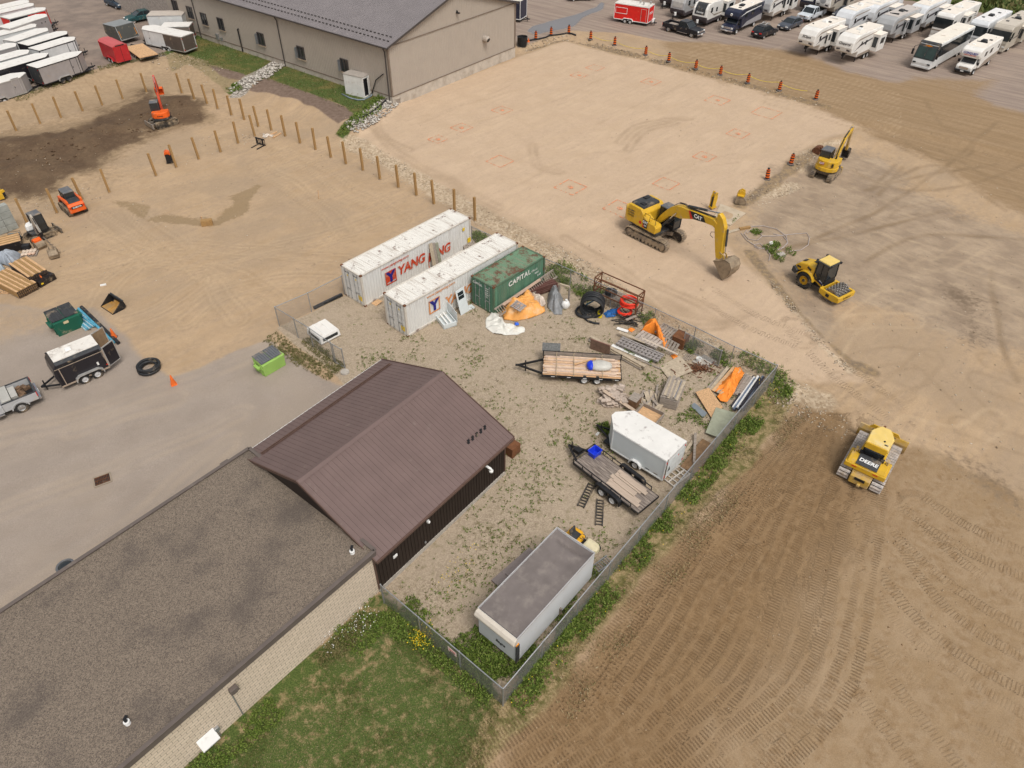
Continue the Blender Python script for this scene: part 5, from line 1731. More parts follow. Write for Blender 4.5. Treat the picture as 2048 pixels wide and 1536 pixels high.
def attachments():
 I=Matrix.Identity(4)
 t=T('loose_bucket','yellow-topped clean-up bucket lying on the dirt by the slab','bucket',G(1482,404),R(-20))
 bucket(t,[(-.5,.75),(-.25,.85),(.15,.75),(.45,.45),(.5,.12),(.3,.03),(-.55,.03)],1.3,MUDST,I,0,0,'shell')
 m=MB()
 for y in(-.22,.22):
  m.prism([(-.55,.7),(.25,.72),(.15,1.15),(-.15,1.3),(-.45,1.05)],y-.06,y+.06)
 m.box((-.15,0,.82),(.6,1.2,.14)).cyl((-.3,-.3,1.05),(-.3,.3,1.05),.06).build('hinge_bracket',YEL,t)
 t=T('hydraulic_breaker','yellow hydraulic breaker standing upright beside the concrete slab','breaker',G(1424,418),R(30))
 MB().box((0,0,.7),(.4,.35,1.1),top=.8).build('body',DGREY,t,.03)
 MB().prism([(-.24,.1),(.1,.15),(.2,1.2),(.14,1.75),(-.12,1.85),(-.24,1.3)],-.22,-.16).prism([(-.24,.1),(.1,.15),(.2,1.2),(.14,1.75),(-.12,1.85),(-.24,1.3)],.16,.22).box((0,0,.25),(.6,.5,.12)).build('side_bracket',YEL,t)
 MB().cyl((0,-.28,1.65),(0,.28,1.65),.06).build('pin',STEEL,t)
 t=T('loader_bucket','black loader bucket with a rust-orange inside, lying near the green dumpster','bucket')
 k=fit(t,(.55,-.85,0),(202,613),(.55,.85,0),(228,630))
 s=1.0
 prof=[(.6,.05),(-.35,.05),(-.55,.2),(-.5,.6),(-.35,.75)]
 o=bucket(t,prof[::-1],1.75,BLACK,I,0,0,'shell')
 MB().add([(.56,-.8,.075),(.56,.8,.075),(-.33,.8,.075),(-.33,-.8,.075)],[(0,1,2,3)]).add([(-.33,-.6,.08),(-.33,.6,.08),(-.5,.6,.24),(-.5,-.6,.24)],[(0,1,2,3)]).build('worn_floor',mat('rust_orange_floor',(.5,.25,.05),.6,.1,.25,3,(.3,.2,.1),.5),t)
 MB().box((-.5,0,.72),(.1,1.75,.1)).build('rim',DGREY,t)
 t=T('fork_attachment','black fork carriage standing by a timber post with straps beside it','pallet fork')
 fit(t,(0,-.6,0),(513,288),(0,.6,0),(532,293))
 m=MB()
 for z in(.15,.75):
  m.box((0,0,z),(.08,1.3,.12))
 for i in range(7):
  m.box((0,-.6+i*.2,.45),(.06,.05,.75))
 for y in(-.4,.4):
  m.box((.55,y,.06),(1.1,.12,.06)).box((.05,y,.4),(.07,.14,.75))
 m.build('carriage',BLACK,t)
 p=G(533,274)
 m=MB()
 for i in range(5):
  a=rnd(0,PI)
  m.tube([(rnd(-.5,.5),rnd(-.5,.5),.06),(rnd(-.5,.5),rnd(-.5,.5),.15),(rnd(-.6,.6),rnd(-.6,.6),.1),(rnd(-.9,.9),rnd(-.5,.5),.06)],.07,6)
 tag(m.build('strap_bundle',mat('pale_strap',(.62,.55,.47),.8),loc=p),'pale tangled straps heaped behind the black fork carriage','straps')
 for i,(a,b)in enumerate((((536,272),(553,264)),((546,275),(562,266)))):
  p,q=G(*a,.08),G(*b,.08)
  tag(MB().beam(p,q,.18,.1).build('lumber_board',WOODN),['pale board by the forks, the one farther from the camera','pale board by the forks, the one closer to the camera'][i],'board','boards by the forks')
 t=T('loose_bucket','orange bucket attachment standing behind a timber post on the sand lot','bucket',G(341,325),R(20))
 bucket(t,[(-.3,1.0),(0,1.05),(.35,.8),(.45,.4),(.3,.1),(-.3,.05)],.7,BLACK,I,0,4,'shell')
 MB().prism([(-.35,.85),(.25,.8),(.2,1.2),(-.1,1.35),(-.3,1.2)],-.3,.3).build('hinge_bracket',KOR,t,.03)
 t=T('loose_bucket','orange and grey bucket lying beside the auger excavator','bucket',G(82,496),R(-35))
 bucket(t,[(-.3,.6),(0,.75),(.35,.55),(.45,.3),(.3,.05),(-.3,.05)],.8,MUDST,I,0,0,'shell')
 MB().prism([(-.45,.35),(.15,.5),(.1,.85),(-.15,.95),(-.4,.8)],-.33,.33).box((-.5,0,.45),(.3,.25,.3)).build('hinge_bracket',KOR,t,.03)
 t=T('loose_bucket','muddy brown digging bucket lying by the tip of the auger','bucket',G(110,514),R(-60))
 bucket(t,[(-.4,.55),(-.15,.75),(.2,.65),(.45,.4),(.4,.1),(0,.03),(-.5,.03)],.75,MUDST,I,0,4,'shell')
 MB().prism([(-.35,.5),(.05,.6),(0,.95),(-.3,.95)],-.2,-.13).prism([(-.35,.5),(.05,.6),(0,.95),(-.3,.95)],.13,.2).build('hinge_bracket',MUDST,t)
 t=T('attachment_frame','yellow machine attachment cut by the left edge of the photo, behind the lumber packs','attachment',G(-2,402),R(40))
 MB().beam((-.8,0,.2),(.8,0,.9),.2,.25).beam((-.6,.4,.2),(.6,.4,.9),.15,.2).box((.3,.2,.4),(.5,.8,.5)).build('arm',YEL,t,.02)
 MB().box((.65,.2,.5),(.25,.6,.4)).cyl((-.2,-.3,.3),(-.2,.7,.3),.09).build('linkage',BLACK,t)
 t=T('stake_box','small pale wooden stake box standing in the damp sand','stake box',G(415,450),R(20))
 MB().box((0,0,.25),(1.0,.5,.5)).box((0,0,.52),(.9,.4,.05)).build('box',WOODP,t)
 MB().beam((-.4,.5,0),(-.35,.45,.7),.08,.08).build('stake',WOODN,t)
 tag(MB().beam((0,0,0),(.05,.05,.9),.05,.05).build('survey_stake',WOODN,loc=G(638,398)),'thin pale survey stake standing alone in the sand lot','stake')
 tag(MB().box((0,0,.06),(.45,.16,.1),rz=.4).build('board_offcut',WHITE,loc=G(207,571)),'short white offcut lying alone on the sand near the lumber packs','offcut')
attachments()
SILV=paint('silver_paint',(.42,.42,.42),.18,.35)
ALU=mat('bare_aluminium',(.5,.49,.47),.4,.5,.1,2)
GREYT=paint('grey_trailer_skin',(.33,.30,.29),.12)
BROWNT=paint('brown_trailer_skin',(.10,.078,.065),.12)
BLKT=paint('black_trailer_skin',(.02,.018,.022),.1,.35)
REDT=paint('red_trailer_skin',(.45,.025,.03),.1)
REDB=paint('bright_red_skin',(.70,.02,.015),.05)
WHT=paint('white_trailer_skin',(.66,.66,.645),.1)
ROOFW=mat('trailer_roof_white',(.74,.71,.66),.55,0,.04,1,(.5,.44,.38),.12)
GRIME=mat('grimy_white_roof',(.72,.68,.62),.6,0,.06,1.5,(.33,.27,.22),.28,1.6)
def box_trailer(label,L,W,H,skin,roof=None,trim=None,nose=.7,axles=2,name='cargo_trailer',door=True,stone=None,group=None,z0=.45,doorside=1,rear=None,wheels=(0,),arch=0.0,bev=.03):
 """enclosed trailer: x forward, floor 0..L, left side +y; nose = depth of the V front"""
 t=T(name,label,'trailer',group=group)
 roof=roof or ROOFW
 trim=trim or ALU
 w=W/2
 pl=[(0,-w),(L-nose,-w),(L,-w*.18),(L,w*.18),(L-nose,w),(0,w)]if nose>0 else[(0,-w),(L,-w),(L,w),(0,w)]
 MB().prism(pl,z0,H-.06,'z').build('body',skin,t,bev)
 if arch:
  MB().prism([(-w-.02,H-.06),(w+.02,H-.06),(w*.6,H+arch*.75),(0,H+arch),(-w*.6,H+arch*.75)],-.02,L-nose*.3,'x').build('roof',roof,t,.01)
 else:
  q=[(x+(.02 if x>L/2 else-.02),y*1.012)for x,y in pl]
  MB().prism(q,H-.06,H,'z').build('roof',roof,t,.015)
 tr=MB()
 for x,y in((0,w),(0,-w),(L-nose,w),(L-nose,-w)):
  tr.box((x,y*1.002,(z0+H)/2),(.07,.07,H-z0-.05))
 for a,b in zip(pl,pl[1:]+pl[:1]):
  tr.beam((a[0],a[1]*1.005,H-.09),(b[0],b[1]*1.005,H-.09),.05,.09)
  tr.beam((a[0],a[1]*1.005,z0+.03),(b[0],b[1]*1.005,z0+.03),.05,.1)
 tr.build('trim',trim,t)
 if stone:
  for s in(1,-1):
   a,b=Vector((L-nose,w*s,0)),Vector((L,w*.18*s,0))
   MB().beam(a.lerp(b,.06)+Vector((0,.01*s,z0+.35)),a.lerp(b,.94)+Vector((0,.01*s,z0+.35)),.02,.7).build('stone_guard',stone,t)
 ax=[L*.42-.43+k*.86 for k in range(2)]if axles==2 else[L*.42]
 for s in(1,-1):
  f=MB()
  m=(ax[0]+ax[-1])/2
  hw=(ax[-1]-ax[0])/2+.45
  pr=[(m-hw,.38),(m-hw+.05,.62),(m-hw+.25,.78),(m+hw-.25,.78),(m+hw-.05,.62),(m+hw,.38)]
  pin=[(m+hw-.06,.38),(m+hw-.12,.58),(m+hw-.28,.71),(m-hw+.28,.71),(m-hw+.12,.58),(m-hw+.06,.38)]
  f.prism(pr+pin,s*w,s*(w+.2))
  f.build('fender',trim if trim is not BLACK else ALU,t)
  MB().prism(pr,s*(w-.28),s*(w+.004)).build('wheel_well',BLACK,t)
  for x in ax:
   wheel(t,x,s*(w+.02),.33,.2,DGREY if trim is BLACK else RIMW)
 if door:
  s=doorside
  x=L-nose-.75
  d=MB().box((x,s*(w+.012),z0+1.0),(.8,.02,1.75)).build('side_door',skin,t,.01)
  f=MB()
  for dx in(-.42,.42):
   f.box((x+dx,s*(w+.016),z0+1.0),(.05,.03,1.85))
  for dz in(.1,1.9):
   f.box((x,s*(w+.016),z0+dz),(.88,.03,.05))
  f.build('door_frame',BLACK if trim is BLACK else ALU,d)
  MB().box((x-.3,s*(w+.04),z0+.95),(.06,.04,.16)).build('handle',BLACK,d)
 if rear:
  MB().box((-.012,0,(z0+H)/2),(.02,W*.9,H-z0-.25)).build('rear_ramp',rear,t,.01)
  for s in(1,-1):
   MB().box((-.03,s*w*.93,z0+.25),(.04,.07,.2)).box((-.03,s*w*.93,H-.3),(.04,.07,.12)).build('marker_lamp',REDL,t)
 m=MB()
 m.beam((L-nose-.2,w*.7,z0-.05),(L+1.0,0,z0-.05),.09,.12).beam((L-nose-.2,-w*.7,z0-.05),(L+1.0,0,z0-.05),.09,.12)
 m.box((L+1.05,0,z0-.02),(.2,.1,.12)).cyl((L+.75,0,.05),(L+.75,0,z0+.45),.04,n=10)
 m.build('tongue',BLACK,t)
 MB().box((L*.5,0,z0-.08),(L-.1,W*.8,.14)).build('chassis',BLACK,t)
 return t
def trailer_row():
 grp='enclosed trailers parked in the row'
 A,B=GZ(75.2,137.7,2.6),GZ(154.3,111.3,2.6)
 YW=yaw_of(A,B)
 rows=[('grey enclosed trailer with black trim and a dark-framed side door, nearest the timber posts',(154.3,111.3),(75.2,137.7),GREYT,BLACK,1.3,2.5,True,None),('black enclosed trailer with a white roof, between the grey black-trimmed one and the white one',(91,113.3),7.0,BLKT,BLACK,.9,2.5,False,None),('silver-grey enclosed trailer cut by the left photo edge, wedge nose above the timber posts',(38,149),6.5,GREYT,ALU,1.2,2.3,True,None),('white enclosed trailer whose side door is outlined in black',(148.4,79.5),(78,101),WHT,BLACK,.8,2.5,True,None),('dark-sided enclosed trailer right behind the one with the outlined side door',(133.8,67.4),(56.6,90.8),BLKT,BLACK,.7,2.5,False,None),('pale grey enclosed trailer, third in front of the red-fronted one',(96.2,60.5),(30.3,83),WHT,ALU,.7,2.4,False,None),('short white enclosed trailer squeezed between two grey trailers',(71.3,52.7),6.0,WHT,ALU,.6,2.3,False,None),('grey enclosed trailer standing directly in front of the red-fronted trailer',(93.8,32.2),(18.6,56.6),GREYT,ALU,.7,2.6,False,None),('enclosed trailer with a bright red front half and black rear',(89.8,19.5),(18,37.6),REDB,ALU,.7,2.6,False,None),('white-roofed enclosed trailer directly behind the red-fronted one',(66.4,10.7),7.0,WHT,ALU,.6,2.5,False,None),('white-roofed enclosed trailer at the far end of the row, farthest from the timber posts',(57.6,4.2),7.5,WHT,ALU,.5,2.6,False,None),('grey enclosed trailer with two small side vents, cut by the left photo edge',(31,92),6.5,GREYT,ALU,.6,2.4,False,None),('white enclosed trailer cut by the left photo edge, wedged beside the black one',(55.7,106),6.5,WHT,ALU,.7,2.4,False,None),]
 for i,(lab,pf,pr,skin,trim,nose,H,door,_)in enumerate(rows):
  W=2.2 if i!=1 else 2.3
  if isinstance(pr,tuple):
   L=(GZ(*pf,H).xy-GZ(*pr,H).xy).length+nose
  else:
   L=pr+nose
  t=box_trailer(lab,L,W,H,skin,ROOFW,trim,nose,door=door,group=grp,doorside=-1,stone=(GREYT if i in(0,3)else None),rear=(DGREY if i==0 else None))
  if isinstance(pr,tuple):
   fit(t,(0,-W/2,H),pr,(L-nose,-W/2,H),pf)
  else:
   seat(t,(L-nose,-W/2,H),pf,YW)
  if i==8:
   MB().box((L*.22,-W/2-.012,H/2+.2),(L*.44,.02,H-.6)).build('black_panel',BLKT,t)
  if i in(7,11):
   for dx in(.6,1.2):
    MB().box((L-nose-dx,-W/2-.015,H-.6),(.14,.03,.14)).build('side_vent',BLACK,t)
trailer_row()
def far_left_group():
 a,b=(237.6,132.7),(265,124.6)
 W=span(a,b)
 yw=pyaw(b,a)-PI/2
 t=box_trailer('red enclosed trailer with a rounded red roof and double rear doors',4.3,W,2.35,REDT,mat('faded_red_roof',(.5,.1,.1),.5,0,.06,1),REDT,.35,rear=REDT,door=False,arch=.22,z0=.4)
 seat(t,(0,W/2,0),a,yw)
 MB().box((-.025,0,2.36),(.04,W*.62,.12)).build('rear_vent',BLACK,t)
 MB().box((-.03,0,1.3),(.02,.04,1.7)).build('door_gap',BLACK,t)
 a,b=(242.4,81.6),(279,71.4)
 W=(GZ(*a,.6).xy-GZ(*b,.6).xy).length
 yw=yaw_of(GZ(*b,.6),GZ(*a,.6))-PI/2
 t=T('cargo_trailer','dark grey slant-backed trailer behind the red one with a paler grey roof','trailer')
 D=paint('charcoal_skin',(.075,.075,.068),.1)
 H,L=2.3,3.6
 MB().prism([(0,.6),(L*.7,.45),(L,1.0),(L-.1,H-.1),(.5,H)],-W/2,W/2).build('body',D,t,.04)
 MB().prism([(.5,H-.01),(L-.1,H-.11),(L-.1,H-.05),(.48,H+.05)],-W/2-.02,W/2+.02).build('roof',mat('grey_trailer_roof',(.24,.25,.25),.5,0,.06,2),t,.01)
 e=MB()
 for s in(1,-1):
  e.beam((-.02,s*W*.485,.6),(.48,s*W*.485,H),.06,.06)
 e.beam((-.02,-W/2,.6),(-.02,W/2,.6),.08,.1)
 e.build('trim',ALU,t)
 for s in(1,-1):
  wheel(t,L*.45,s*(W/2-.12),.33,.2)
  MB().beam((.1,s*W*.42,.9),(.35,s*W*.42,1.7),.05,.12).build('hinge',AMBER,t)
 MB().beam((L-.3,.6,.5),(L+1.1,0,.5),.1).beam((L-.3,-.6,.5),(L+1.1,0,.5),.1).build('tongue',BLACK,t)
 seat(t,(0,W/2,.6),a,yw)
 a,b,c=(279,116),(311.7,104.7),(248.3,92.4)
 z=.75
 W=(GZ(*a,z).xy-GZ(*b,z).xy).length
 L=(GZ(*a,z).xy-GZ(*c,z).xy).length
 t=T('deck_trailer','flat deck trailer with a bare new plywood deck beside the red trailer','trailer')
 MB().box((L/2,0,z-.05),(L,W,.1)).build('deck',WOODN,t)
 MB().box((L/2,0,z-.22),(L-.2,W*.5,.2)).box((.05,0,z-.2),(.1,W,.18)).beam((L,.5,z-.2),(L+1.2,0,z-.2),.1).beam((L,-.5,z-.2),(L+1.2,0,z-.2),.1).build('chassis',BLACK,t)
 for x in(L*.4,L*.4+.8):
  for s in(1,-1):
   wheel(t,x,s*W*.42,.32,.2)
 fit(t,(0,W/2,z),a,(L,W/2,z),c)
 a,b=(371.8,111.7),(294.5,92.4)
 W,H=2.3,2.45
 L=span(a,b)+.9
 t=box_trailer('long trailer, white in front and dark brown behind, its rear over the lawn edge',L,W,H,WHT,ROOFW,ALU,.9,door=True,rear=BROWNT)
 fit(t,(0,W/2,0),a,(L-.9,W/2,0),b)
 MB().box((L*.21,W/2+.008,1.42),(L*.42,.015,1.85)).build('brown_panel',BROWNT,t)
 a,b=(362.7,30),(292.4,31)
 L=(GZ(*a,2.8).xy-GZ(*b,2.8).xy).length
 t=box_trailer('plain white box trailer parked against the stone-faced end of the warehouse',L,2.4,2.8,WHT,mat('dull_roof',(.5,.44,.38),.7,0,.06,1),ALU,0,door=False)
 fit(t,(0,1.2,2.8),a,(L,1.2,2.8),b)
 a,b=(377.2,52.6),(319.8,51)
 L=(GZ(*a,2.3).xy-GZ(*b,2.3).xy).length
 t=box_trailer('brown-sided white-roofed trailer between the plain white box trailer and the V-nosed one',L,2.2,2.3,mat('tan_skin',(.19,.155,.13),.5,0,.06,2),ROOFW,ALU,0,door=False,rear=BROWNT)
 fit(t,(0,1.1,2.3),a,(L,1.1,2.3),b)
far_left_group()
def car(label,col,L=4.6,W=1.82,H=1.5,kind='suv',name='parked_car',rim=RIMA):
 t=T(name,label,'car')
 k=W/2
 h=H
 if kind=='suv':
  low=[(-L/2,.35),(-L/2-.02,.75),(-L/2+.1,1.0),(L/2-1.25,1.02),(L/2-.25,.85),(L/2,.65),(L/2,.3)]
  gh=[(-L/2+.12,1.0),(-L/2+.5,h-.08),(-L/2+1.0,h),(L/2-2.2,h),(L/2-1.25,1.02)]
 else:
  low=[(-L/2,.35),(-L/2,.7),(-L/2+.15,.92),(L/2-1.3,.92),(L/2-.3,.78),(L/2,.58),(L/2,.28)]
  gh=[(-L/2+.25,.92),(-L/2+1.0,h-.06),(-L/2+1.5,h),(L/2-2.3,h),(L/2-1.3,.92)]
 MB().prism(low,-k,k).build('body',col,t,.09)
 g=MB().prism([(p[0],p[1])for p in gh],-k+.1,k-.1)
 for i,v in enumerate(g.v):
  f=(v[2]-gh[0][1])/(h-gh[0][1])
  g.v[i]=(v[0],v[1]*(1-.16*f),v[2])
 gl=g.build('windows',GLASS,t,.04)
 r=MB()
 xr0,xr1=gh[2][0]-.35,gh[3][0]+.06
 r.box(((xr0+xr1)/2,0,h+.0),(xr1-xr0,W*.70,.05),top=.96)
 for s in(1,-1):
  r.beam((gh[3][0],s*k*.75,h-.01),(gh[4][0]+.02,s*k*.87,gh[4][1]),.07,.05)
  r.beam((gh[1][0],s*k*.76,gh[1][1]),(gh[0][0],s*k*.87,gh[0][1]),.1,.06)
  r.beam(((gh[2][0]+gh[3][0])/2,s*k*.765,h-.02),((gh[2][0]+gh[3][0])/2+.05,s*k*.9,gh[0][1]),.07,.03)
 r.build('roof',col,t,.02)
 for x in(-L/2+.85,L/2-.9):
  for s in(1,-1):
   wheel(t,x,s*(k-.1),.34,.23,rim)
 for s in(1,-1):
  MB().box((L/2-.12,s*k*.72,.72 if kind=='suv' else .64),(.25,k*.4,.12)).build('headlight',LAMP,t,.02)
  MB().box((-L/2+.03,s*k*.74,.85 if kind=='suv' else .75),(.12,k*.42,.16)).build('tail_light',REDL,t,.02)
  MB().box((L/2-1.45,s*(k+.06),1.0),(.12,.2,.13)).build('mirror',col,t,.02)
 MB().box((L/2,0,.5),(.04,W*.6,.16)).build('grille',BLACK,t)
 MB().box((L/2+.02,0,.42),(.02,.42,.12)).box((-L/2-.03,0,.7),(.02,.42,.12)).build('number_plate',WHITE,t)
 return t
def pickup(label,col,L=5.9,W=2.0,name='pickup_truck',rim=RIMA,cabx=(-.45,1.35),load=None):
 t=T(name,label,'pickup truck')
 k=W/2
 xb=-L/2
 c0,c1=cabx
 lo=MB().prism([(c0,.5),(c0,1.12),(c1+.25,1.15),(L/2-.2,1.08),(L/2,.95),(L/2,.5)],-k,k)
 lo.build('body',col,t,.06)
 b=MB()
 for s in(1,-1):
  b.box(((xb+c0)/2,s*(k-.06),.85),(c0-xb,.12,.62))
 b.box((xb+.05,0,.86),(.1,W-.24,.6)).box((c0-.05,0,.86),(.1,W-.24,.6))
 bo=b.build('bed',col,t,.03)
 MB().box(((xb+c0)/2,0,.6),(c0-xb-.2,W-.24,.08)).build('bed_liner',BLACK,bo)
 r=MB()
 for s in(1,-1):
  r.box(((xb+c0)/2,s*(k-.06),1.17),(c0-xb,.13,.03))
 r.box((xb+.05,0,1.17),(.11,W-.24,.03))
 r.build('bed_rail',DGREY,bo)
 g=MB().prism([(c0+.05,1.12),(c0+.2,1.82),(c1-.45,1.84),(c1+.25,1.14)],-k+.06,k-.06)
 for i,v in enumerate(g.v):
  f=(v[2]-1.12)/.72
  g.v[i]=(v[0],v[1]*(1-.13*f),v[2])
 g.build('windows',GLASS,t,.04)
 q=MB().box(((c0+.2+c1-.4)/2,0,1.84),(c1-c0-.5,W*.80,.08),top=.95)
 for s in(1,-1):
  q.beam((c1-.43,s*k*.82,1.82),(c1+.25,s*k*.93,1.13),.08,.06)
  q.beam((c0+.2,s*k*.82,1.82),(c0+.06,s*k*.93,1.13),.14,.06)
  q.beam((c0+.85,s*k*.825,1.82),(c0+.85,s*k*.945,1.13),.09,.04)
 q.build('roof',col,t,.03)
 for x in(xb+1.15,L/2-1.0):
  for s in(1,-1):
   wheel(t,x,s*(k-.1),.41,.27,rim)
   pr=[(x+.54*math.cos(PI*a/8),.45+.5*math.sin(PI*a/8))for a in range(9)]+[(x-.46*math.cos(PI*a/8),.45+.43*math.sin(PI*a/8))for a in range(9)]
   MB().prism(pr,s*(k-.05),s*(k+.05)).build('wheel_arch',col,t)
 for s in(1,-1):
  MB().box((L/2-.04,s*k*.76,.92),(.12,k*.34,.2)).build('headlight',LAMP,t,.02)
  MB().box((xb-.005,s*(k-.08),.95),(.06,.16,.32)).build('tail_light',REDL,t,.01)
  MB().box((c1+.1,s*(k+.14),1.22),(.1,.22,.2)).build('mirror',BLACK,t,.02)
  MB().box(((c0+c1)/2+.1,s*(k+.04),.45),(c1-c0,.14,.06)).build('running_board',CHROME,t)
  MB().box((c0+.75,s*(k+.005),1.0),(.16,.03,.04)).box((c0+1.6,s*(k+.005),1.0),(.16,.03,.04)).build('door_handle',CHROME,t)
 MB().box((L/2+.01,0,.88),(.05,W*.52,.26)).build('grille',CHROME,t,.02)
 MB().box((L/2+.06,0,.56),(.2,W*.96,.24)).box((xb-.08,0,.52),(.16,W*.9,.18)).build('bumper',CHROME,t,.03)
 MB().box((L/2+.17,0,.55),(.02,.4,.12)).box((xb-.17,0,.52),(.02,.35,.12)).build('number_plate',WHITE,t)
 MB().box((0,0,.45),(L-1.0,W*.7,.2)).build('chassis',BLACK,t)
 return t
NAVY=paint('navy_paint',(.022,.026,.05),.06,.3)
TEAL=paint('teal_paint',(.02,.075,.08),.06,.3)
BLKC=paint('black_car_paint',(.018,.018,.022),.1,.3)
GRYC=paint('grey_car_paint',(.06,.07,.09),.08,.3)
WHTC=paint('white_car_paint',(.60,.64,.68),.06,.35)
def left_cars():
 t=car('dark blue SUV driving toward the white box trailer at the top of the photo',paint('dark_blue_paint',(.03,.055,.085),.06,.3),4.6,1.85,1.65)
 fit(t,(-1.45,-.8,0),(216,12),(1.4,-.8,0),(235,19))
 t=car('teal sedan half hidden behind the plain white box trailer',TEAL,4.6,1.8,1.42,'sedan')
 fit(t,(1.4,.8,0),(269,47),(-1.45,.8,0),(306,40))
 t=car('black car cut by the top edge of the photo beside the stone-faced wall',BLKC,4.5,1.8,1.45)
 seat(t,(2.2,0,0),(258,4),R(215))
left_cars()
CREAM=paint('rv_white',(.76,.735,.69),.05)
RVW=paint('rv_cool_white',(.66,.67,.68),.05)
RVB=paint('rv_beige',(.47,.42,.35),.05)
RVG=paint('rv_grey',(.38,.38,.38),.05)
RVR=mat('rv_roof',(.78,.71,.62),.6,0,.04,.8,(.6,.52,.44),.15)
DEC=mat('rv_decal_dark',(.07,.06,.065),.4)
DECT=mat('rv_decal_tan',(.32,.26,.21),.4)
def roofkit(t,L,H,n=2,col=WHITE,seed=0,W=2.4):
 rr=random.Random(seed)
 m=MB().box((rr.uniform(-.5,.8),0,H+.14),(.95,.7,.26),top=.85)
 m.build('air_conditioner',col,t,.05)
 for i in range(n+1):
  x=-L/2+1.2+i*(L-3)/(n+.3)+rr.uniform(-.3,.3)
  if i%2:
   MB().box((x,rr.choice((-.5,.5,.3)),H+.06),(.4,.4,.12),top=.9).build('roof_hatch',rr.choice((WHITE,BLACK,DGREY)),t,.02)
  else:
   MB().cyl((x,rr.choice((-.7,.6)),H),(x,rr.choice((-.7,.6)),H+.14),.1,n=10).build('roof_vent',rr.choice((WHITE,BLACK)),t)
def swoosh(t,pts,y,m,name='side_stripe'):
 s=1 if y>0 else-1
 MB().prism(pts,y,y+.008*s).build(name,m,t)
def windows(t,y,lst,fr=BLACK):
 s=1 if y>0 else-1
 for x,z,w,h in lst:
  f=MB().box((x,y+.012*s,z),(w,.03,h)).build('window',fr,t,.02)
  MB().box((x,y+.022*s,z),(w-.1,.02,h-.1)).build('pane',GLASS,f)
def slide(t,x,w,d,z0,z1,y,skin,wins=(),roof=None,end=BLACK):
 s=1 if y>0 else-1
 o=MB().box((x,y+s*d/2,(z0+z1)/2),(w,d,z1-z0)).build('slide_out',skin,t,.02)
 MB().box((x,y+s*d/2,z1+.02),(w+.06,d+.04,.05)).build('slide_roof',roof or RVR,o)
 for wx,wz,ww,wh in wins:
  MB().box((x+wx,y+s*(d+.012),wz),(ww,.03,wh)).build('window',GLASS,o)
 MB().box((x+w/2+.012,y+s*d*.5,(z0+z1)/2+.1),(.02,d*.6,(z1-z0)*.62)).build('end_window',GLASS,o)
 return o
def rv_wheels(t,xs,W,r=.38):
 for x in xs:
  for s in(1,-1):
   wheel(t,x,s*(W/2-.12),r,.24)
def fifth_wheel(label,L=9.5,H=3.75,skin=CREAM,cap=None,word=None,slides=(),roof=RVR,wins=(),seed=0,roofcol=WHITE,name='fifth_wheel_trailer'):
 t=T(name,label,'camping trailer')
 W=2.44
 h=L/2
 pr=[(-h,.75),(-h,H-.12),(h-3.2,H),(h-1.4,H-.03),(h-.55,H-.3),(h-.12,H-.85),(h,H-1.5),(h-.1,1.75),(h-.4,1.55),(h-2.2,1.5),(h-2.35,.7)]
 MB().prism(pr,-W/2,W/2).build('body',skin,t,.14)
 c=MB().prism([(h-1.5,H+.01),(h-.55,H-.28),(h-.1,H-.84),(h+.025,H-1.5),(h-.08,1.76),(h-.38,1.57),(h-.55,1.9),(h-.35,2.7),(h-.9,H-.35)],-W/2-.01,W/2+.01)
 c.build('front_cap',cap or skin,t,.1)
 MB().prism([(-h+.05,H-.12),(h-3.2,H),(h-1.5,H-.03),(h-1.5,H+.015),(h-3.2,H+.045),(-h+.05,H-.07)],-W/2+.12,W/2-.12).build('roof',roof,t)
 for s in(1,-1):
  MB().box((h-.02,s*.72,2.0),(.06,.5,.22),rx=R(-8*s)).build('front_recess',DEC,t,.02)
  y=s*W/2
  swoosh(t,[(h-.5,H-1.1),(h-1.6,H-.55),(-h+2,H-.45),(-h+2,H-.55),(h-1.7,H-.75)],y+.002*s,DECT)
  swoosh(t,[(h-.9,1.75),(h-2.4,2.5),(-h+1.5,2.75),(-h+1.5,2.6),(h-2.5,2.2)],y+.002*s,DEC)
  swoosh(t,[(h-2.4,.8),(-h+.2,.85),(-h+.2,1.15),(h-2.4,1.15)],y+.002*s,DECT,'skirt_band')
  MB().box((h-2.7,s*.9,.38),(.1,.1,.76)).build('landing_leg',BLACK,t)
 windows(t,W/2,wins or[(h-1.7,2.5,.5,.6),(0,2.3,.8,.6)])
 for sl in slides:
  slide(t,*sl,W/2,skin,[(0,2.3,sl[1]*.5,.75)])
 rv_wheels(t,(-h*.25-.5,-h*.25+.5),W)
 MB().box((h-.9,0,1.4),(.7,.4,.3)).box((h-.55,0,1.2),(.3,.3,.3)).build('pin_box',BLACK,t)
 if word:
  text(word,.42,t,(h-.01,0,2.75),(PI/2-.1,0,PI/2),DEC,'lettering',.02,.2)
 roofkit(t,L,H,2,roofcol,seed)
 return t
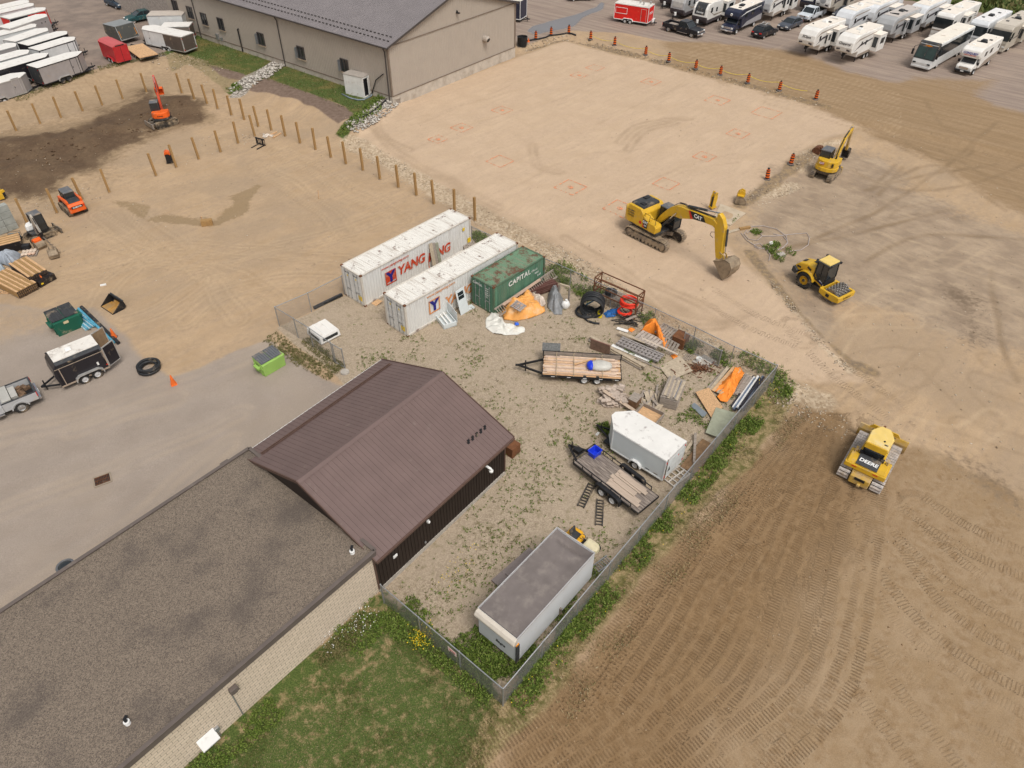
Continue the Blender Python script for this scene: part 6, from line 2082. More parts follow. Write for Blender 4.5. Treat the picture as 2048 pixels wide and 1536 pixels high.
def travel_trailer(label,L=8.5,H=3.25,skin=CREAM,mask=DGREY,word=None,slides=(),seed=0,roof=RVR,low=DEC):
 t=T('travel_trailer',label,'camping trailer')
 W=2.44
 h=L/2
 pr=[(-h,.55),(-h,H-.08),(h-1.4,H),(h-.6,H-.18),(h-.15,H-.8),(h,1.5),(h-.1,1.0),(h-.5,.55)]
 MB().prism(pr,-W/2,W/2).build('body',skin,t,.1)
 MB().prism([(-h+.05,H-.08),(h-1.4,H),(h-1.0,H-.06),(h-1.0,H-.01),(h-1.4,H+.05),(-h+.05,H-.03)],-W/2+.1,W/2-.1).build('roof',roof,t)
 m=MB().prism([(h-.98,H-.05),(h-.58,H-.15),(h-.13,H-.79),(h+.02,1.7),(h-.1,1.75),(h-.4,H-.8)],-W*.36,W*.36)
 m.build('front_window_mask',mask,t,.05)
 MB().prism([(h+.015,1.45),(h-.09,.98),(h-.48,.53),(-h-.01,.53),(-h-.01,1.0),(h-.6,1.0),(h-.25,1.45)],-W/2-.01,W/2+.01).build('lower_band',low,t,.02)
 for s in(1,-1):
  y=s*W/2
  swoosh(t,[(h-.5,2.4),(h-2.5,1.5),(-h+.6,1.4),(-h+.6,1.25),(h-2.6,1.3)],y+.003*s,DECT)
 windows(t,W/2,[(h-1.6,2.25,.6,.7),(h-3.2,2.1,.5,.6),(-h+1.2,2.2,.6,.6)])
 for sl in slides:
  slide(t,*sl,W/2,skin,[(0,2.2,sl[1]*.55,.7)])
 rv_wheels(t,(-.5-.3,.5-.3),W,.34)
 MB().beam((h-.6,.7,.5),(h+1.1,0,.5),.1,.14).beam((h-.6,-.7,.5),(h+1.1,0,.5),.1,.14).cyl((h+.8,0,.05),(h+.8,0,1.0),.05,n=8).build('tongue',BLACK,t)
 MB().cyl((h+.3,0,.6),(h+.3,0,1.05),.2,n=12).build('gas_bottle',WHITE,t)
 if word:
  text(word,.38,t,(h-.0,0,2.05),(PI/2-.12,0,PI/2),WTXT,'lettering',.02,.25)
 roofkit(t,L,H,2,WHITE,seed)
 return t
def class_a(label,L=10.5,H=3.6,skin=CREAM,low=DECT,roof=RVR,seed=0,word=None,acc=WHITE,dark=False):
 t=T('motorhome',label,'motorhome')
 W=2.5
 h=L/2
 pr=[(-h,.45),(-h,H),(h-.5,H),(h-.1,H-.35),(h-.06,1.75),(h+.02,1.2),(h-.05,.4)]
 MB().prism(pr,-W/2,W/2).build('body',skin,t,.12)
 MB().box((-.3,0,H+.01),(L-1.2,W-.3,.05)).build('roof',roof,t,.02)
 MB().prism([(h-.03,1.72),(h-.08,H-.6),(h-.5,H-.6),(h-.5,1.72)],-W/2-.012,W/2+.012).build('windscreen',GLASS,t,.04)
 MB().box((h+.0,0,1.42),(.06,W*.96,.16)).build('front_stripe',low,t,.02)
 MB().box((h+.0,0,.75),(.08,W*.5,.28)).build('grille',BLACK,t,.02)
 MB().box((h-.0,0,.45),(.16,W*.98,.2)).build('bumper',skin,t,.04)
 for s in(1,-1):
  y=s*W/2
  MB().box((h-.02,s*.95,1.0),(.1,.4,.22)).build('headlight',LAMP,t,.03)
  MB().beam((h-.1,s*(W/2),2.5),(h+.2,s*(W/2+.25),2.4),.05).box((h+.2,s*(W/2+.28),2.1),(.1,.2,.45)).build('mirror',BLACK,t)
  swoosh(t,[(h-.7,.9),(h-2.5,1.5),(-h+.2,1.75),(-h+.2,.6),(h-1,.6)],y+.003*s,low)
  swoosh(t,[(h-.9,1.7),(h-3.0,1.9),(-h+.2,2.05),(-h+.2,1.95),(h-2.9,1.75)],y+.004*s,DEC)
 windows(t,W/2,[(h-1.4,2.3,.9,.8),(h-4.2,2.4,1.0,.7),(-h+1.6,2.4,1.0,.7)])
 slide(t,-.4,3.0,.6,1.0,3.0,W/2,skin,[(.3,2.4,1.2,.7)])
 rv_wheels(t,(h-2.2,-h+2.6),W,.48)
 roofkit(t,L,H,3,acc,seed)
 if word:
  text(word,.3,t,(h-.25,0,H-.3),(PI/2-.7,0,PI/2),DEC,'lettering',.02)
 return t
def class_c(label,skin,L=8.5,roof=RVR,word=None,low=DEC,seed=0,emblem=False,acc=BLACK,H=3.25):
 t=T('motorhome',label,'motorhome')
 W=2.42
 h=L/2
 MB().prism([(-h,.6),(-h,H),(h-1.5,H),(h-.75,H-.25),(h-.62,H-.75),(h-.8,H-1.2),(h-1.9,H-1.25),(h-2.1,.6)],-W/2,W/2).build('body',skin,t,.12)
 MB().box((-.7,0,H+.01),(L-2.0,W-.2,.05)).build('roof',roof,t,.02)
 k=.98
 cabb=MB().prism([(h-2.15,.5),(h-2.15,2.0),(h-1.55,2.0),(h-.95,1.3),(h-.1,1.18),(h,1.0),(h,.5)],-k,k)
 for i,v in enumerate(cabb.v):
  if v[2]>1.5:
   cabb.v[i]=(v[0],v[1]*.9,v[2])
 cabb.build('cab',skin,t,.07)
 ws=MB().add([(h-.97,k*.88,1.33),(h-.97,-k*.88,1.33),(h-1.53,-k*.80,1.99),(h-1.53,k*.80,1.99)],[(0,1,2,3)])
 ws.xf(Matrix.Translation((.025,0,.025))).build('windscreen',GLASS,t,thick=.02)
 for s in(1,-1):
  MB().prism([(h-2.0,1.3),(h-1.1,1.3),(h-1.6,1.9),(h-2.0,1.9)],s*k*.93,s*k*.99).build('cab_window',GLASS,t)
  MB().box((h-.03,s*.78,.92),(.12,.34,.26)).build('headlight',LAMP,t,.03)
  MB().box((h-1.25,s*(k+.22),1.4),(.12,.28,.36)).build('mirror',BLACK,t,.02)
  y=s*W/2
  swoosh(t,[(h-2.3,.75),(h-3.8,1.3),(-h+.2,1.6),(-h+.2,.7)],y+.003*s,low)
  swoosh(t,[(h-1.2,H-.9),(h-3.2,H-.45),(-h+1,H-.4),(-h+1,H-.5),(h-3.2,H-.65)],y+.003*s,DECT if low is DEC else WHITE)
 windows(t,W/2,[(h-3.2,2.3,.8,.6),(h-5.2,2.3,.9,.6),(-h+.9,2.3,.5,.5)])
 MB().box((h+.01,0,.92),(.05,1.15,.3)).build('grille',CHROME if acc is BLACK else BLACK,t,.03)
 MB().box((h+.06,0,.56),(.2,1.98,.24)).build('bumper',CHROME if emblem else BLACK,t,.04)
 MB().box((h+.17,0,.56),(.02,.42,.13)).build('number_plate',WHITE,t)
 rv_wheels(t,(h-1.0,-h+2.3),W,.4)
 if word:
  text(word,.34,t,(h-.6,0,H-.62),(PI/2-.25,0,PI/2),BLUP,'lettering',.03,.2)
  MB().box((h-.57,0,H-.86),(.03,1.5,.05)).build('underline',REDD,t)
 if emblem:
  MB().cyl((h-.7,0,H-.62),(h-.58,0,H-.66),.2,n=18).build('emblem',WTXT,t)
  MB().box((-h*.2,W/2+.06,H-.08),(L*.55,.14,.16)).build('awning',DGREY,t,.03)
 roofkit(t,L,H,3,acc,seed)
 return t
def coach(label):
 t=T('coach_bus',label,'bus')
 L,W,H=13.2,2.6,3.5
 h=L/2
 MB().prism([(-h,.4),(-h,H-.1),(h-1.0,H-.1),(h-.75,H-.3),(h-.1,1.4),(h,1.0),(h-.02,.35)],-W/2,W/2).build('body',WHT,t,.12)
 MB().box((-.6,0,H-.06),(L-1.6,W-.2,.12),top=.97).build('roof',mat('coach_roof',(.78,.72,.62),.55,0,.04,.8,(.62,.54,.45),.15),t,.03)
 MB().prism([(h-1.25,H-.02),(h-.82,H-.12),(h-.08,1.45),(h-.7,1.3),(h-1.4,H-.5)],-W/2-.012,W/2+.012).build('windscreen_surround',DGREY,t,.04)
 for s in(1,-1):
  g=MB().add([(h-.12,s*.06,1.55),(h-.12,s*1.2,1.55),(h-.68,s*1.15,2.85),(h-.68,s*.06,2.85)],[(0,1,2,3)])
  g.xf(Matrix.Translation((.05,0,.03))).build('windscreen',mat('green_glass',(.035,.055,.05),.1,0,.2,1),t)
  MB().prism([(-h+.4,1.75),(h-.9,1.6),(h-1.35,H-.45),(-h+.4,H-.45)],s*W/2,s*(W/2+.012)).build('side_windows',GLASS,t)
  MB().box((h-.02,s*.9,.95),(.1,.5,.2),rz=-.2*s).build('headlight',GLASS,t,.03)
  MB().tube([(h-.6,s*W/2,2.9),(h-.1,s*(W/2+.3),2.8),(h-.05,s*(W/2+.32),2.5)],.04,6).box((h-.05,s*(W/2+.32),2.15),(.14,.26,.7)).build('mirror',BLACK,t,.02)
 MB().prism([(-.5,3.02),(.5,3.02),(.0,3.14),(-.0,2.92)],0,.02,'x').build('front_emblem',AMBER,t,loc=(h-.65,0,.0))
 m=MB().box((h-.73,0,3.03),(.03,.9,.12),ry=R(-20))
 m.build('destination_badge',mat('orange_badge',(.6,.2,.03),.4),t)
 for x in(-2.5,1.5):
  MB().box((x,0,H+.04),(.7,.7,.08)).build('roof_hatch',RVR,t,.02)
 rv_wheels(t,(h-2.6,-h+3.6,-h+2.3),W,.5)
 MB().box((h+.01,0,.5),(.1,W*.96,.26)).build('bumper',WHT,t,.05)
 return t
def rv_lot():
 yb=yaw_of(GZ(1952.5,51,3.5),GZ(1881.6,88,3.5))
 fy=yb
 t=coach('long white coach bus with a dark front and large split windscreen')
 fit(t,(5.4,1.25,3.44),(1881.6,89),(-6.4,1.25,3.44),(1952.5,51))
 t=class_c('small white cab-over motorhome with blue lettering above its dark windscreen, beside the coach',CREAM,9.0,RVR,'CONQUEST',DECT,3)
 seat(t,(4.5,.98,.3),(1938,149),fy+.02)
 t=class_a('white bus-style motorhome with a wide dark windscreen, behind the coach',10.5,3.7,CREAM,DECT,RVR,5)
 seat(t,(5.2,-1.25,.4),(1857,72),fy)
 t=class_a('white bus-style motorhome half hidden between the coach and the beige motorhome',9.5,3.6,RVW,RVG,mat('rv_roof_pale',(.76,.74,.72),.5,0,.04,1),6,None,BLACK)
 seat(t,(4.75,-1.25,2.9),(1938,50),fy)
 t=class_a('beige bus-style motorhome cut by the right edge of the photo',10.5,3.6,RVB,RVB,mat('rv_roof_beige',(.55,.49,.41),.5,0,.04,1),7,None,DGREY)
 seat(t,(5.2,1.25,.4),(2006,104),fy)
 t=fifth_wheel('white fifth-wheel camper with wide front lettering, the left one of the two white noses',8.6,3.8,CREAM,None,'EClipse',((.5,1.1,.35,1.1,2.9),(-1.9,2.6,.9,1.0,3.1)),seed=1)
 seat(t,(1.95,1.22,.75),(1638,101),fy)
 t=fifth_wheel('white fifth-wheel camper with dark curved stripes, the right one of the two white noses',8.6,3.8,CREAM,None,'Chaparral',((-2.6,2.2,1.0,1.0,3.1),),seed=2,wins=[(1.6,2.5,.4,.5),(.3,2.4,.4,.6)])
 seat(t,(1.95,1.22,.75),(1713,115),fy)
 t=fifth_wheel('grey-nosed fifth-wheel camper with two open slide-outs behind the white noses',9.5,3.75,RVG,RVG,None,((.4,.9,.4,1.0,3.0),(-2.2,2.8,.9,1.0,3.1)),mat('rv_roof_grey',(.52,.47,.43),.6,0,.04,1),seed=3,roofcol=DGREY)
 seat(t,(2.4,1.22,.75),(1789,77),fy)
 t=fifth_wheel('white fifth-wheel camper directly behind the left white nose',9.5,3.8,RVW,None,None,(),seed=4)
 seat(t,(2.2,1.22,1.6),(1712,52),fy)
 t=fifth_wheel('white fifth-wheel camper at the back of the lot with a tan-roofed slide-out',10.0,3.8,RVW,None,None,((-1.5,3.2,.9,1.0,3.0),),seed=5)
 seat(t,(2.6,1.22,1.6),(1757,40),fy)
 t=fifth_wheel('white fifth-wheel camper standing against the grass behind the grey-nosed one',10.0,3.9,RVW,None,None,((-2.0,3.0,.8,1.0,3.0),),seed=6)
 seat(t,(2.6,1.22,.75),(1850,55),fy)
 t=fifth_wheel('cream fifth-wheel camper with a round emblem on its nose, behind the white pickup',10.5,3.8,RVB,CREAM,None,((-.5,2.4,.9,1.0,3.1),),seed=8)
 seat(t,(2.9,1.22,.75),(1668,24),fy)
 MB().cyl((5.05,0,2.7),(5.35,0,2.65),.5,n=24).build('emblem',RVG,t)
 t=fifth_wheel('cream fifth-wheel camper with dark lower sides and an open slide-out, behind the dark sedan',10.5,3.7,CREAM,RVG,None,((-.8,1.5,.5,1.0,3.0),(-3.0,2.0,.9,1.0,3.0)),seed=9)
 seat(t,(2.9,1.22,.75),(1546,33),fy+.12)
 t=travel_trailer('grey travel trailer with a rounded front, behind the black towing pickup',8.5,3.2,RVG,mat('rv_front_grey',(.42,.4,.37),.4),None,(),11)
 seat(t,(4.1,1.22,.55),(1366,33),fy+.1)
 t=travel_trailer('cream travel trailer with a dark pointed front window, beside the navy motorhome',9.0,3.3,CREAM,DGREY,'Imagine',((-1.8,2.6,.8,.9,2.9),),12)
 seat(t,(4.3,1.22,.55),(1411,48),fy+.1)
 t=travel_trailer('white camper behind the red food trailer with only its nose showing',8.0,3.2,CREAM,DGREY,None,(),13)
 seat(t,(4.0,1.22,.55),(1343,12),fy+.1)
 t=travel_trailer('cream camper at the top of the photo, directly behind the navy motorhome roof',8.0,3.2,CREAM,DGREY,None,(),14)
 seat(t,(4.0,1.22,2.0),(1508,6),fy+.1)
 t=travel_trailer('dark-sided camper at the top of the photo, just behind the white pickup',8.5,3.3,NAVY,CREAM,None,(),15)
 seat(t,(4.1,-1.22,.55),(1598,14),fy+.1)
 t=class_c('navy cab-over motorhome with a round white emblem and a chrome grille',NAVY,8.8,RVR,None,mat('rv_silver',(.42,.42,.44),.35,.3,.05,2),15,True,BLACK)
 seat(t,(4.4,.98,.3),(1464,67),fy+.08)
 L,W,H=5.6,2.4,2.75
 t=box_trailer('bright red food trailer with a white roof and a framed serving hatch',L,W,H,REDB,GRIME,WHITE,.0,door=True,doorside=-1,name='food_trailer')
 k=fit(t,(0,-W/2,.45),(1223,36),(L,-W/2,.45),(1299,48))
 f=MB()
 for dz in(1.35,2.15):
  f.box((1.15,-W/2-.015,dz),(1.9,.03,.06))
 for dx in(.2,2.1):
  f.box((dx,-W/2-.015,1.75),(.06,.03,.8))
 f.build('serving_hatch',WHITE,t)
 for i,(a,b)in enumerate(((L-.4,.5),(L-1.2,-.4),(L-2,.3))):
  MB().cyl((a,b,H),(a,b,H+.35),.12,n=10).cyl((a,b,H+.35),(a,b,H+.42),.18,n=10).build('roof_vent',ALU,t)
 MB().cyl((L+.5,.3,.5),(L+.5,.3,.95),.18,n=12).cyl((L+.5,-.2,.5),(L+.5,-.2,.95),.18,n=12).build('gas_bottle',WHITE,t)
 text('FOOD',.5,t,(L+.02,0,1.7),(PI/2,R(0),PI/2),WTXT,'lettering',.02)
 t=pickup('black crew-cab pickup truck hitched to the red food trailer',BLKC,6.3,2.05)
 fit(t,(-2.0,-.95,0),(1334.5,63),(2.15,-.95,0),(1384,76))
 MB().box((-2.0,.1,.8),(1.3,1.2,.3)).build('bed_load',WOODG,t)
 t=car('black SUV seen from behind, with a roof rack',BLKC,4.5,1.85,1.62)
 seat(t,(-2.25,-.85,.1),(1520,79),fy+PI-.05)
 m=MB()
 for x in(-.8,.2):
  m.box((x,0,1.7),(.06,1.3,.05))
 for y in(-.4,.3):
  m.tube([(-1.0,y,1.78),(-.4,y,2.05),(.3,y,1.8)],.03,6).beam((-1.1,y+.15,1.76),(.5,y+.15,1.76),.12,.06)
 m.build('roof_rack',ALU,t)
 t=car('dark grey sedan parked between the black SUV and the white pickup',GRYC,4.7,1.85,1.4,'sedan')
 seat(t,(2.35,.88,.1),(1573,63),fy)
 t=pickup('white crew-cab pickup truck with a dark grille and dark bed cover',WHTC,5.9,2.0,rim=RIMA)
 seat(t,(2.95,.95,.3),(1614,43),fy)
 MB().box((-1.75,0,1.2),(2.35,1.85,.05)).build('bed_cover',DGREY,t)
 t=car('dark car mostly hidden behind the left white-nosed camper',GRYC,4.5,1.8,1.45)
 seat(t,(2.2,.0,.1),(1672,38),fy)
 t=car('dark blue car cut by the top of the photo, left of the red food trailer',NAVY,4.7,1.85,1.5)
 fit(t,(-1.4,-.8,0),(1140,3),(1.4,-.8,0),(1188,1))
 t=box_trailer('dark navy and white trailer just behind the right corner of the warehouse',6,2.4,3.2,NAVY,RVR,WHITE,0,door=False)
 seat(t,(6,1.2,.45),(1053,32),yaw_of(G(1040,40),G(1080,46)))
rv_lot()
def left_rig():
 W,H=2.05,2.35
 a,b=(220.5,734),(125,775)
 L=(GZ(*a,.42).xy-GZ(*b,.42).xy).length
 t=T('cargo_trailer','black enclosed trailer with a pale roof and both rear doors swung open','trailer')
 w=W/2
 sh=MB().box((L/2,w-.03,(H+.42)/2-.1),(L-.3,.06,H-.62)).box((L/2,-w+.03,(H+.42)/2-.1),(L-.3,.06,H-.62)).box((L/2,0,.46),(L,W,.08))
 sh.build('body',BLKT,t)
 fr=[(-w,.42),(-w,H-.35),(-w+.3,H-.03),(w-.3,H-.03),(w,H-.35),(w,.42)]
 MB().prism([(L-.32,.42),(L+.0,.45),(L+.08,1.2),(L-.02,H-.45),(L-.3,H-.06)],-w,w).build('front_cap',BLKT,t,.12)
 for s in(1,-1):
  MB().prism([(w*s,H-.42),(w*s,H-.3),(s*(w-.12),H-.12),(s*(w-.32),H-.04),(s*(w-.34),H-.1),(s*(w-.1),H-.42)],0,L-.25,'x').build('roof_curve',DGREY,t)
 MB().box((L/2-.12,0,H-.03),(L-.3,W-.6,.06)).build('roof',GRIME,t,.01)
 MB().box((L*.55,0,H+.07),(.42,.42,.12),top=.85).build('roof_hatch',WHITE,t,.03)
 tr=MB()
 for s in(1,-1):
  tr.box((L/2,s*(w+.004),.45),(L,.02,.12)).box((L/2,s*(w+.006),H-.45),(L-.1,.02,.04))
  tr.box((.03,s*(w-.02),1.3),(.07,.07,H-.9)).box((L-.32,s*(w+.004),1.2),(.05,.02,H-.9))
 tr.build('trim',mat('warm_trim',(.45,.36,.28),.45,.3,.1,4),t)
 MB().box((.5,0,1.2),(.04,W-.2,1.5)).build('inside',mat('plywood_interior',(.24,.15,.075),.8,0,.2,4),t)
 for s in(1,-1):
  f=MB()
  m=L*.42
  pr=[(m-.95,.4),(m-.9,.68),(m-.65,.85),(m+.65,.85),(m+.9,.68),(m+.95,.4)]
  pi=[(m+.88,.4),(m+.83,.63),(m+.6,.78),(m-.6,.78),(m-.83,.63),(m-.88,.4)]
  f.prism(pr+pi,s*w,s*(w+.22)).build('fender',ALU,t)
  MB().prism(pr,s*(w-.3),s*(w+.006)).build('wheel_well',BLACK,t)
  for x in(m-.42,m+.42):
   wheel(t,x,s*(w+.02),.35,.22)
 for s,ang in((1,205),(-1,140)):
  d=MB().box((.5,0,1.32),(.98,.05,H-.75)).build('rear_door',BLKT if s>0 else mat('door_inside_ply',(.25,.17,.1),.8,0,.15,3),t,loc=(0,s*w,0),rz=R(ang if s>0 else-ang-20))
  e=MB()
  for x in(.03,.97):
   e.box((x,0,1.32),(.06,.07,H-.75))
  for z in(.52,H-.22):
   e.box((.5,0,z),(.98,.07,.06))
  e.build('door_frame',ALU,d)
 MB().beam((L,.6,.42),(L+1.05,0,.42),.1).beam((L,-.6,.42),(L+1.05,0,.42),.1).cyl((L+.8,0,.05),(L+.8,0,.85),.045,n=8).build('tongue',BLACK,t)
 MB().box((.6,w+.014,1.1),(.12,.02,.25)).build('placard',WHITE,t)
 for x in(.1,):
  MB().box((x,w+.014,.75),(.1,.02,.08)).build('marker_lamp',REDL,t)
 k=fit(t,(0,w,.42),a,(L,w,.42),b)
 yw=t.rotation_euler.z
 t=pickup('silver pickup truck with tool boxes in its bed, cut by the left photo edge',SILV,5.9,2.0,cabx=(-.9,1.3))
 seat(t,(-1.8,.98,0),(49,824),yw-.04)
 MB().box((-1.25,-.0,1.02),(.55,1.7,.5)).box((-1.75,-.1,.95),(.4,1.2,.36)).build('tool_box',mat('aluminium_tool_box',(.55,.53,.48),.4,.3,.06,2),t,.02)
 m=MB()
 for i in range(7):
  m.box((rnd(-2.7,-2.1),rnd(-.7,.7),.75),(rnd(.2,.5),rnd(.2,.4),rnd(.15,.35)),rz=rnd(0,3))
 m.build('bed_clutter',mat('brown_clutter',(.16,.1,.06),.8,0,.5,5),t)
left_rig()
def board(label,a,b,w=.2,h=.05,m=None,za=.04,zb=None,name='board',cat='board',group=None,up=(0,0,1)):
 p,q=GZ(*a,za),GZ(*b,za if zb is None else zb)
 c=(p+q)/2
 o=MB().beam(p-c,q-c,w,h,up=up).build(name,m or WOODG,None,.006,loc=c)
 return tag(o,label,cat,group)
def tarp(label,outline,h,m,seed=1,name='tarp',cat='tarp',fold=.12,prof=2.0,peak=None,base=.03):
 P=[G(*p)for p in outline]
 c=sum((p for p in P),Vector())/len(P)if peak is None else G(*peak)
 n,k=96,26
 per=[]
 tot=[(P[(i+1)%len(P)]-P[i]).length for i in range(len(P))]
 S=sum(tot)
 for j in range(n):
  d=S*j/n
  i=0
  while d>tot[i]:
   d-=tot[i]
   i+=1
  per.append(P[i].lerp(P[(i+1)%len(P)],d/tot[i]))
 rr=random.Random(seed)
 ph=[rr.uniform(0,6.28)for _ in range(6)]
 fr=[rr.choice((3,4,5)),rr.choice((7,8,9)),rr.choice((11,13,15))]
 vs=[Vector((0,0,h))]
 for i in range(1,k+1):
  r=i/k
  for j in range(n):
   a=2*PI*j/n
   wv=math.sin(fr[0]*a+ph[0]+r*2)*.5+math.sin(fr[1]*a+ph[1]-r*3)*.35+math.sin(fr[2]*a+ph[2])*.3
   q=(per[j]-c)
   rad=r*(1+.05*wv*r)
   x,y=q.x*rad,q.y*rad
   nz=float(vn(c.x+x,c.y+y,.35,seed))-.5
   nz2=float(vn(c.x+x,c.y+y,.9,seed+4))-.5
   cr=abs(float(vn(c.x+x+y*.4,(c.y+y)*.45,.42,seed+7))-.5)+.6*abs(float(vn((c.x+x)*.5,c.y+y-x*.5,.26,seed+9))-.5)
   z=h*(1-r**prof)*(1+.6*nz2)+fold*(wv*.6*r+nz*.9+.9*(.35-cr*1.6))*(1-r*.4)+base
   vs.append(Vector((x,y,max(.02,z))))
 fs=[(0,1+j,1+(j+1)%n)for j in range(n)]
 for i in range(k-1):
  for j in range(n):
   a,b=1+i*n+j,1+i*n+(j+1)%n
   fs.append((a,a+n,b+n,b))
 mb=MB().add(vs,fs)
 return tag(mb.build(name,m,None,smooth=True,loc=c,thick=.01),label,cat)
def pallet_mb(L=1.2,W=1.0,n=7,h=.14,gap=.5,rail=3):
 m=MB()
 bw=W*0+L/(n+(n-1)*gap)
 for i in range(n):
  x=-L/2+bw/2+i*bw*(1+gap)
  m.box((x,0,h-.011),(bw,W,.022))
  if i%2==0:
   m.box((x,0,.011),(bw,W,.022))
 for j in range(rail):
  y=-W/2+.05+j*(W-.1)/(rail-1)
  m.box((0,y,h/2),(L,.06,h-.044))
 return m
def sheet(label,pts,m,t=.02,z=.05,zs=None,name='plywood_sheet',cat='sheet'):
 P=[GZ(x,y,(zs[i]if zs else z))for i,(x,y)in enumerate(pts)]
 c=sum((p for p in P),Vector())/4
 mb=MB().add([p-c for p in P]+[p-c-Vector((0,0,t))for p in P],[(0,1,2,3),(7,6,5,4),(0,4,5,1),(1,5,6,2),(2,6,7,3),(3,7,4,0)])
 return tag(mb.build(name,m,loc=c),label,cat)
def coil(label,px,R0,r,n,m,axis='z',turns=4,loc=None,name='hose_coil',z0=None,tail=None,cat='hose',jit=.12,yaw=0):
 c=G(*px)if loc is None else loc
 pts=[]
 rr=random.Random(n)
 N=turns*28
 for i in range(N):
  a=2*PI*i/28
  tr=i/28
  q=R0*(1+jit*math.sin(tr*2.4))+rr.uniform(-.008,.008)
  off=(tr/turns)
  if axis=='z':
   pts.append(Vector((q*math.cos(a),q*math.sin(a),r+off*r*2*turns*.45)))
  else:
   v=Vector((q*math.cos(a),(off-.5)*turns*2.0*r,q*math.sin(a)+R0*1.05))
   pts.append(Matrix.Rotation(yaw,3,'Z')@v)
 if tail:
  pts+=[G(*p,r)-c for p in tail]
 return tag(MB().tube(pts,r,8).build(name,m,loc=c,smooth=True),label,cat)
CORRP=mat('corrugated_black_pipe',(.025,.026,.028),.5,0,.2,6,DUST,.12)
def container_side():
 yw=cC.rotation_euler.z
 d=Vector((math.cos(yw),math.sin(yw),0))
 n=Vector((math.sin(yw),-math.cos(yw),0))
 o=Vector((cC.location.x,cC.location.y,0))+n*2.438
 t=T('wooden_ladder','long grey wooden ladder leaning along the lettered side of the green container','ladder',o,yw)
 L=7.0
 rail=MB().beam((-.1,-.68,.35),(L,-.62,.5),.09,.12).beam((-.1,-.16,.72),(L,-.14,.95),.09,.12)
 rail.build('rail',WOODG,t)
 rg=MB()
 for i in range(30):
  f=(i+.5)/30
  rg.cyl((-.1+f*(L+.1),-.68+.06*f,.35+.15*f),(-.1+f*(L+.1),-.16,.72+.23*f),.03,n=6)
 rg.build('rung',WOODG,t)
 m=MB().beam((.7,-.3,.78),(5.2,-.28,.95),.26,.05)
 tag(m.build('plank',mat('pinkish_plank',(.48,.33,.25),.8,0,.15,4),loc=o,rz=yw),'pinkish plank resting on the wooden ladder beside the green container','plank')
 tarp('orange tarp heaped in front of the green container with a small pallet on top',[(1003,612),(1027,605),(1056,584),(1075,599),(1090,613),(1088,626),(1060,637),(1036,643),(1008,640)],.95,mat('pale_orange_tarp',(.74,.34,.09),.6,0,.1,2,(.7,.5,.3),.25),3,fold=.2,prof=2.6)
 g=GZ(1037,613,1.02)
 o=pallet_mb(1.0,.8,6,.1,.6).build('small_pallet',mat('grey_slats',(.32,.28,.26),.8,0,.2,4),loc=g,rz=R(-40))
 o.rotation_euler=(R(10),R(4),R(-40))
 tag(o,'small grey slatted pallet lying on top of the pale orange tarp','pallet')
 tarp('clear plastic sheet lying over the right part of the pale orange tarp',[(1062,596),(1078,600),(1091,614),(1082,622),(1066,614)],.62,mat('clear_plastic_sheet',(.6,.5,.42),.25,0,.1,3),8,fold=.12,prof=3.5,base=.25,cat='plastic sheet',name='plastic_sheet')
 tarp('crumpled white tarp on the gravel in front of the orange tarp',[(971,640),(982,628),(1002,629),(1006,645),(1022,650),(1048,658),(1049,665),(1036,670),(1008,671),(986,667),(970,655)],.35,mat('white_tarp',(.68,.66,.6),.6,0,.06,2,(.45,.36,.26),.15),5,fold=.28,prof=1.6)
 tarp('small bright blue rag beside the white tarp',[(1029,646),(1037,646),(1038,651),(1030,652)],.12,mat('blue_cloth',(.03,.12,.62),.6,0,.1,3),6,cat='rag',name='rag',fold=.04)
 t=T('metal_sheet_stack','stack of dark brown ribbed metal sheets behind the orange tarp','metal sheets',G(1080,583),pyaw((1060,590),(1098,577)))
 for i in range(5):
  m=MB().box((rnd(-.1,.1),rnd(-.05,.05),.12+i*.11),(3.0,1.0-i*.08,.05))
  for y in(-.35,-.1,.15,.38):
   m.box((0,y,.16+i*.11),(3.0,.05,.04))
  m.build('metal_sheet',mat('brown_sheet',(.12,.055,.045),.5,0,.12,2,(.2,.13,.1),.2),t)
 tarp('grey tarp draped over a tall object beside the brown metal sheets',[(1094,602),(1100,583),(1108,572),(1120,586),(1126,604),(1124,630),(1108,629),(1096,616)],1.15,mat('grey_tarp',(.22,.225,.23),.45,0,.12,3,(.3,.28,.25),.2),9,fold=.35,prof=1.25,peak=(1108,602))
 t=T('sack','white sack standing against the grey tarp','sack',G(1131,616))
 MB().ball((0,0,.32),(.36,.3,.4),12,8,jit=.08).build('sack_body',WHITE,t,smooth=True)
 MB().cyl((0,0,.68),(.05,0,.8),.08,.12,8).build('tied_neck',WHITE,t)
 t=T('timber_stand','pale wooden frame standing in the weeds behind the grey tarp','frame',G(1117,600))
 a,b=G(1117,600)-G(1117,600),G(1137,606)-G(1117,600)
 MB().beam(a,a+Vector((0,0,1.5)),.12,.12).beam(b,b+Vector((0,0,1.5)),.12,.12).build('upright',WOODG,t)
 MB().beam(a+Vector((0,0,1.55)),b+Vector((0,0,1.55)),.14,.14).build('crossbar',PLY,t)
 yb=cB.rotation_euler.z
 t=T('house_door','pale house door with two dark panes leaning against the middle container','door')
 A,B=G(922,631),G(938,621)
 ang=yaw_of(A,B)
 t.location=(A+B)/2
 t.rotation_euler=(R(-14),0,ang)
 DR=mat('pale_blue_door',(.62,.66,.66),.45,0,.05,2,(.5,.45,.4),.1)
 MB().box((0,0,1.05),(.92,.05,2.1)).build('leaf',DR,t,.01)
 for z in(1.75,1.42):
  MB().box((-.02,-.03,z),(.6,.02,.28)).build('pane',GLASS,t)
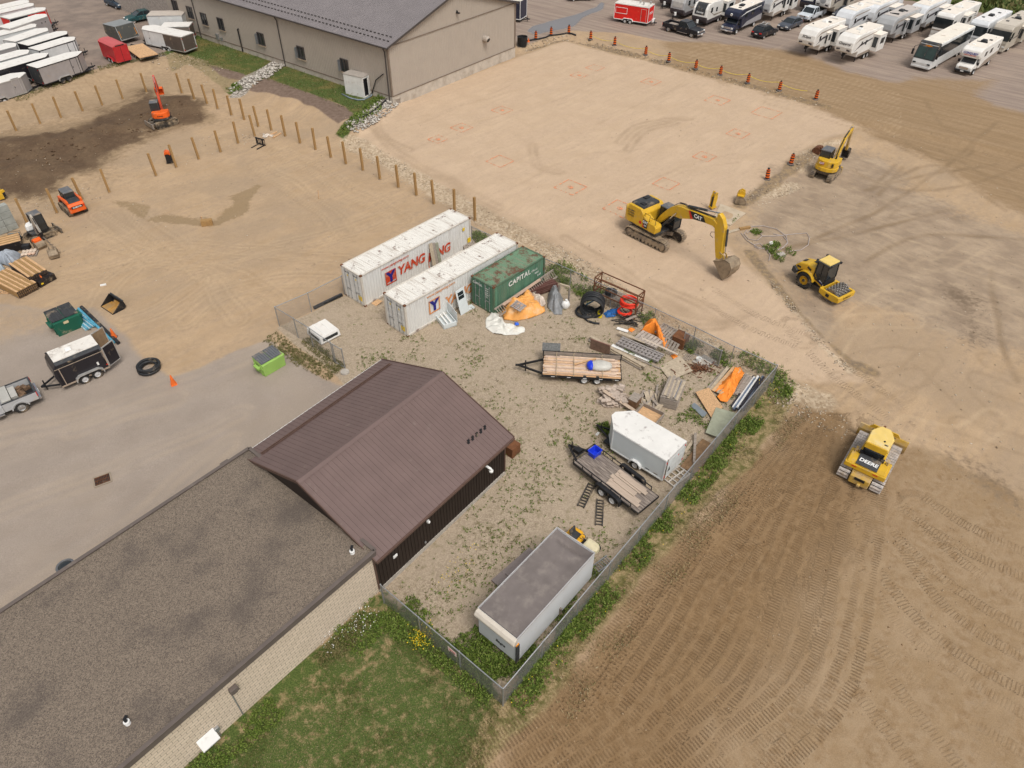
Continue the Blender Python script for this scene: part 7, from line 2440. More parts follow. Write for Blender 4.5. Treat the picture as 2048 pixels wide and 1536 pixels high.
 MB().ball((.36,-.06,1.0),.035,8,6).build('knob',CHROME,t)
 t=T('metal_cupboard','pale blue-white metal cupboard lying open beside the house door','cupboard')
 k=fit(t,(0,0,0),(868,634),(1.9,0,0),(888,660))
 W=1.9
 t.scale=(1,1,1)
 Lc=1.9*k
 MB().box((Lc/2,.55,.05),(Lc,1.1,.1)).box((Lc/2,.04,.22),(Lc,.08,.4)).box((Lc/2,1.06,.22),(Lc,.08,.4)).box((.04,.55,.22),(.08,1.0,.4)).box((Lc-.04,.55,.22),(.08,1.0,.4)).build('case',DR,t,.01)
 MB().box((Lc/2,.0,0),(Lc,.03,.9)).build('lid',DR,t,loc=(0,1.15,.75))
 MB().box((Lc/2,.4,.3),(Lc-.2,.1,.1)).box((Lc/2,.7,.3),(Lc-.2,.1,.1)).build('shelf',WHITE,t)
 tag(MB().box((0,0,.05),(.9,.5,.08),rz=.6).build('white_sheet',DR,loc=G(937,617)),'small white panel on the ground between the house door and the green container','panel')
 for i,(a,b,w)in enumerate((((862,532),(857,493),.35),((868,530),(866,491),.28),((874,527),(872,495),.3))):
  MA=Matrix.Translation(cA.location)@Matrix.Rotation(cA.rotation_euler.z,4,'Z')
  xa,_=onwall(cA.location,cA.rotation_euler.z,(860+6*i,512),-2.438)
  p=MA@Vector((xa,-3.0,.02))
  q=MA@Vector((xa+.1,-2.5,2.55-.12*i))
  c=(p+q)/2
  tag(MB().beam(p-c,q-c,w,.05,up=(1,-1,0)).build('plank',[PLY,WOODG,mat('greenish_board',(.27,.27,.2),.8,0,.15,3)][i],loc=c),['tan plank leaning on the left container between its red words, left of three','grey plank leaning on the left container, middle of three','greenish plank leaning on the left container, right of three'][i],'plank')
 t=T('drum','red-orange drum standing between the two white containers','drum',G(854,538))
 MB().lathe([(.001,0),(.3,0),(.3,.3),(.315,.32),(.3,.34),(.3,.6),(.315,.62),(.3,.64),(.3,.9),(.001,.9)],n=18).build('shell',mat('drum_orange',(.62,.12,.03),.5),t)
 MB().cyl((0,0,.9),(0,0,.93),.31,n=18).build('lid',mat('drum_orange',(.6,.1,.02)),t)
 for i,px in enumerate(((813,560),(889,517))):
  t=T('steel_stillage',['dark steel frame between the white containers, beside the word YANG','dark steel frame between the white containers, past the leaning planks'][i],'steel frame',G(*px),.83)
  m=MB()
  for x in(0,1.2):
   for y in(0,.6):
    m.beam((x,y,0),(x,y,1.7),.07)
  for z in(.6,1.2):
   m.beam((0,0,z),(1.2,0,z),.05).beam((0,.6,z),(1.2,.6,z),.05)
  m.beam((0,0,.3),(1.2,0,1.5),.05)
  m.build('frame',RUST,t)
 for i in range(2):
  o=pallet_mb(1.2,1.0).build('pallet',WOODG,loc=G(930+i*7,497-i*6,.05+.3*i),rz=R(30+20*i))
  o.rotation_euler=(R(25),R(10*i),R(30))
  tag(o,['grey pallet tilted between the far ends of the white containers, lower one','grey pallet tilted between the far ends of the white containers, upper one'][i],'pallet')
 sheet('orange-brown plywood offcut against the near end of the left container',[(742,606),(756,598),(765,602),(752,612)],OSB,.02,.06,[.05,.25,.25,.05])
 board('long black pipe lying along the fence beside the left container',(628,616),(684,589),.22,.22,CORRP,.12,name='black_pipe',cat='pipe')
 t=T('truck_canopy','white pickup canopy sitting on the gravel behind the front-left fence','canopy')
 k=fit(t,(0,0,.62),(608,653),(1.5,0,.62),(637,676))
 L,W=1.5*k,1.75
 MB().prism([(0,0),(L,0),(L,W),(0,W)],.06,.6,'z',inset=.06).build('shell',WHITE,t,.05)
 MB().box((L/2,W/2,.61),(L-.12,W-.15,.05)).build('roof',ROOFW,t,.02)
 m=MB()
 for y in(W*.33,W*.66):
  m.box((L/2,y,.65),(L-.15,.05,.03))
 m.build('roof_rib',WHITE,t)
 MB().box((L*.98,W/2,.36),(.04,W*.75,.26),ry=R(-4)).build('rear_window',GLASS,t,.02)
 MB().box((L/2,.03,.36),(L*.7,.04,.22)).build('side_window',GLASS,t,.02)
container_side()
def back_corner():
 t=T('steel_rack','tall rusty steel rack frame standing by the back fence','rack')
 H=2.2
 k=fit(t,(0,0,H),(1192.5,556),(4.2,0,H),(1278.4,594))
 L,D=4.2*k,1.0
 u=MB()
 for x in(0,L):
  for y in(0,D):
   u.beam((x,y,0),(x,y,H),.08)
 u.build('upright',RUST,t)
 h=MB()
 for z in(.9,1.5,H):
  for y in(0,D):
   h.beam((0,y,z),(L,y,z),.07)
  for x in(0,L):
   h.beam((x,0,z),(x,D,z),.07)
 for x in(0,L):
  h.beam((x,0,.5),(x,D,1.5),.05).beam((x,0,1.5),(x,D,H),.05)
 h.build('crossbar',RUST,t)
 s=MB()
 for i in range(4):
  s.box((L*.45,.15+i*.24,.92),(L*.5,.2,.04))
 s.build('shelf_board',WOODG,t)
 Mx=Matrix.Translation(t.location)@Matrix.Rotation(t.rotation_euler.z,4,'Z')
 coil('black hose coil lying on the shelf of the rusty rack',None,.42,.05,3,CORRP,turns=5,loc=Mx@Vector((L*.33,.5,1.0)))
 coil('bright red-orange hose coil hanging on the right of the rusty rack',None,.62,.07,4,mat('red_hose',(.72,.045,.02),.4,0,.08,3),turns=6,loc=Mx@Vector((L*.8,.25,.96)))
 coil('lower red-orange hose coil under the rack shelf',None,.5,.06,5,mat('red_hose',(.72,.045,.02)),turns=2,loc=Mx@Vector((L*.78,-.1,.35)))
 coil('big standing coil of black corrugated pipe left of the rusty rack',None,.85,.085,6,CORRP,'y',7,loc=G(1183,628),yaw=R(-10),jit=.05)
 coil('loose loop of black corrugated pipe lying in front of the standing coil',(1171,626),.75,.08,7,CORRP,turns=2,tail=[(1165,634),(1176,642),(1188,646),(1199,647)],jit=.03)
 t=T('pail','yellow plastic pail in front of the rusty rack','pail',G(1199.5,634))
 MB().lathe([(.001,.02),(.17,0),(.21,.48),(.225,.5),(.2,.5),(.16,.04),(.001,.04)],n=18).build('bucket_wall',mat('yellow_plastic',(.75,.58,.02),.4),t)
 MB().tube([(.21,0,.46),(.18,.12,.58),(0,.2,.62),(-.18,.12,.58),(-.21,0,.46)],.012,5).build('handle',STEEL,t)
 tarp('crumpled blue tarp on the ground under the rusty rack',[(1206,627),(1220,620),(1236,618),(1243,625),(1230,634),(1214,636)],.25,mat('blue_tarp',(.02,.11,.33),.5,0,.15,3),12,fold=.2)
 board('blue pipe leaning on the left end of the rusty rack',(1173,609),(1190,600),.1,.1,mat('blue_pipe',(.03,.2,.36),.4),.05,1.3,'blue_pipe','pipe')
 m=MB()
 for i in range(16):
  a=R(rnd(-70,10))
  c=Vector((rnd(-.5,.5),rnd(-.5,.5),.1+rnd(0,.4)))
  d=Vector((math.cos(a),math.sin(a),rnd(-.1,.2)))*.8
  m.beam(c-d,c+d,.05,.05)
 tag(m.build('scrap_bars',mat('black_scrap',(.05,.045,.04),.7,0,.4,4),loc=G(1254,645)),'heap of dark scrap bars beneath the right end of the rusty rack','scrap')
 board('grey board lying across the dark scrap bars',(1252,640),(1272,632),.2,.06,WOODG,.55)
 o=pallet_mb(2.0,1.15,9).build('pallet',WOODG,loc=G(1340,668,.45),rz=pyaw((1319,652),(1362,675)))
 o.rotation_euler[0]=R(12)
 tag(o,'grey pallet lying flat behind the orange tarp at the back fence','pallet')
 o=pallet_mb(1.5,1.2,6).build('pallet',WOODG,loc=G(1336,694,.2),rz=pyaw((1322,690),(1350,706)))
 o.rotation_euler[0]=R(50)
 tag(o,'grey pallet propped on its edge between the orange tarp and the rusty box','pallet')
 o=pallet_mb(1.9,1.2,7,.16,.25).build('pallet',mat('pale_slats',(.40,.34,.29),.8,0,.2,4),loc=G(1298,681,.3),rz=pyaw((1282,674),(1315,690)))
 tag(o,'pale grey pallet lying in front of the orange tarp at the back fence','pallet')
 tarp('bright orange tarp trailing over pallets at the back fence',[(1280,668),(1290,652),(1302,648),(1316,649),(1321,664),(1326,684),(1338,700),(1330,702),(1318,690),(1312,672),(1296,668)],.8,ORNG,14,fold=.25,prof=2.2,peak=(1305,664),base=.15)
 tarp('small scrap of orange tarp at the end of the long slatted rack',[(1341,712),(1350,709),(1355,714),(1347,720)],.15,ORNG,15,fold=.1)
 tarp('scrap of orange tarp at the left of the pallets',[(1254,660),(1262,657),(1270,660),(1263,665)],.15,ORNG,16,fold=.1)
 t=T('rusty_box','rusty brown steel box by the back fence','box')
 k=fit(t,(0,0,.9),(1347,673),(1.1,0,.9),(1370,683))
 RB=mat('brown_rust',(.17,.07,.03),.8,0,.2,3,(.1,.05,.03),.3)
 MB().box((.55*k,.5,.45),(1.1*k,1.0,.9)).build('case',RB,t,.02)
 MB().box((.55*k,.5,.91),(1.15*k,1.05,.04)).build('lid',RB,t,.01)
 t=T('slatted_rack','long grey slatted wooden rack with two rows of square holes','rack')
 k=fit(t,(0,0,.3),(1245,692),(4.6,0,.3),(1330,729))
 L=4.6*k
 m=MB()
 for y in(0,.34,.68,.9):
  m.box((L/2,y,.3),(L,.12,.12))
 for i in range(12):
  m.box((.12+i*(L-.24)/11,.45,.26),(.16,.95,.1))
 for i in range(4):
  m.box((.3+i*(L-.6)/3,.45,.1),(.12,.9,.2))
 m.build('slat_grid',mat('grey_plastic_slats',(.29,.26,.245),.8,0,.12,3),t)
 board('pale plank lying on top of the slatted rack',(1238,664),(1291,685),.28,.05,PLY,.42)
 board('thin pale plank along the back edge of the slatted rack',(1284,676),(1356,709),.18,.05,mat('pale_plank',(.5,.42,.34),.8,0,.1,3),.45)
 board('white board poking out left of the pallets',(1234,656),(1256,663),.28,.06,WHITE,.1)
 board('long white plastic strip in the grass before the slatted rack',(1224,690),(1300,722),.3,.04,WHITE,.06,name='plastic_strip',cat='strip')
 board('grey board in the grass below the slatted rack',(1270,716),(1332,742),.12,.06,WOODG,.06)
 t=T('beam_stack','long low stack of weathered beams behind the lumber trailer','beams')
 k=fit(t,(0,0,.3),(1197,686),(7,0,.3),(1310,749))
 L=7*k
 for i,(y,z,w)in enumerate(((0,.08,.2),(.22,.08,.2),(.44,.08,.18),(.05,.22,.2),(.28,.22,.22),(.14,.35,.24))):
  MB().box((L/2+rnd(-.15,.15),y,z),(L-rnd(0,.5),w,.12)).build('beam',(WOODG,PLY)[i%2],t,.008)
 t=T('fence_panel','brown vertical-slat panel standing behind the lumber trailer','panel')
 k=fit(t,(0,0,0),(1183,698),(1.9,0,0),(1222,712))
 m=MB()
 for i in range(14):
  m.box((.08+i*1.9*k/14,0,.45),(.1,.04,.9))
 m.build('slat',mat('brown_slats',(.2,.125,.09),.8,0,.2,3),t)
 MB().box((.95*k,0,.9),(1.9*k,.08,.08)).build('top_rail',mat('brown_rail',(.22,.12,.09),.7),t)
 sheet('weathered square plywood sheet lying between the long beams and the pallet stack',[(1319,733),(1360,711),(1385.5,741.5),(1340,761)],PLY,.03,.12,[.1,.2,.25,.1])
 sheet('grey concrete paving slab by the loose gate panel',[(1384,722),(1408,709),(1434,722),(1412,738)],CONC,.08,.1,name='paving_slab',cat='slab')
 m=MB()
 for i in range(140):
  a,q=rnd(0,6.28),abs(random.gauss(0,.7))
  c=Vector((q*math.cos(a)*1.3,q*math.sin(a)*.7,.03+rnd(0,.25)))
  d=Vector((rnd(-.2,.2),rnd(-.2,.2),rnd(-.06,.06)))
  m.beam(c-d,c+d,.05,.03)
 tag(m.build('rusty_scrap',RUST,loc=G(1402,740)),'heap of red-brown rusty scrap in the grass by the paving slab','scrap')
 t=T('white_bucket','small white bucket on the paving slab','bucket',G(1396,724))
 MB().lathe([(.001,.02),(.15,0),(.19,.36),(.2,.38),(.17,.38),(.14,.04),(.001,.04)],n=16).build('bucket_wall',WHITE,t)
 for i in range(5):
  board('thin grey stick, one of several lying side by side near the rusty scrap',(1362+i*5,722-i*.6),(1374+i*5,707+i*.6),.06,.05,WOODG,.06,name='stick',cat='stick',group='sticks by the rusty scrap')
 t=T('pallet_stack','thick stack of grey pallets and boards in the middle of the scrap corner','pallet stack')
 k=fit(t,(0,0,.9),(1326,793),(1.5,0,.9),(1361,803))
 yw=t.rotation_euler.z
 Lx=1.5*k
 Ly=2.3
 for i in range(5):
  o=pallet_mb(Ly,Lx,8,.15,.3).build('pallet',WOODG,t,loc=(Lx/2+rnd(-.05,.05),Ly/2+rnd(-.05,.05),.02+i*.16),rz=PI/2)
 MB().box((Lx/2,-.02,.42),(Lx,.04,.74)).build('end_board',WOODG,t)
 for i in range(8):
  MB().box((.1+i*(Lx-.2)/7,Ly/2+rnd(-.15,.15),.86+(i%3)*.02),(.17,Ly-rnd(0,.5),.03),rz=rnd(-.05,.05)).build('loose_board',(WOODG,PLY)[i%2],t)
 MB().tube([(Lx-.3,.1,.93),(Lx-.25,Ly-.3,.94)],.035,8).build('metal_tube',CHROME,t)
 t=T('stone_stack','stack of split pale stone slabs below the lumber trailer','stones',G(1224,799))
 rr=random.Random(4)
 for i in range(64):
  lay=i//14
  s=(rr.uniform(.3,.7),rr.uniform(.25,.45),rr.uniform(.06,.13))
  MB().box((rr.uniform(-.75,.75),rr.uniform(-.7,.7),.06+lay*.13),s,rz=rr.uniform(0,3),rx=rr.uniform(-.1,.1)).build('slab',mat('split_stone',(.47,.38,.31),.9,0,.35,3,(.25,.21,.18),.3),t,.015)
 for i in range(14):
  s=rr.uniform(.15,.35)
  o=MB().box((0,0,s/4),(s,s*.7,s/2),rz=rr.uniform(0,3)).build('loose_stone',mat('split_stone',(.4,.32,.26)),loc=G(1228+rr.uniform(0,28),790+rr.uniform(0,20)))
  tag(o,'loose split stone lying beside the stone stack','stone','loose stones by the stone stack')
 board('long pale plank reaching from the stone stack down to the white trailer',(1207,781),(1272,823),.26,.05,mat('tan_plank',(.47,.36,.27),.8,0,.12,4),.7,.25)
 t=T('crate','brown wooden crate with a grey top beside the long plank','crate',G(1268,810),R(-35))
 MB().box((0,0,.35),(.6,.8,.7)).build('case',mat('crate_brown',(.2,.11,.06),.8,0,.2,3),t)
 MB().box((0,0,.72),(.64,.84,.05)).build('lid',WOODG,t)
 for i in range(26):
  a=(1284+(i%8)*5+rnd(-3,3),818-(i%5)*6+rnd(-3,3))
  b=(a[0]+rnd(-10,18),a[1]-rnd(8,26))
  board('grey scrap board in the loose heap behind the white trailer nose',a,b,rnd(.1,.22),.04,(WOODG,PLY)[i%2],.08+.03*(i%5),.1+.06*(i%4),'scrap_board','board','scrap boards in the loose heap')
 t=T('utility_trailer','small open wooden box trailer hidden behind the white V-nosed trailer','trailer')
 k=fit(t,(0,0,.75),(1275,829),(2.0,0,.75),(1317,850))
 L=2.0*k
 MB().box((L/2,.6,.45),(L,1.2,.06)).build('floor',WOODN,t)
 MB().box((L/2,0,.6),(L,.04,.35)).box((L/2,1.2,.6),(L,.04,.35)).box((0,.6,.6),(.04,1.2,.35)).box((L,.6,.6),(.04,1.2,.35)).build('side_board',WOODG,t)
 for y in(-.12,1.32):
  wheel(t,L*.5,y,.3,.18)
 sheet('orange-tan strand board sheet lying below the bright orange tarp strip',[(1391,784),(1418,775),(1446,814.5),(1424,837)],OSB,.025,.3,[.25,.4,.3,.15],'strand_board')
 sheet('pale green-grey board against the right fence',[(1432,814.5),(1472.5,826),(1437,874.7),(1411,865)],mat('green_grey_board',(.33,.34,.25),.8,0,.12,3,(.24,.24,.18),.3),.03,.3,[.3,.4,.3,.2],'coated_board')
 tarp('long strip of bright orange tarp lying over boards near the right fence',[(1471,738),(1480,737),(1490,745),(1478,766),(1466,790),(1452,810),(1440,806),(1433,797),(1446,788),(1428,787),(1440,770),(1456,756)],.45,ORNG,21,fold=.22,prof=1.5,base=.2)
 for i in range(6):
  a=(1416+i*5,778+i*2)
  b=(1459+i*5-(i%2)*6,730+i*2)
  board('weathered board in the pile under the long orange tarp strip',a,b,.24,.06,(WOODG,PLY,WOODN)[i%3],.1+(i%3)*.1,name='board',group='boards under the orange tarp strip')
 for i in range(4):
  a=(1468+i*4,790-i)
  b=(1494+i*3,748+i*2)
  board('weathered board right of the long orange tarp strip',a,b,.22,.06,WOODG,.1+(i%2)*.1,group='boards right of the orange tarp strip')
 for i in range(12):
  a=(1463+i*2.2,812+(i%4)*3)
  b=(1507+i*1.9,752+(i%5)*2)
  c=(mat('dark_pipe',(.045,.042,.05),.45),WHITE,mat('blue_grey_bar',(.16,.2,.27),.4),mat('dark_pipe',(.045,.042,.05)))[i%4]
  lab=('dark bar in the bundle along the right fence','white bar in the bundle along the right fence','blue-grey bar in the bundle along the right fence','dark bar in the bundle along the right fence')[i%4]
  board(lab,a,b,.12,.1,c,.12+(i%3)*.1,name='metal_bar',cat='bar',group=('dark','white','blue-grey','dark')[i%4]+' bars along the right fence')
 sheet('curved blue-grey metal sheet in the grass beside the pallet stack',[(1381,811),(1389,805),(1414,826),(1407,836)],mat('blue_grey_sheet',(.24,.27,.29),.4,.3,.1,2),.02,.1,[.08,.2,.2,.08],'metal_sheet')
 for i in range(4):
  board('rust-brown beam in the row along the right fence behind the white trailer',(1364+i*8,936+i*4),(1408+i*7,880+i*4),.26,.12,mat('brown_beam',(.24,.145,.075),.8,0,.25,3,(.16,.1,.06),.3),.1,name='timber_beam',cat='beam',group='brown beams along the right fence')
 board('grey board lying across the rust-brown beams',(1391,866),(1388,925),.16,.06,WOODG,.3)
 board('short pale board beside the rust-brown beams',(1369,905),(1386,882),.2,.06,PLY,.1)
 t=T('lattice_frame','white lattice frame lying between the white trailer and the right fence','frame')
 k=fit(t,(0,0,.1),(1330,959),(1.2,0,.1),(1352,976))
 m=MB()
 Lx=1.2*k
 for i in range(3):
  m.box((i*Lx/2,.75,.1),(.1,1.6,.08))
 for j in range(5):
  m.box((Lx/2,j*.375,.1),(Lx,.07,.06))
 m.build('bars',mat('dirty_white_wood',(.55,.5,.44),.7,0,.1,3),t)
 RM=mat('black_ramp_steel',(.05,.045,.04),.6,.2,.25,4,DUST,.25)
 t0=T('loading_ramp','black ladder-like loading ramp on the gravel, the one closer to the flatbed wheels','ramp')
 m=MB()
 for y in(-.2,.2):
  m.box((0,y,.06),(1.9,.06,.1))
 for i in range(9):
  m.box((-.88+i*.22,0,.06),(.06,.4,.06))
 m.build('ramp_grid',RM,t0)
 fit(t0,(-.95,0,.1),(1163,1009),(.95,0,.1),(1182,971))
 t1=dup(t0,(0,0,0),0,'black ladder-like loading ramp on the gravel, the one farther from the flatbed wheels')
 fit(t1,(-.95,0,.1),(1198,1047),(.95,0,.1),(1201,1001))
 t=T('aluminium_ladder','bright aluminium ladder on the ground between the box truck body and the right fence','ladder')
 k=fit(t,(0,0,.1),(1190,1139),(2.2,0,.1),(1229,1110))
 L=2.2*k
 for y in(-.24,.24):
  MB().box((L/2,y,.1),(L,.04,.09)).build('rail',GALV,t)
 m=MB()
 for i in range(9):
  m.cyl((.12+i*(L-.24)/8,-.24,.1),(.12+i*(L-.24)/8,.24,.1),.02,n=6)
 m.build('rung',GALV,t)
 t=T('panel_stack','stack of grey-brown panels lying beside the box truck body','panels')
 k=fit(t,(0,0,.2),(982,1166),(2.6,0,.2),(1058,1100))
 L=2.6*k
 GP=mat('grey_brown_panel',(.24,.2,.185),.6,0,.06,2)
 MB().box((L/2,-.1,.08),(L,.5,.12)).build('panel',GP,t,.01)
 MB().box((L*.62,-.3,.14),(L*.72,.34,.2)).build('panel',GP,t,.01)
 t=T('crate','rust-brown crate behind the right corner of the dark shed','crate',G(1023,905),R(50))
 MB().box((0,0,.4),(.8,.8,.8)).build('case',RB,t)
 tag(MB().box((0,0,.1),(.5,.2,.15),rz=.6).build('white_block',WHITE,loc=G(1033,897)),'small white block on the gravel by the rust-brown crate','block')
 tag(MB().box((0,0,.05),(.3,.15,.1),rz=.9).build('white_block',WHITE,loc=G(1195,869)),'small pale block on the gravel left of the white trailer nose','block')
back_corner()
def yard_trailers():
 H=2.2
 z=H
 A,B,C,D=GZ(1333.3,921.3,z),GZ(1227.6,857.5,z),GZ(1373.4,882,z),GZ(1233,833,z)
 W=(A-C).xy.length
 Lb=(A-B).xy.length
 ax=(B-A).xy.normalized()
 nose=(D-A).xy.dot(ax)-Lb
 nose=max(.8,nose)
 L=Lb+nose
 t=box_trailer('white V-nosed enclosed trailer parked among the scrap by the right fence',L,W,H,mat('white_trailer_yard',(.60,.63,.62),.4,0,.03,1,(.5,.47,.42),.1),mat('scuffed_white_roof',(.72,.70,.66),.55,0,.05,1,(.25,.2,.18),.14,2.2),WHT,nose,axles=1,door=False,z0=.4,rear=WHT)
 fit(t,(0,W/2,z),(1333.3,921.3),(Lb,W/2,z),(1227.6,857.5))
 MB().box((-.02,-.1,1.15),(.02,W*.86,1.5)).build('rear_door',mat('door_white',(.66,.68,.67),.4),t,.01)
 MB().box((-.04,W*.44,1.25),(.05,.05,1.9)).build('hinge_bar',STEEL,t)
 MB().cyl((-.035,-.35,1.6),(-.03,-.35,1.6),.07,n=12).build('round_sticker',REDD,t)
 MB().prism([(W*.2,.9),(W*.25,1.3),(W*.3,1.1),(W*.36,.95)],-.04,-.035,'x').build('decal',BLACK,t)
 for x in(.5,1.1):
  MB().box((x,W/2+.01,.62),(.28,.01,.05)).build('decal',DGREY,t)
 z=.68
 A,B,C,D=GZ(1277,1026,z),GZ(1147,924,z),GZ(1316,991.5,z),GZ(1189,889.4,z)
 L=(A-B).xy.length
 W=(A-C).xy.length
 t=T('flatbed_trailer','black flatbed trailer with a worn grey plank deck beside the white trailer','trailer')
 for i in range(9):
  MB().box((L/2,-W/2+W*(i+.5)/9,z-.03),(L-.05,W/9-.015,.05)).build('deck_plank',mat('worn_deck',(.27,.225,.19),.85,0,.4,3,(.13,.1,.085),.45,2.4,stretch=(.5,5,5)),t)
 c=MB()
 for s in(1,-1):
  c.box((L/2,s*(W/2-.0),z-.1),(L,.08,.18))
  c.beam((.6,s*(W/2+.02),z+.3),(L,s*(W/2+.02),z+.3),.05)
  for i in range(7):
   c.beam((.6+i*(L-.6)/6,s*(W/2+.02),z-.1),(.6+i*(L-.6)/6,s*(W/2+.02),z+.3),.05)
 c.box((.04,0,z-.1),(.08,W,.18)).box((L-.04,0,z-.1),(.08,W,.18)).beam((L,-W/2,z+.3),(L,W/2,z+.3),.05)
 c.box((L/2,0,z-.2),(L-.3,W*.5,.14))
 c.build('chassis',BLACK,t)
 for s in(1,-1):
  xm=L*.42
  MB().prism([(xm-1.0,.35),(xm-.95,.72),(xm-.75,.86),(xm+.75,.86),(xm+.95,.72),(xm+1.0,.35),(xm+.92,.35),(xm+.86,.66),(xm+.7,.78),(xm-.7,.78),(xm-.86,.66),(xm-.92,.35)],s*(W/2+.06),s*(W/2+.33)).build('fender',BLACK,t)
  for x in(xm-.42,xm+.42):
   wheel(t,x,s*(W/2+.2),.35,.22)
 MB().beam((L,.6,.5),(L+1.3,0,.5),.1,.14).beam((L,-.6,.5),(L+1.3,0,.5),.1,.14).cyl((L+1.0,0,.05),(L+1.0,0,1.0),.05,n=8).box((L+.5,0,.68),(.5,.4,.3)).build('tongue',BLACK,t)
 fit(t,(0,W/2,z),(1277,1026),(L,W/2,z),(1147,924))
 Mx=Matrix.Translation(t.location)@Matrix.Rotation(t.rotation_euler.z,4,'Z')
 yw=t.rotation_euler.z
 for i,(x0,x1,y)in enumerate(((.75,2.9,-.62),(.85,2.85,-.32),(1.0,2.95,-.02),(.45,2.8,.28),(.3,2.75,.55),(.55,2.6,-.45),(.95,2.6,.12))):
  zz=z+.03+(.05 if i>4 else 0)
  p=Mx@Vector(((x0+x1)/2,y,zz))
  o=MB().box((0,0,0),(x1-x0,.27,.045)).build('plank',mat('pale_pink_plank',(.47,.37,.29),.8,0,.12,3,(.36,.28,.22),.25,2,stretch=(.5,4,4)),None,.006,loc=p,rz=yw)
  tag(o,'pale plank lying on the rear half of the flatbed trailer','plank','planks on the flatbed trailer')
 p=Mx@Vector((L-.45,-W/2+.42,z))
 b=T('recycling_box','bright blue recycling box on the front corner of the flatbed trailer','box',p,yw)
 BL=mat('blue_plastic',(.015,.05,.62),.4,0,.06,2)
 m=MB().prism([(-.2,-.27),(.2,-.27),(.2,.27),(-.2,.27)],0,.02,'z')
 for(cx,cy,dx,dy,rx_,ry_)in((.24,0,.03,.6,0,.15),(-.24,0,.03,.6,0,-.15),(0,.3,.5,.03,-.15,0),(0,-.3,.5,.03,.15,0)):
  m.box((cx,cy,.2),(dx,dy,.4),rx=rx_,ry=ry_)
 m.build('tub',BL,b)
 r=MB()
 for(cx,cy,dx,dy)in((.28,0,.06,.68),(-.28,0,.06,.68),(0,.34,.56,.06),(0,-.34,.56,.06)):
  r.box((cx,cy,.4),(dx,dy,.04))
 r.build('rim',BL,b)
 z=.7
 A,B,C=GZ(1243.6,758.5,z),GZ(1083.5,749,z),GZ(1083.5,702,z)
 L,W=(A-B).xy.length,2.1
 t=T('lumber_trailer','black open trailer loaded with loose lumber under tie-down straps','trailer')
 fit(t,(0,W/2,z),(1243.6,758.5),(L,W/2,z),(1083.5,749))
 Mx=Matrix.Translation(t.location)@Matrix.Rotation(t.rotation_euler.z,4,'Z')
 yw=t.rotation_euler.z
 MB().box((L/2,0,z-.05),(L,W,.06)).build('deck',WOODN,t)
 c=MB()
 for s in(1,-1):
  c.box((L/2,s*W/2,z-.1),(L,.07,.18))
 c.box((.03,0,z-.1),(.07,W,.18)).box((L-.03,0,z-.1),(.07,W,.18))
 c.beam((0,-W/2,z+.42),(L,-W/2,z+.42),.06).beam((L,-W/2,z),(L,-W/2,z+.45),.06).beam((0,-W/2,z),(0,-W/2,z+.45),.06).beam((L*.5,-W/2,z),(L*.5,-W/2,z+.45),.06)
 c.box((L*.5,0,z-.22),(L-.3,1.0,.16))
 c.build('chassis',BLACK,t)
 m=MB()
 for i in range(5):
  m.box((L/2,-W/2+.02,z+.06+i*.08),(L-.1,.03,.07))
 m.build('side_board',WOODG,t)
 mk=MB()
 for i in range(5):
  mk.box((L*.06+i*L*.2,W/2+.04,z-.1),(.25,.01,.04))
 mk.build('reflector',WTXT,t)
 for x in(L*.30,L*.30+.9):
  for s in(1,-1):
   wheel(t,x,s*(W/2-.1),.35,.22)
 MB().beam((L,.75,.55),(L+1.7,0,.55),.1,.14).beam((L,-.75,.55),(L+1.7,0,.55),.1,.14).cyl((L+1.2,0,.05),(L+1.2,0,1.0),.05,n=8).box((L+1.8,0,.55),(.25,.12,.12)).build('tongue',BLACK,t)
 g=MB().box((L-.55,-W/2-.3,z+.55),(1.3,.04,.65),rx=R(60)).build('mesh_gate',mat('grey_mesh',(.12,.12,.115),.6,0,.3,8),t)
 rr=random.Random(9)
 for i in range(34):
  y=-W/2+.2+(i%14)*(W-.35)/13.5
  lay=i//14
  x0=rr.uniform(.05,.5)if i%3 else rr.uniform(.6,2.2)
  x1=L-rr.uniform(.02,.35)if i%4 else L-rr.uniform(.6,2.2)
  p=Mx@Vector(((x0+x1)/2,y,z+.03+lay*.055))
  o=MB().box((0,0,0),(x1-x0,rr.uniform(.09,.15),.05),rz=rr.uniform(-.012,.012)).build('lumber_board',(mat('fresh_lumber',(.60,.40,.25),.75,0,.15,4),mat('pale_lumber',(.64,.48,.35),.75,0,.15,4),mat('pinkish_lumber',(.54,.40,.31),.75,0,.15,4))[i%3],None,.005,loc=p,rz=yw)
  tag(o,'loose lumber board in the load on the black open trailer','board','lumber on the open trailer')
 p=Mx@Vector((L*.46,-.35,z+.25))
 tag(MB().box((0,0,0),(1.7,.14,.05),rz=R(28)).build('lumber_board',WOODN,loc=p,rz=yw),'orange-tan board lying crosswise on top of the lumber load','board')
 p=Mx@Vector((L*.27,.12,z+.14))
 bg=T('wrapped_bundle','clear plastic wrapped bundle with a bright blue end on the lumber load','bundle',p,yw)
 MB().ball((0,0,.2),(.85,.5,.32),16,9,jit=.05).build('plastic_wrap',mat('milky_plastic',(.52,.5,.45),.3,0,.12,3),bg,smooth=True)
 MB().ball((.66,0,.17),(.3,.44,.29),14,8,jit=.06).build('blue_end',BL,bg,smooth=True)
 for x in(L*.24,L*.6,L*.82):
  m=MB().tube([(x,W/2+.02,z),(x,W/2-.1,z+.2),(x,0,z+(.52 if x<L*.3 else .24)),(x+.05,-W/2+.1,z+.3),(x,-W/2,z+.42)],.025,5)
  m.build('strap',mat('tan_strap',(.42,.33,.22),.8),t)
 z=2.75
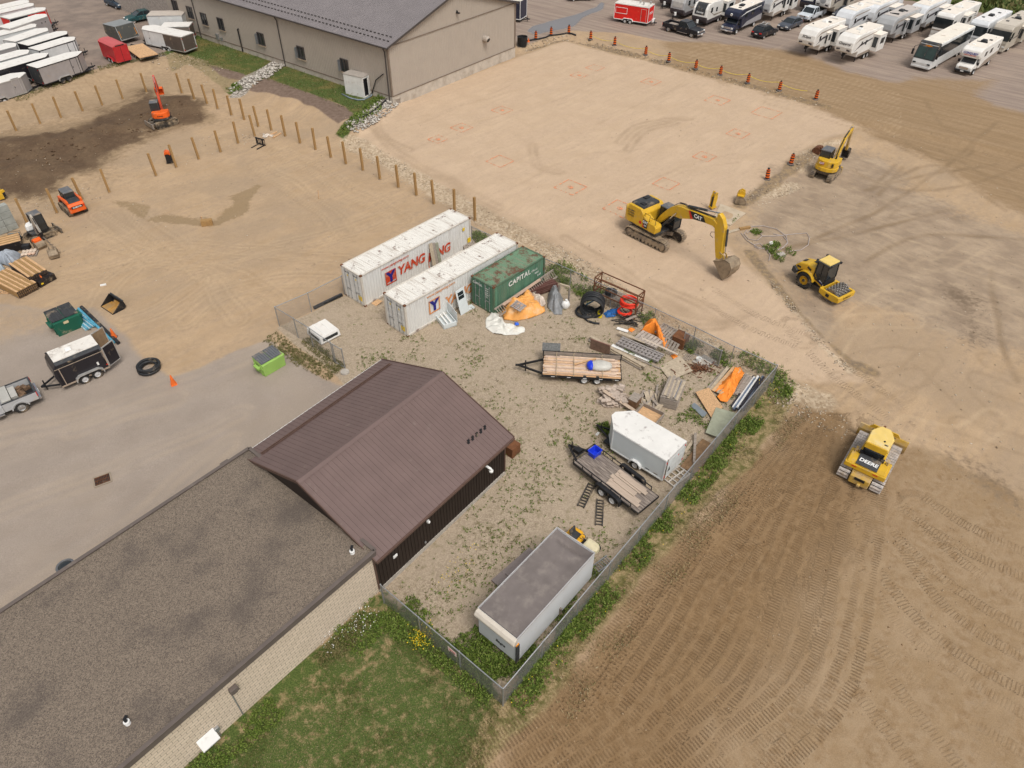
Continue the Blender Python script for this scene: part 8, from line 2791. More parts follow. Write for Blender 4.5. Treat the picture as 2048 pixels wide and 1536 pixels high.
 A,B,C,D=GZ(1034,1278.4,z),GZ(1189.7,1106,z),GZ(958.7,1214,z),GZ(1114.6,1054,z)
 L=(A-B).xy.length
 W=((A-C).xy.length+(B-D).xy.length)/2
 t=T('box_truck','long white box truck body with a sagging grey roof by the front fence corner','truck body')
 fit(t,(L,W/2,z),(1034,1278.4),(0,W/2,z),(1189.7,1106))
 BW=mat('dull_white_panel',(.60,.61,.62),.4,0,.03,1,(.5,.47,.43),.12)
 MB().box((L/2,W/2-.02,.5+(z-.55)/2),(L,.04,z-.55)).box((L/2,-W/2+.02,.5+(z-.55)/2),(L,.04,z-.55)).box((L-.02,0,.5+(z-.55)/2),(.04,W-.08,z-.55)).box((.02,0,.5+(z-.55)/2),(.04,W-.08,z-.55)).build('side_panel',BW,t)
 RFM=mat('grey_membrane_roof',(.165,.14,.13),.75,0,.12,.9,(.25,.215,.19),.3,1.1)
 def rf(a,b):
  x,y=.05+a*(L-.1),(b-.5)*(W-.1)
  e=min(1,4*min(a,1-a))*min(1,4*min(b,1-b))
  sag=-.07*e+.05*(float(vn(x,y,.9,3))-.5)*e-.32*math.exp(-((x-.35)/.3)**2)*math.sin(PI*b)**.8
  return Vector((x,y,z-.02+sag))
 MB().sheet(rf,60,24).build('roof',RFM,t,smooth=True)
 e=MB()
 for s in(1,-1):
  e.box((L/2,s*W/2,z-.02),(L,.06,.07))
 e.box((0,0,z-.02),(.06,W,.07))
 e.build('roof_rail',mat('aluminium_edge',(.55,.53,.52),.4,.4,.05,3),t)
 pr=[(L-.02,z+.02),(L+.18,z-.05),(L+.3,z-.22),(L+.28,z-.4),(L+.1,z-.5),(L-.02,z-.5)]
 MB().prism(pr,-W/2-.03,W/2+.03).build('front_cap',mat('cream_cap',(.58,.52,.44),.45,0,.06,2,(.4,.34,.28),.2),t,.05)
 MB().box((L-.05,W/2+.01,1.3),(.24,.06,1.6)).build('corner_post',DGREY,t)
 MB().box((L-.02,W/2+.02,z-.55),(.2,.05,.1)).build('marker_lamp',AMBER,t)
 MB().box((L/2,0,.42),(L-.1,W*.8,.2)).build('chassis',BLACK,t)
 for s in(1,-1):
  wheel(t,L*.35,s*(W/2-.2),.42,.26)
 text('Eagle',.3,t,(L+.02,.2,1.15),FRONT,BLACK,'lettering',.01,.2)
 MB().box((L*.45,W/2+.05,.8),(.1,.1,.5)).build('side_bracket',STEEL,t)
 p=GZ(1162,1082,.6)
 m=T('ride_on_mower','yellow ride-on mower with a black seat, half hidden behind the box truck body','mower',(p.x,p.y,gz(p.x,p.y)),t.rotation_euler.z+R(90))
 MB().box((0,0,.42),(1.7,.6,.22)).build('chassis',BLACK,m)
 MB().prism([(-.95,-.5),(-.95,.5),(-.3,.55),(.05,.35),(.05,-.35),(-.3,-.55)],.5,.72,'z').build('rear_body',mat('mower_yellow',(.75,.38,.02),.4),m,.08)
 MB().prism([(.25,-.38),(.25,.38),(.95,.36),(1.15,.2),(1.15,-.2),(.95,-.36)],.5,.88,'z',inset=.06).build('hood',mat('mower_cream',(.62,.55,.36),.45),m,.1)
 MB().box((-.4,0,.8),(.45,.5,.12)).box((-.62,0,1.02),(.1,.48,.42),ry=R(-12)).build('seat',DGREY,m,.04)
 MB().tube([(.22,0,.8),(.08,0,1.05)],.025,6).lathe([(.16,-.015),(.185,0),(.16,.015)],(.06,0,1.07),'z',16).build('steering_wheel',BLACK,m)
 for x,r in((-.55,.3),(.8,.22)):
  for s in(1,-1):
   wheel(m,x,s*.48,r,.2)
yard_trailers()
def left_side():
 def dumpster(label,px,lab,col,L,W,H,yw,lid):
  t=T('dumpster',label,'dumpster')
  C=paint(lab,col,.1)
  MB().prism([(-L/2,0),(L/2,0),(L/2,H*.82),(-L/2,H)],-W/2,W/2).build('bin_body',C,t,.02)
  r=MB().box((0,W/2,H*.5),(L*.96,.08,.12)).box((0,-W/2,H*.5),(L*.96,.08,.12))
  for x in(-L*.3,L*.3):
   r.box((x,-W/2-.03,H*.4),(.08,.06,H*.7)).box((x,W/2+.03,H*.4),(.08,.06,H*.7))
  r.build('stiffener',C,t)
  MB().box((0,-W/2-.12,H*.55),(L*.5,.24,.16)).box((0,W/2+.12,H*.55),(L*.5,.24,.16)).build('fork_pocket',C,t,.02)
  for k in(-1,1):
   m=MB().prism([(-L/2-.05,H+.05),(L/2*.75,H*.82+.1),(L/2*.75,H*.82+.06),(-L/2-.05,H)],k*W*.25-W*.24,k*W*.25+W*.24)
   for i in range(5):
    y=k*W*.25-W*.2+i*W*.1
    m.beam((-L/2,y,H+.06),(L/2*.72,y,H*.83+.1),.05,.05)
   m.build('lid',lid,t)
  seat(t,(px[1][0]*L/2,px[1][1]*W/2,0),px[0],yw)
  return t
 yw=pyaw((119,674),(157,658))
 t=dumpster('dark green dumpster with ribbed black lids behind the black trailer',((119,674),(1,-1)),'dumpster_green',(.012,.10,.06),1.7,1.9,1.35,yw-PI/2,DGREY)
 MB().box((.86,-.1,.95),(.02,.36,.2)).build('notice',mat('cream_notice',(.6,.5,.3),.6),t)
 yw=pyaw((531,754),(555,740))
 t=dumpster('lime green dumpster with a grey lid on the asphalt beside the fence gate',((531,754),(1,-1)),'dumpster_lime',(.29,.47,.11),1.2,1.75,1.15,yw-PI/2,MGREY)
 MB().box((-.05,-.885,.62),(.3,.015,.36)).build('emblem',BLACK,t)
 cone=mat('cone_orange',(.8,.16,.03),.5)
 for i,(px,lab)in enumerate((((229,675),'orange traffic cone beside the open doors of the black trailer'),((348,769),'orange traffic cone alone on the asphalt past the hose coil'),((88,566),'faded orange traffic cone beside the middle lumber pack'))):
  t=T('traffic_cone',lab,'traffic cone',G(*px),rnd(0,2))
  MB().lathe([(.2,.03),(.04,.85),(.001,.85)],n=16).build('cone_body',cone,t)
  MB().box((0,0,.02),(.4,.4,.04)).build('base',cone if i else BLACK,t)
 BP=mat('light_blue_pipe',(.10,.36,.50),.4,0,.1,3)
 for i in range(7):
  dx=i*2.2
  a,b=G(133+dx,626-i*1.5,.08+(i%3)*.1),G(172+dx*1.6,660-i*1.8,.08+(i%3)*.1)
  tag(MB().tube([a,a.lerp(b,.5),b],.07,8).build('blue_pipe',BP if i%2 else mat('pale_blue_pipe',(.35,.5,.56),.4)),'light blue plastic pipe in the bundle behind the green dumpster' if i%2 else 'pale blue plastic pipe in the bundle behind the green dumpster','pipe','blue pipes behind the dumpster' if i%2 else 'pale pipes behind the dumpster')
 a,b=G(163,614,.12),G(237,686,.12)
 tag(MB().tube([a,b],.14,10).build('black_pipe',CORRP),'long straight black pipe lying behind the black trailer','pipe')
 a,b=G(157,617,.1),G(228,685,.1)
 tag(MB().tube([a,b],.1,8).build('blue_pipe',BP),'long light blue pipe lying along the straight black pipe','pipe')
 coil('coil of thick black hose lying on the asphalt right of the black trailer',(300,739),.62,.1,31,CORRP,turns=4,jit=.2)
 p=G(205,960)
 t=T('drain_grate','rusty square drain grate in the asphalt','drain',p+Vector((0,0,.02)),pyaw((192,958),(214,950)))
 g=MB()
 for i in range(9):
  g.box((-.36+i*.09,0,.03),(.03,.6,.03))
 for y in(-.3,0,.3):
  g.box((0,y,.03),(.8,.04,.03))
 g.build('bars',RUST,t)
 MB().box((0,0,.008),(.84,.66,.016)).build('pit',BLACK,t)
 MB().box((0,.4,.012),(1.0,.1,.03)).box((0,-.4,.012),(1.0,.1,.03)).box((.47,0,.012),(.08,.7,.03)).box((-.47,0,.012),(.08,.7,.03)).build('collar',mat('dusty_collar',(.30,.24,.18),.9,0,.1,3),t)
 a,yw,W=FLAT
 p=GZ(131,1133,2.7)
 t=T('dome_lamp','dark glossy dome in a grey ring just beyond the flat roof edge','lamp',p,yw)
 MB().lathe([(.3,-.1),(.42,-.06),(.44,.06),(.36,.1),(.3,.06)],n=24).build('ring',MGREY,t)
 MB().ball((0,0,.0),(.34,.34,.22),20,10).build('dome',GLASS,t,smooth=True)
 MB().beam((0,0,-.1),(0,-.9,-.4),.08).build('bracket',FASCIA,t)
 def pack(label,pa,pb,L,W,H,wrap,nb=7,extra=0,z=.12):
  t=T('lumber_pack',label,'lumber pack')
  k=fit(t,(0,-W/2,z),pa,(L,-W/2,z),pb)
  MB().box((L/2,0,z+H/2),(L,W,H)).build('wrapped_core',wrap,t,.02)
  for i in range(nb):
   y=-W/2+W*(i+.5)/nb
   MB().box((L/2+rnd(-.1,.1),y,z+H+.035),(L-.05,W/nb-.02,.06)).build('board',(WOODN,WOODP)[i%2],t,.006)
  e=MB()
  for i in range(nb+2):
   for j in range(3):
    e.box((L+.02,-W/2+W*(i+.5)/(nb+2),z+H*(j+.5)/3),(.05,W/(nb+2)*.7,H/3*.7))
  if extra:
   e.build('board_end',mat('dark_end_grain',(.06,.04,.03),.9,0,.5,5),t)
  for x in(.4,L/2,L-.4):
   MB().box((x,0,z/2),(.12,W,z)).build('bearer',WOODG,t)
  return t
 BW=mat('black_wrap',(.02,.016,.016),.4,0,.15,2,DUST,.12)
 pack('lumber pack topped with tan boards and a dark wrapped end, farthest from the camera',(-18,515),(33,502),3.2,1.6,.8,BW,8)
 pack('lumber pack with black wrap and tan boards on top, beside the faded cone',(26,545),(67,574),3.3,1.5,.85,BW,7,1)
 pack('lumber pack of tan boards with open ends, nearest to the green dumpster',(-20,566),(39,597),4.0,1.7,.55,WOODP,9,1)
 t=T('wrapped_pack','low black-wrapped pack beside the faded cone','pack')
 fit(t,(0,0,.02),(76,571),(1.4,0,.02),(102,556))
 MB().box((.7,-.1,.3),(1.5,.9,.55)).build('wrapped_core',BW,t,.03)
 MB().box((.2,-.56,.3),(.2,.02,.12)).build('yellow_tag',YELP,t)
 tarp('silver-grey plastic sheet covering a pack between the lumber packs',[(-10,514),(20,512),(44,508),(38,520),(26,537),(8,530),(-12,528)],.75,mat('silver_sheet',(.34,.37,.41),.35,0,.12,2),40,fold=.2,prof=4,cat='plastic sheet',name='plastic_sheet')
 tarp('pale blue-grey wrapped pack at the left photo edge beside the tan lumber',[(-20,528),(4,530),(15,545),(6,553),(-20,556)],.8,mat('pale_wrap',(.42,.47,.50),.4,0,.06,2),41,fold=.08,prof=6,cat='wrapped pack',name='wrapped_pack')
 for i in range(3):
  board(('thin pale board on the sand at the left edge, upper of three','thin pale board on the sand at the left edge, middle of three','thin pale board on the sand at the left edge, lower of three')[i],(-10,578+i*7),(20-i*4,586+i*5-i*i*4),.1,.05,WOODN,.05)
 t=T('block_stack','stack of grey concrete blocks at the left edge of the photo','blocks',G(4,466),R(52))
 for i in range(4):
  for j in range(3):
   MB().box((-.9+j*.92,0,.3+i*.6),(.9,.6,.58)).build('block',mat('block_grey',(.33,.34,.31),.9,0,.12,2,(.24,.25,.22),.3),t,.02)
 t=T('generator','blue and black generator on wheels beside the block stack','generator',G(34,484),R(20))
 MB().box((0,0,.55),(.9,.6,.45)).build('engine',mat('generator_blue',(.05,.13,.19),.5,0,.1,3),t,.04)
 m=MB()
 for s in(1,-1):
  m.tube([(-.5,s*.35,.15),(-.5,s*.35,.85),(.5,s*.35,.85),(.5,s*.35,.15),(-.5,s*.35,.15)],.025,6)
 m.box((0,0,.28),(1.0,.7,.06)).build('frame',BLACK,t)
 for s in(1,-1):
  wheel(t,-.35,s*.42,.2,.1)
 t=T('cement_bags','pallet of pale cement bags with a dark box on it, behind the orange bucket','bags',G(60,509),R(15))
 pallet_mb(1.3,1.0).build('pallet',WOODG,t)
 for i in range(8):
  MB().ball((-.42+(i%4)*.28,-.25+(i//4)*.5,.24),(.17,.28,.11),10,6,jit=.06).build('bag',mat('paper_bag',(.58,.47,.37),.8,0,.12,3,(.5,.25,.15),.3),t,smooth=True)
 MB().box((-.2,.55,.5),(.6,.5,.4)).build('dark_box',BLACK,t,.02)
 board('yellow level lying between the generator and the cement bags',(33,490),(48,498),.12,.08,mat('yellow_tool',(.7,.45,.04),.5),.08,name='spirit_level',cat='tool')
left_side()
def right_side():
 m=MB()
 Q=lambda x,y:G(1450+x*.292,180+y*.292,.06)
 for pts in([(150,960),(130,985),(160,1020),(220,1030),(255,1000),(230,965),(180,955),(150,980)],[(110,980),(150,1030),(230,1080),(320,1100),(400,1080),(430,1040),(400,1000),(330,985)],[(170,935),(260,930),(350,950),(420,1000),(430,1050),(380,1090),(300,1100)],[(250,1000),(350,1000),(480,985),(560,980),(578,1010),(570,1060),(520,1095),(440,1105)],[(200,1070),(230,1090),(270,1080),(240,1050),(200,1060)],[(280,1090),(310,1130),(300,1170)]):
  m.tube([Q(*p)for p in pts],.035,5)
 tag(m.build('cable_loops',mat('grey_cable',(.42,.36,.33),.6)),'tangle of thin grey cable loops lying on the dirt behind the roller','cable')
 board('grey plank lying on the dirt behind the excavator stick',(1452,466),(1480,458),.3,.06,PLY,.06)
 board('brown square post end lying past the grey plank',(1479,458),(1500,454),.25,.2,WOODP,.12)
 tag(MB().box((0,0,.12),(.7,.5,.25),rz=.3).build('concrete_block',CONC,loc=G(1561,512)),'concrete block half sunk in the green weeds by the cable loops','block')
 tag(MB().ball((0,0,.2),.22,12,8).build('cable_reel',WHITE,loc=G(1541,491)),'small pale ball-shaped reel among the cable loops','reel')
 t=T('loose_bucket','rusty digging bucket lying on the rubble behind the small yellow excavator','bucket',G(1633,306),R(140))
 bucket(t,[(-.4,.6),(-.1,.8),(.3,.65),(.45,.35),(.3,.08),(-.4,.03)],.9,RUST,Matrix.Identity(4),0,4,'shell')
 MB().box((-.35,0,.75),(.15,.6,.2)).build('hinge_bracket',RUST,t)
right_side()
NR=np.random.RandomState(11)
def island_mat(name,cols,rough=.7,trans=0.0):
 m,nt,b,oc=new_mat(name)
 g=nt.nodes.new('ShaderNodeNewGeometry')
 cr=nt.nodes.new('ShaderNodeValToRGB')
 e=cr.color_ramp.elements
 while len(e)<len(cols):
  e.new(.5)
 for i,c in enumerate(cols):
  e[i].position=i/(len(cols)-1)
  e[i].color=(*c,1)
 nt.links.new(g.outputs['Random Per Island'],cr.inputs[0])
 nt.links.new(cr.outputs[0],b.inputs['Base Color'])
 b.inputs['Roughness'].default_value=rough
 b.inputs['Specular IOR Level'].default_value=.2
 return m
def np_mesh(name,V,Fc,m,kind='stuff'):
 """V (n,k,3) separate pieces, Fc faces of one piece (quads or tris)"""
 n,k,_=V.shape
 Fc=np.array(Fc)
 nf,w=Fc.shape
 me=bpy.data.meshes.new(name)
 me.vertices.add(n*k)
 me.vertices.foreach_set('co',V.astype(np.float32).reshape(-1))
 idx=(Fc[None]+(np.arange(n)*k)[:,None,None]).reshape(-1).astype(np.int32)
 me.loops.add(len(idx))
 me.loops.foreach_set('vertex_index',idx)
 me.polygons.add(n*nf)
 me.polygons.foreach_set('loop_start',(np.arange(n*nf)*w).astype(np.int32))
 me.update(calc_edges=True)
 me.materials.append(m)
 o=bpy.data.objects.new(name,me)
 COL.objects.link(o)
 if kind:
  o['kind']=kind
 return o
def leaves(P,s,up=.5,wd=.32):
 n=len(P)
 az=NR.rand(n)*2*PI
 el=np.clip(NR.normal(up,.35,n),-.2,1.5)
 a=np.stack([np.cos(az)*np.cos(el),np.sin(az)*np.cos(el),np.sin(el)],1)*s[:,None]
 r=NR.normal(size=(n,3))
 b=np.cross(a,r)
 b=b/(np.linalg.norm(b,axis=1)[:,None]+1e-9)*(s*wd)[:,None]
 return np.stack([P,P+a*.5+b,P+a,P+a*.5-b],1)
LF=[(0,1,2,3)]
def zof(P):
 P[:,2]+=hfun(P[:,0],P[:,1])
 return P
def band(pts,wl,wr,n):
 """n points beside a pixel polyline; wl/wr metres to its left / right"""
 P=[G(*p)for p in pts]
 L=np.array([(b-a).length for a,b in zip(P[:-1],P[1:])])
 out=np.zeros((n,3))
 seg=NR.choice(len(L),n,p=L/L.sum())
 t=NR.rand(n)
 u=NR.rand(n)
 for i in range(n):
  a,b=P[seg[i]],P[seg[i]+1]
  d=(b-a).normalized()
  q=a.lerp(b,t[i])+Vector((-d.y,d.x,0))*(wl-(wl+wr)*u[i])
  out[i]=(q.x,q.y,0)
 return out
def plants(C,k,rad,h,s,up=.7):
 """k leaves for every plant centre C"""
 n=len(C)
 hh=h*NR.uniform(.35,1.15,n)
 P=np.repeat(C,k,0)
 hk=np.repeat(hh,k)
 f=NR.rand(n*k)
 an=NR.rand(n*k)*2*PI
 q=np.repeat(rad*NR.uniform(.5,1.2,n),k)*np.sqrt(NR.rand(n*k))*(1-.55*f)
 P=P+np.stack([q*np.cos(an),q*np.sin(an),f*hk],1)
 return leaves(P,s*NR.uniform(.6,1.3,n*k),up)
def clumpy(C,sc,keep,seed):
 v=vn(C[:,0],C[:,1],sc,seed)
 return C[NR.rand(len(C))<np.clip((v-.5)*3+keep,.02,1)]
GREEN=island_mat('weed_leaves',[(.055,.095,.016),(.10,.165,.024),(.15,.215,.035),(.23,.28,.065),(.12,.145,.04)])
OLIVE=island_mat('olive_weeds',[(.09,.11,.03),(.17,.16,.06),(.25,.2,.09),(.12,.14,.04),(.3,.23,.12)])
GRASSM=island_mat('grass_blades',[(.05,.07,.014),(.085,.11,.022),(.125,.13,.032),(.22,.17,.075),(.07,.09,.02),(.3,.235,.13)])
DRYM=island_mat('dry_grass',[(.2,.15,.065),(.34,.26,.14),(.27,.2,.1),(.15,.13,.045),(.4,.32,.2)])
def vegetation():
 V=[]
 fenceR=[(1556,765),(1430,905),(1290,1070),(1150,1235),(1010,1400)]
 C=zof(band(fenceR,1.15,.05,4200))
 V.append(plants(clumpy(C,1.3,.55,3),13,.13,.38,.095))
 C=zof(band([(1480,712),(1530,738),(1565,760),(1560,800)],.8,.9,260))
 V.append(plants(C,16,.18,.45,.1))
 o=np_mesh('fence_weeds',np.concatenate(V),LF,GREEN)
 C=zof(band(fenceR,3.0,-.6,9000))
 np_mesh('dry_grass',leaves(clumpy(C,1.3,.6,4),NR.uniform(.1,.3,len(C))[:1],1.0,.1)if False else(lambda D:leaves(D,NR.uniform(.1,.28,len(D)),.7,.09))(clumpy(C,1.3,.6,4)),LF,DRYM)
 V=[]
 for pts,wl,wr,n,h,s in(([(785,1212),(850,1265),(930,1332),(1000,1395)],.5,1.0,560,.5,.13),([(690,1290),(740,1240),(790,1215),(830,1260)],1.1,1.1,520,.4,.12),([(948,1290),(985,1325),(1030,1345),(1075,1310)],.8,.7,420,.6,.14),([(1060,1325),(1130,1240),(1200,1150)],.55,.6,460,.5,.13),([(930,1270),(960,1310),(1005,1365)],.7,.6,260,.45,.13),([(1100,535),(1140,566),(1190,600)],1.5,.9,420,.55,.15),([(1285,630),(1300,650)],.8,.6,60,.4,.14),([(1375,688),(1398,706)],.6,.7,110,.55,.14),([(1430,705),(1470,735)],.7,.7,150,.5,.14),([(945,470),(985,490)],.6,.9,140,.5,.15),([(560,1420),(440,1520),(380,1580)],.5,.8,420,.35,.11),([(1200,865),(1222,855)],.5,.5,70,.45,.14),([(680,262),(700,258),(720,240),(760,205)],1.1,1.0,260,.5,.2),([(455,184),(480,172)],1.0,1.0,70,.35,.2),([(568,122),(640,150),(700,168)],.1,.6,150,.4,.2),([(410,64),(480,95),(560,122)],.1,.7,160,.4,.22),([(745,205),(768,192)],.5,.9,70,.5,.2),([(1535,505),(1560,500),(1575,515),(1560,525)],.9,.9,240,.45,.16),([(1462,452),(1488,432)],.25,.35,70,.3,.14),([(1505,468),(1520,462)],.4,.4,50,.2,.13),([(1545,490),(1556,488)],.3,.3,30,.3,.14),([(1100,905),(1145,880)],.6,.6,40,.25,.11),([(1350,860),(1400,830)],.9,1.2,110,.25,.12),([(1300,742),(1345,775)],.6,.8,110,.3,.12),([(1255,695),(1330,740)],.5,.5,130,.28,.12)):
  C=zof(band(pts,wl,wr,int(n*1.4)))
  V.append(plants(clumpy(C,1.1,.7,5),13,.15,h*.85,s*.74))
 np_mesh('green_weeds',np.concatenate(V),LF,GREEN)
 cor=[G(*p)for p in((700,640),(950,500),(1290,650),(1540,770),(1010,1385),(775,1185))]
 poly=[(p.x,p.y)for p in cor]
 xs,ys=[p.x for p in cor],[p.y for p in cor]
 def inside(n,pad=0):
  C=np.stack([NR.uniform(min(xs),max(xs),n),NR.uniform(min(ys),max(ys),n),np.zeros(n)],1)
  return C[poly_sd(poly,C[:,0],C[:,1])>pad]
 near=lambda C:1-np.clip((C[:,1]-20)/26,0,1)
 C=inside(24000)
 v=vn(C[:,0],C[:,1],2.3,6)*.55+vn(C[:,0],C[:,1],.8,7)*.45
 kp=NR.rand(len(C))<np.clip((v-.53+near(C)*.22)*4.2,.03,.9)
 C=zof(C[kp])
 q=NR.rand(len(C))<.72
 np_mesh('yard_weeds',plants(C[q],8,.1,.12,.075),LF,GREEN)
 np_mesh('yard_dry_weeds',plants(C[~q],8,.16,.1,.09),LF,OLIVE)
 lp=[tuple(PZ(x,y)[:2])for x,y in((760,1192),(900,1295),(1005,1402),(940,1640),(300,1640),(420,1520),(600,1365))]
 lx,ly=[p[0]for p in lp],[p[1]for p in lp]
 n=85000
 C=np.stack([NR.uniform(min(lx),max(lx),n),NR.uniform(min(ly),max(ly),n),np.zeros(n)],1)
 C=C[poly_sd(lp,C[:,0],C[:,1])>0]
 v=vn(C[:,0],C[:,1],1.6,12)*.6+vn(C[:,0],C[:,1],.5,13)*.4
 a=C[v>.43+.12*NR.rand(len(C))]
 b=C[v<=.43+.12*NR.rand(len(C))]
 np_mesh('grass',leaves(zof(a),NR.uniform(.05,.13,len(a)),.75,.14),LF,GRASSM)
 b=b[:len(b)//2]
 np_mesh('dry_lawn_grass',leaves(zof(b),NR.uniform(.05,.1,len(b)),.6,.12),LF,DRYM)
 up=[tuple(PZ(x,y,.9)[:2])for x,y in((335,112),(395,72),(560,122),(690,163),(770,195),(716,232),(620,190),(500,150),(380,130))]
 ux,uy=[p[0]for p in up],[p[1]for p in up]
 n=26000
 C=np.stack([NR.uniform(min(ux),max(ux),n),NR.uniform(min(uy),max(uy),n),np.zeros(n)],1)
 C=C[poly_sd(up,C[:,0],C[:,1])>.1]
 np_mesh('bank_grass',leaves(zof(C),NR.uniform(.1,.26,len(C)),.7,.14),LF,GRASSM)
 C=np.stack([NR.uniform(50,130,26000),NR.uniform(105,165,26000),np.zeros(26000)],1)
 C=C[poly_sd(wp([(1600,-30),(1823,2),(1898,12),(1963,24),(2010,38),(2060,90),(2700,330),(2700,-60)],.5),C[:,0],C[:,1])>0]
 C[:,2]=.45
 np_mesh('meadow_grass',leaves(C,NR.uniform(.5,1.3,len(C)),.8,.2),LF,island_mat('meadow',[(.05,.08,.02),(.09,.12,.03),(.15,.16,.05),(.22,.18,.08)]))
 V=[]
 for pts,wl,wr,n,h in(([(540,672),(575,700),(620,730),(668,752)],.7,.7,260,.16),([(640,1330),(690,1285),(735,1240)],.5,.5,200,.45),([(195,137),(330,108)],.4,.8,200,.25),([(30,200),(190,142)],.5,.6,160,.25),([(560,690),(640,745)],.5,.4,60,.14),([(610,680),(680,740)],.5,.4,160,.2)):
  V.append(plants(zof(band(pts,wl,wr,int(n*1.7))),10,.16,h*.8,.085,.9))
 np_mesh('dry_weeds',np.concatenate(V),LF,OLIVE)
 t=T('flowering_bush','yellow-flowering weed bush against the front fence','bush',G(843,1283))
 c=np.zeros((26,3))
 c[:,:2]=NR.normal(0,.28,(26,2))
 o=np_mesh('foliage',plants(c,14,.16,.6,.12),LF,GREEN,None)
 o.parent=t
 P=np.stack([NR.normal(0,.3,190),NR.normal(0,.3,190),NR.uniform(.35,.72,190)],1)
 o=np_mesh('flowers',leaves(P,np.full(190,.07),.2,.5),LF,mat('yellow_petals',(.72,.5,.02),.6),None)
 o.parent=t
 P=np.concatenate([zof(band([(650,1310),(700,1262),(745,1225)],.9,.3,110)),zof(band([(700,1280),(760,1230)],.5,.5,50))])
 P[:,2]+=NR.uniform(.2,.5,len(P))
 np_mesh('white_flowers',leaves(P,np.full(len(P),.06),.1,.5),LF,WHITE)
 P=np.concatenate([zof(band(fenceR,1.2,0,70)),zof(band([(880,1180),(960,1100)],.6,.6,50)),zof(band([(1500,760),(1560,790)],.5,.5,40))])
 P[:,2]+=NR.uniform(.25,.5,len(P))
 np_mesh('yellow_flowers',leaves(P,np.full(len(P),.06),.1,.5),LF,mat('yellow_petals',(.72,.5,.02),.6))
def stones(P,s,flat=.6):
 base=np.array([(1,0,0),(0,1,0),(-1,0,0),(0,-1,0),(0,0,1),(0,0,-.6),(.7,.7,.35),(-.7,.7,.3),(-.7,-.7,.35),(.7,-.7,.3)],float)
 n=len(P)
 V=base[None]*NR.uniform(.65,1.25,(n,10,1))*(s*.5)[:,None,None]
 V[:,:,2]*=flat
 a=NR.rand(n)*2*PI
 c,d=np.cos(a)[:,None],np.sin(a)[:,None]
 X=V[:,:,0]*c-V[:,:,1]*d*.8
 Y=V[:,:,0]*d+V[:,:,1]*c*.8
 return np.stack([X,Y,V[:,:,2]],2)+P[:,None]
SF=[(4,0,6),(4,6,1),(4,1,7),(4,7,2),(4,2,8),(4,8,3),(4,3,9),(4,9,0),(5,6,0),(5,1,6),(5,7,1),(5,2,7),(5,8,2),(5,3,8),(5,9,3),(5,0,9)]
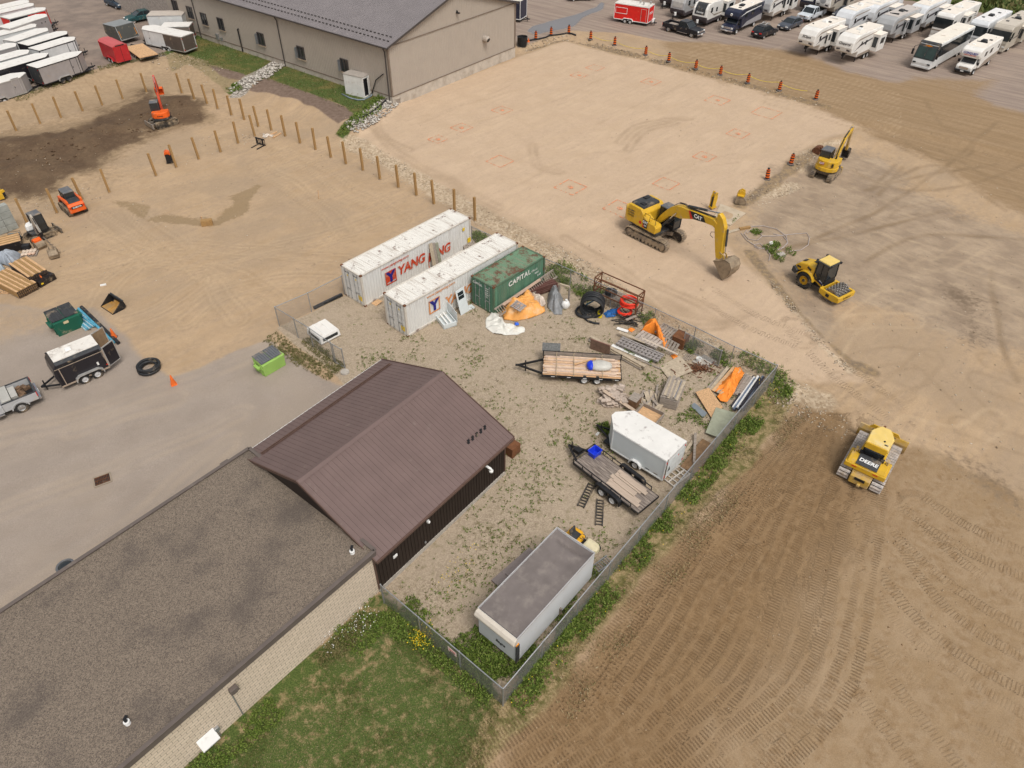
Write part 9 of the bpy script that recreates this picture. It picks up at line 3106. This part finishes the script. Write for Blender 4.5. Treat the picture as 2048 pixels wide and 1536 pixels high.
def rubble():
 ST=island_mat('rubble_stones',[(.24,.18,.12),(.36,.28,.19),(.46,.37,.27),(.55,.47,.37),(.31,.24,.17)],.9)
 V=[]
 for pts,wl,wr,n,a,b in(([(700,284),(800,336),(900,392),(1000,448),(1090,496)],1.1,1.8,900,.06,.24),([(1090,496),(1180,548),(1290,636),(1400,688),(1500,736),(1600,790)],1.3,1.9,2300,.06,.28),([(1540,560),(1590,620),(1640,690),(1700,740)],.3,.4,420,.06,.22),([(1590,368),(1500,402)],1.2,1.4,300,.06,.25),([(1640,300),(1600,345)],1.4,1.4,300,.06,.25),([(1040,98),(1090,84),(1137,76)],.8,1.0,160,.1,.4),([(1137,76),(1230,100),(1338,128),(1442,156),(1560,188),(1660,216)],.5,.7,620,.08,.3),([(400,300),(500,270),(560,280)],3,3,120,.06,.25),([(320,110),(380,120),(440,150)],1.5,2.5,160,.1,.4),([(0,420),(200,380)],2,2,120,.08,.25),([(1560,790),(1640,830),(1700,850)],.8,1.2,300,.05,.2)):
  P=zof(band(pts,wl,wr,n))
  V.append(stones(P,a+(b-a)*NR.rand(n)**2.2))
 np_mesh('rubble',np.concatenate(V),SF,ST)
 V=[]
 for pts,w,n in(([(562,124),(520,156),(462,184)],1.15,520),([(778,200),(745,230),(698,260)],1.2,420)):
  P=zof(band(pts,w,w,n))
  P[:,2]+=.06
  V.append(stones(P,NR.uniform(.2,.55,n)))
 np_mesh('riprap_stones',np.concatenate(V),SF,island_mat('riprap',[(.22,.19,.16),(.42,.38,.33),(.58,.54,.48),(.33,.29,.25)],.85))
 fp=[tuple(PZ(x,y)[:2])for x,y in((1640,800),(2048,1010),(2300,1700),(860,1700),(1010,1480),(1330,1110))]
 n=9000
 C=np.stack([NR.uniform(-8,40,n),NR.uniform(8,40,n),np.zeros(n)],1)
 C=C[poly_sd(fp,C[:,0],C[:,1])>0]
 v=vn(C[:,0],C[:,1],2.0,40)
 C=zof(C[NR.rand(len(C))<np.clip((v-.3)*1.8,.05,1)])
 np_mesh('soil_clods',stones(C,.03+.1*NR.rand(len(C))**3),SF,island_mat('clods',[(.2,.12,.06),(.3,.2,.11),(.38,.27,.17),(.45,.34,.23)],.95))
 n=5200
 px=np.stack([NR.uniform(0,2048,n),NR.uniform(230,900,n)],1)
 P=[]
 for x,y in px:
  if y>560 and x<1560 or(720<x<1640 and y<430 and NR.rand()<.75):
   continue
  p=PZ(x,y,.1)
  P.append((p.x,p.y,0))
 P=zof(np.array(P))
 np_mesh('pebbles',stones(P,.04+.16*NR.rand(len(P))**4),SF,ST)
 P=zof(band([(20,330),(120,300),(250,250),(380,215)],2.2,3.0,300))
 n=len(P)
 np_mesh('earth_clods',stones(P,.08+.35*NR.rand(n)**3),SF,island_mat('dark_clods',[(.07,.04,.022),(.13,.08,.045),(.2,.13,.075)],.95))
vegetation()
rubble()
def light():
 w=bpy.data.worlds.new('World')
 SC.world=w
 w.use_nodes=True
 nt=w.node_tree
 bg=nt.nodes['Background']
 sky=nt.nodes.new('ShaderNodeTexSky')
 sky.sky_type='NISHITA'
 sky.sun_disc=False
 el,az=R(60),R(150)
 sky.sun_elevation=el
 sky.sun_rotation=az
 sky.dust_density=4
 sky.ozone_density=.5
 hs=nt.nodes.new('ShaderNodeHueSaturation')
 hs.inputs['Saturation'].default_value=.18
 nt.links.new(sky.outputs[0],hs.inputs['Color'])
 nt.links.new(hs.outputs[0],bg.inputs['Color'])
 bg.inputs['Strength'].default_value=.15
 l=bpy.data.lights.new('sun','SUN')
 l.energy=1.7
 l.angle=R(22)
 l.color=(1,.95,.88)
 o=bpy.data.objects.new('sun',l)
 COL.objects.link(o)
 d=Vector((math.sin(az)*math.cos(el),math.cos(az)*math.cos(el),math.sin(el)))
 o.rotation_euler=d.to_track_quat('Z','Y').to_euler()
 o.location=(0,60,60)
 cam=bpy.data.cameras.new('camera')
 cam.sensor_width=36
 cam.lens=F/2048*36
 cam.clip_end=3000
 co=bpy.data.objects.new('camera',cam)
 COL.objects.link(co)
 right,up,fw=Vector((1,0,0)),Vector((0,math.sin(PITCH),math.cos(PITCH))),Vector((0,math.cos(PITCH),-math.sin(PITCH)))
 cr,sr=math.cos(ROLL),math.sin(ROLL)
 r2=right*cr+up*sr
 u2=-right*sr+up*cr
 M=Matrix((r2,u2,-fw)).transposed().to_4x4()
 M.translation=(0,0,HC)
 co.matrix_world=M
 SC.camera=co
 SC.view_settings.view_transform='Standard'
 SC.view_settings.look='None'
 SC.view_settings.gamma=1
 SC.view_settings.exposure=EXPOSURE
 SC.render.engine='CYCLES'
 SC.cycles.use_denoising=True
 SC.cycles.max_bounces=5
 SC.cycles.transparent_max_bounces=12
EXPOSURE=-0.08
light()
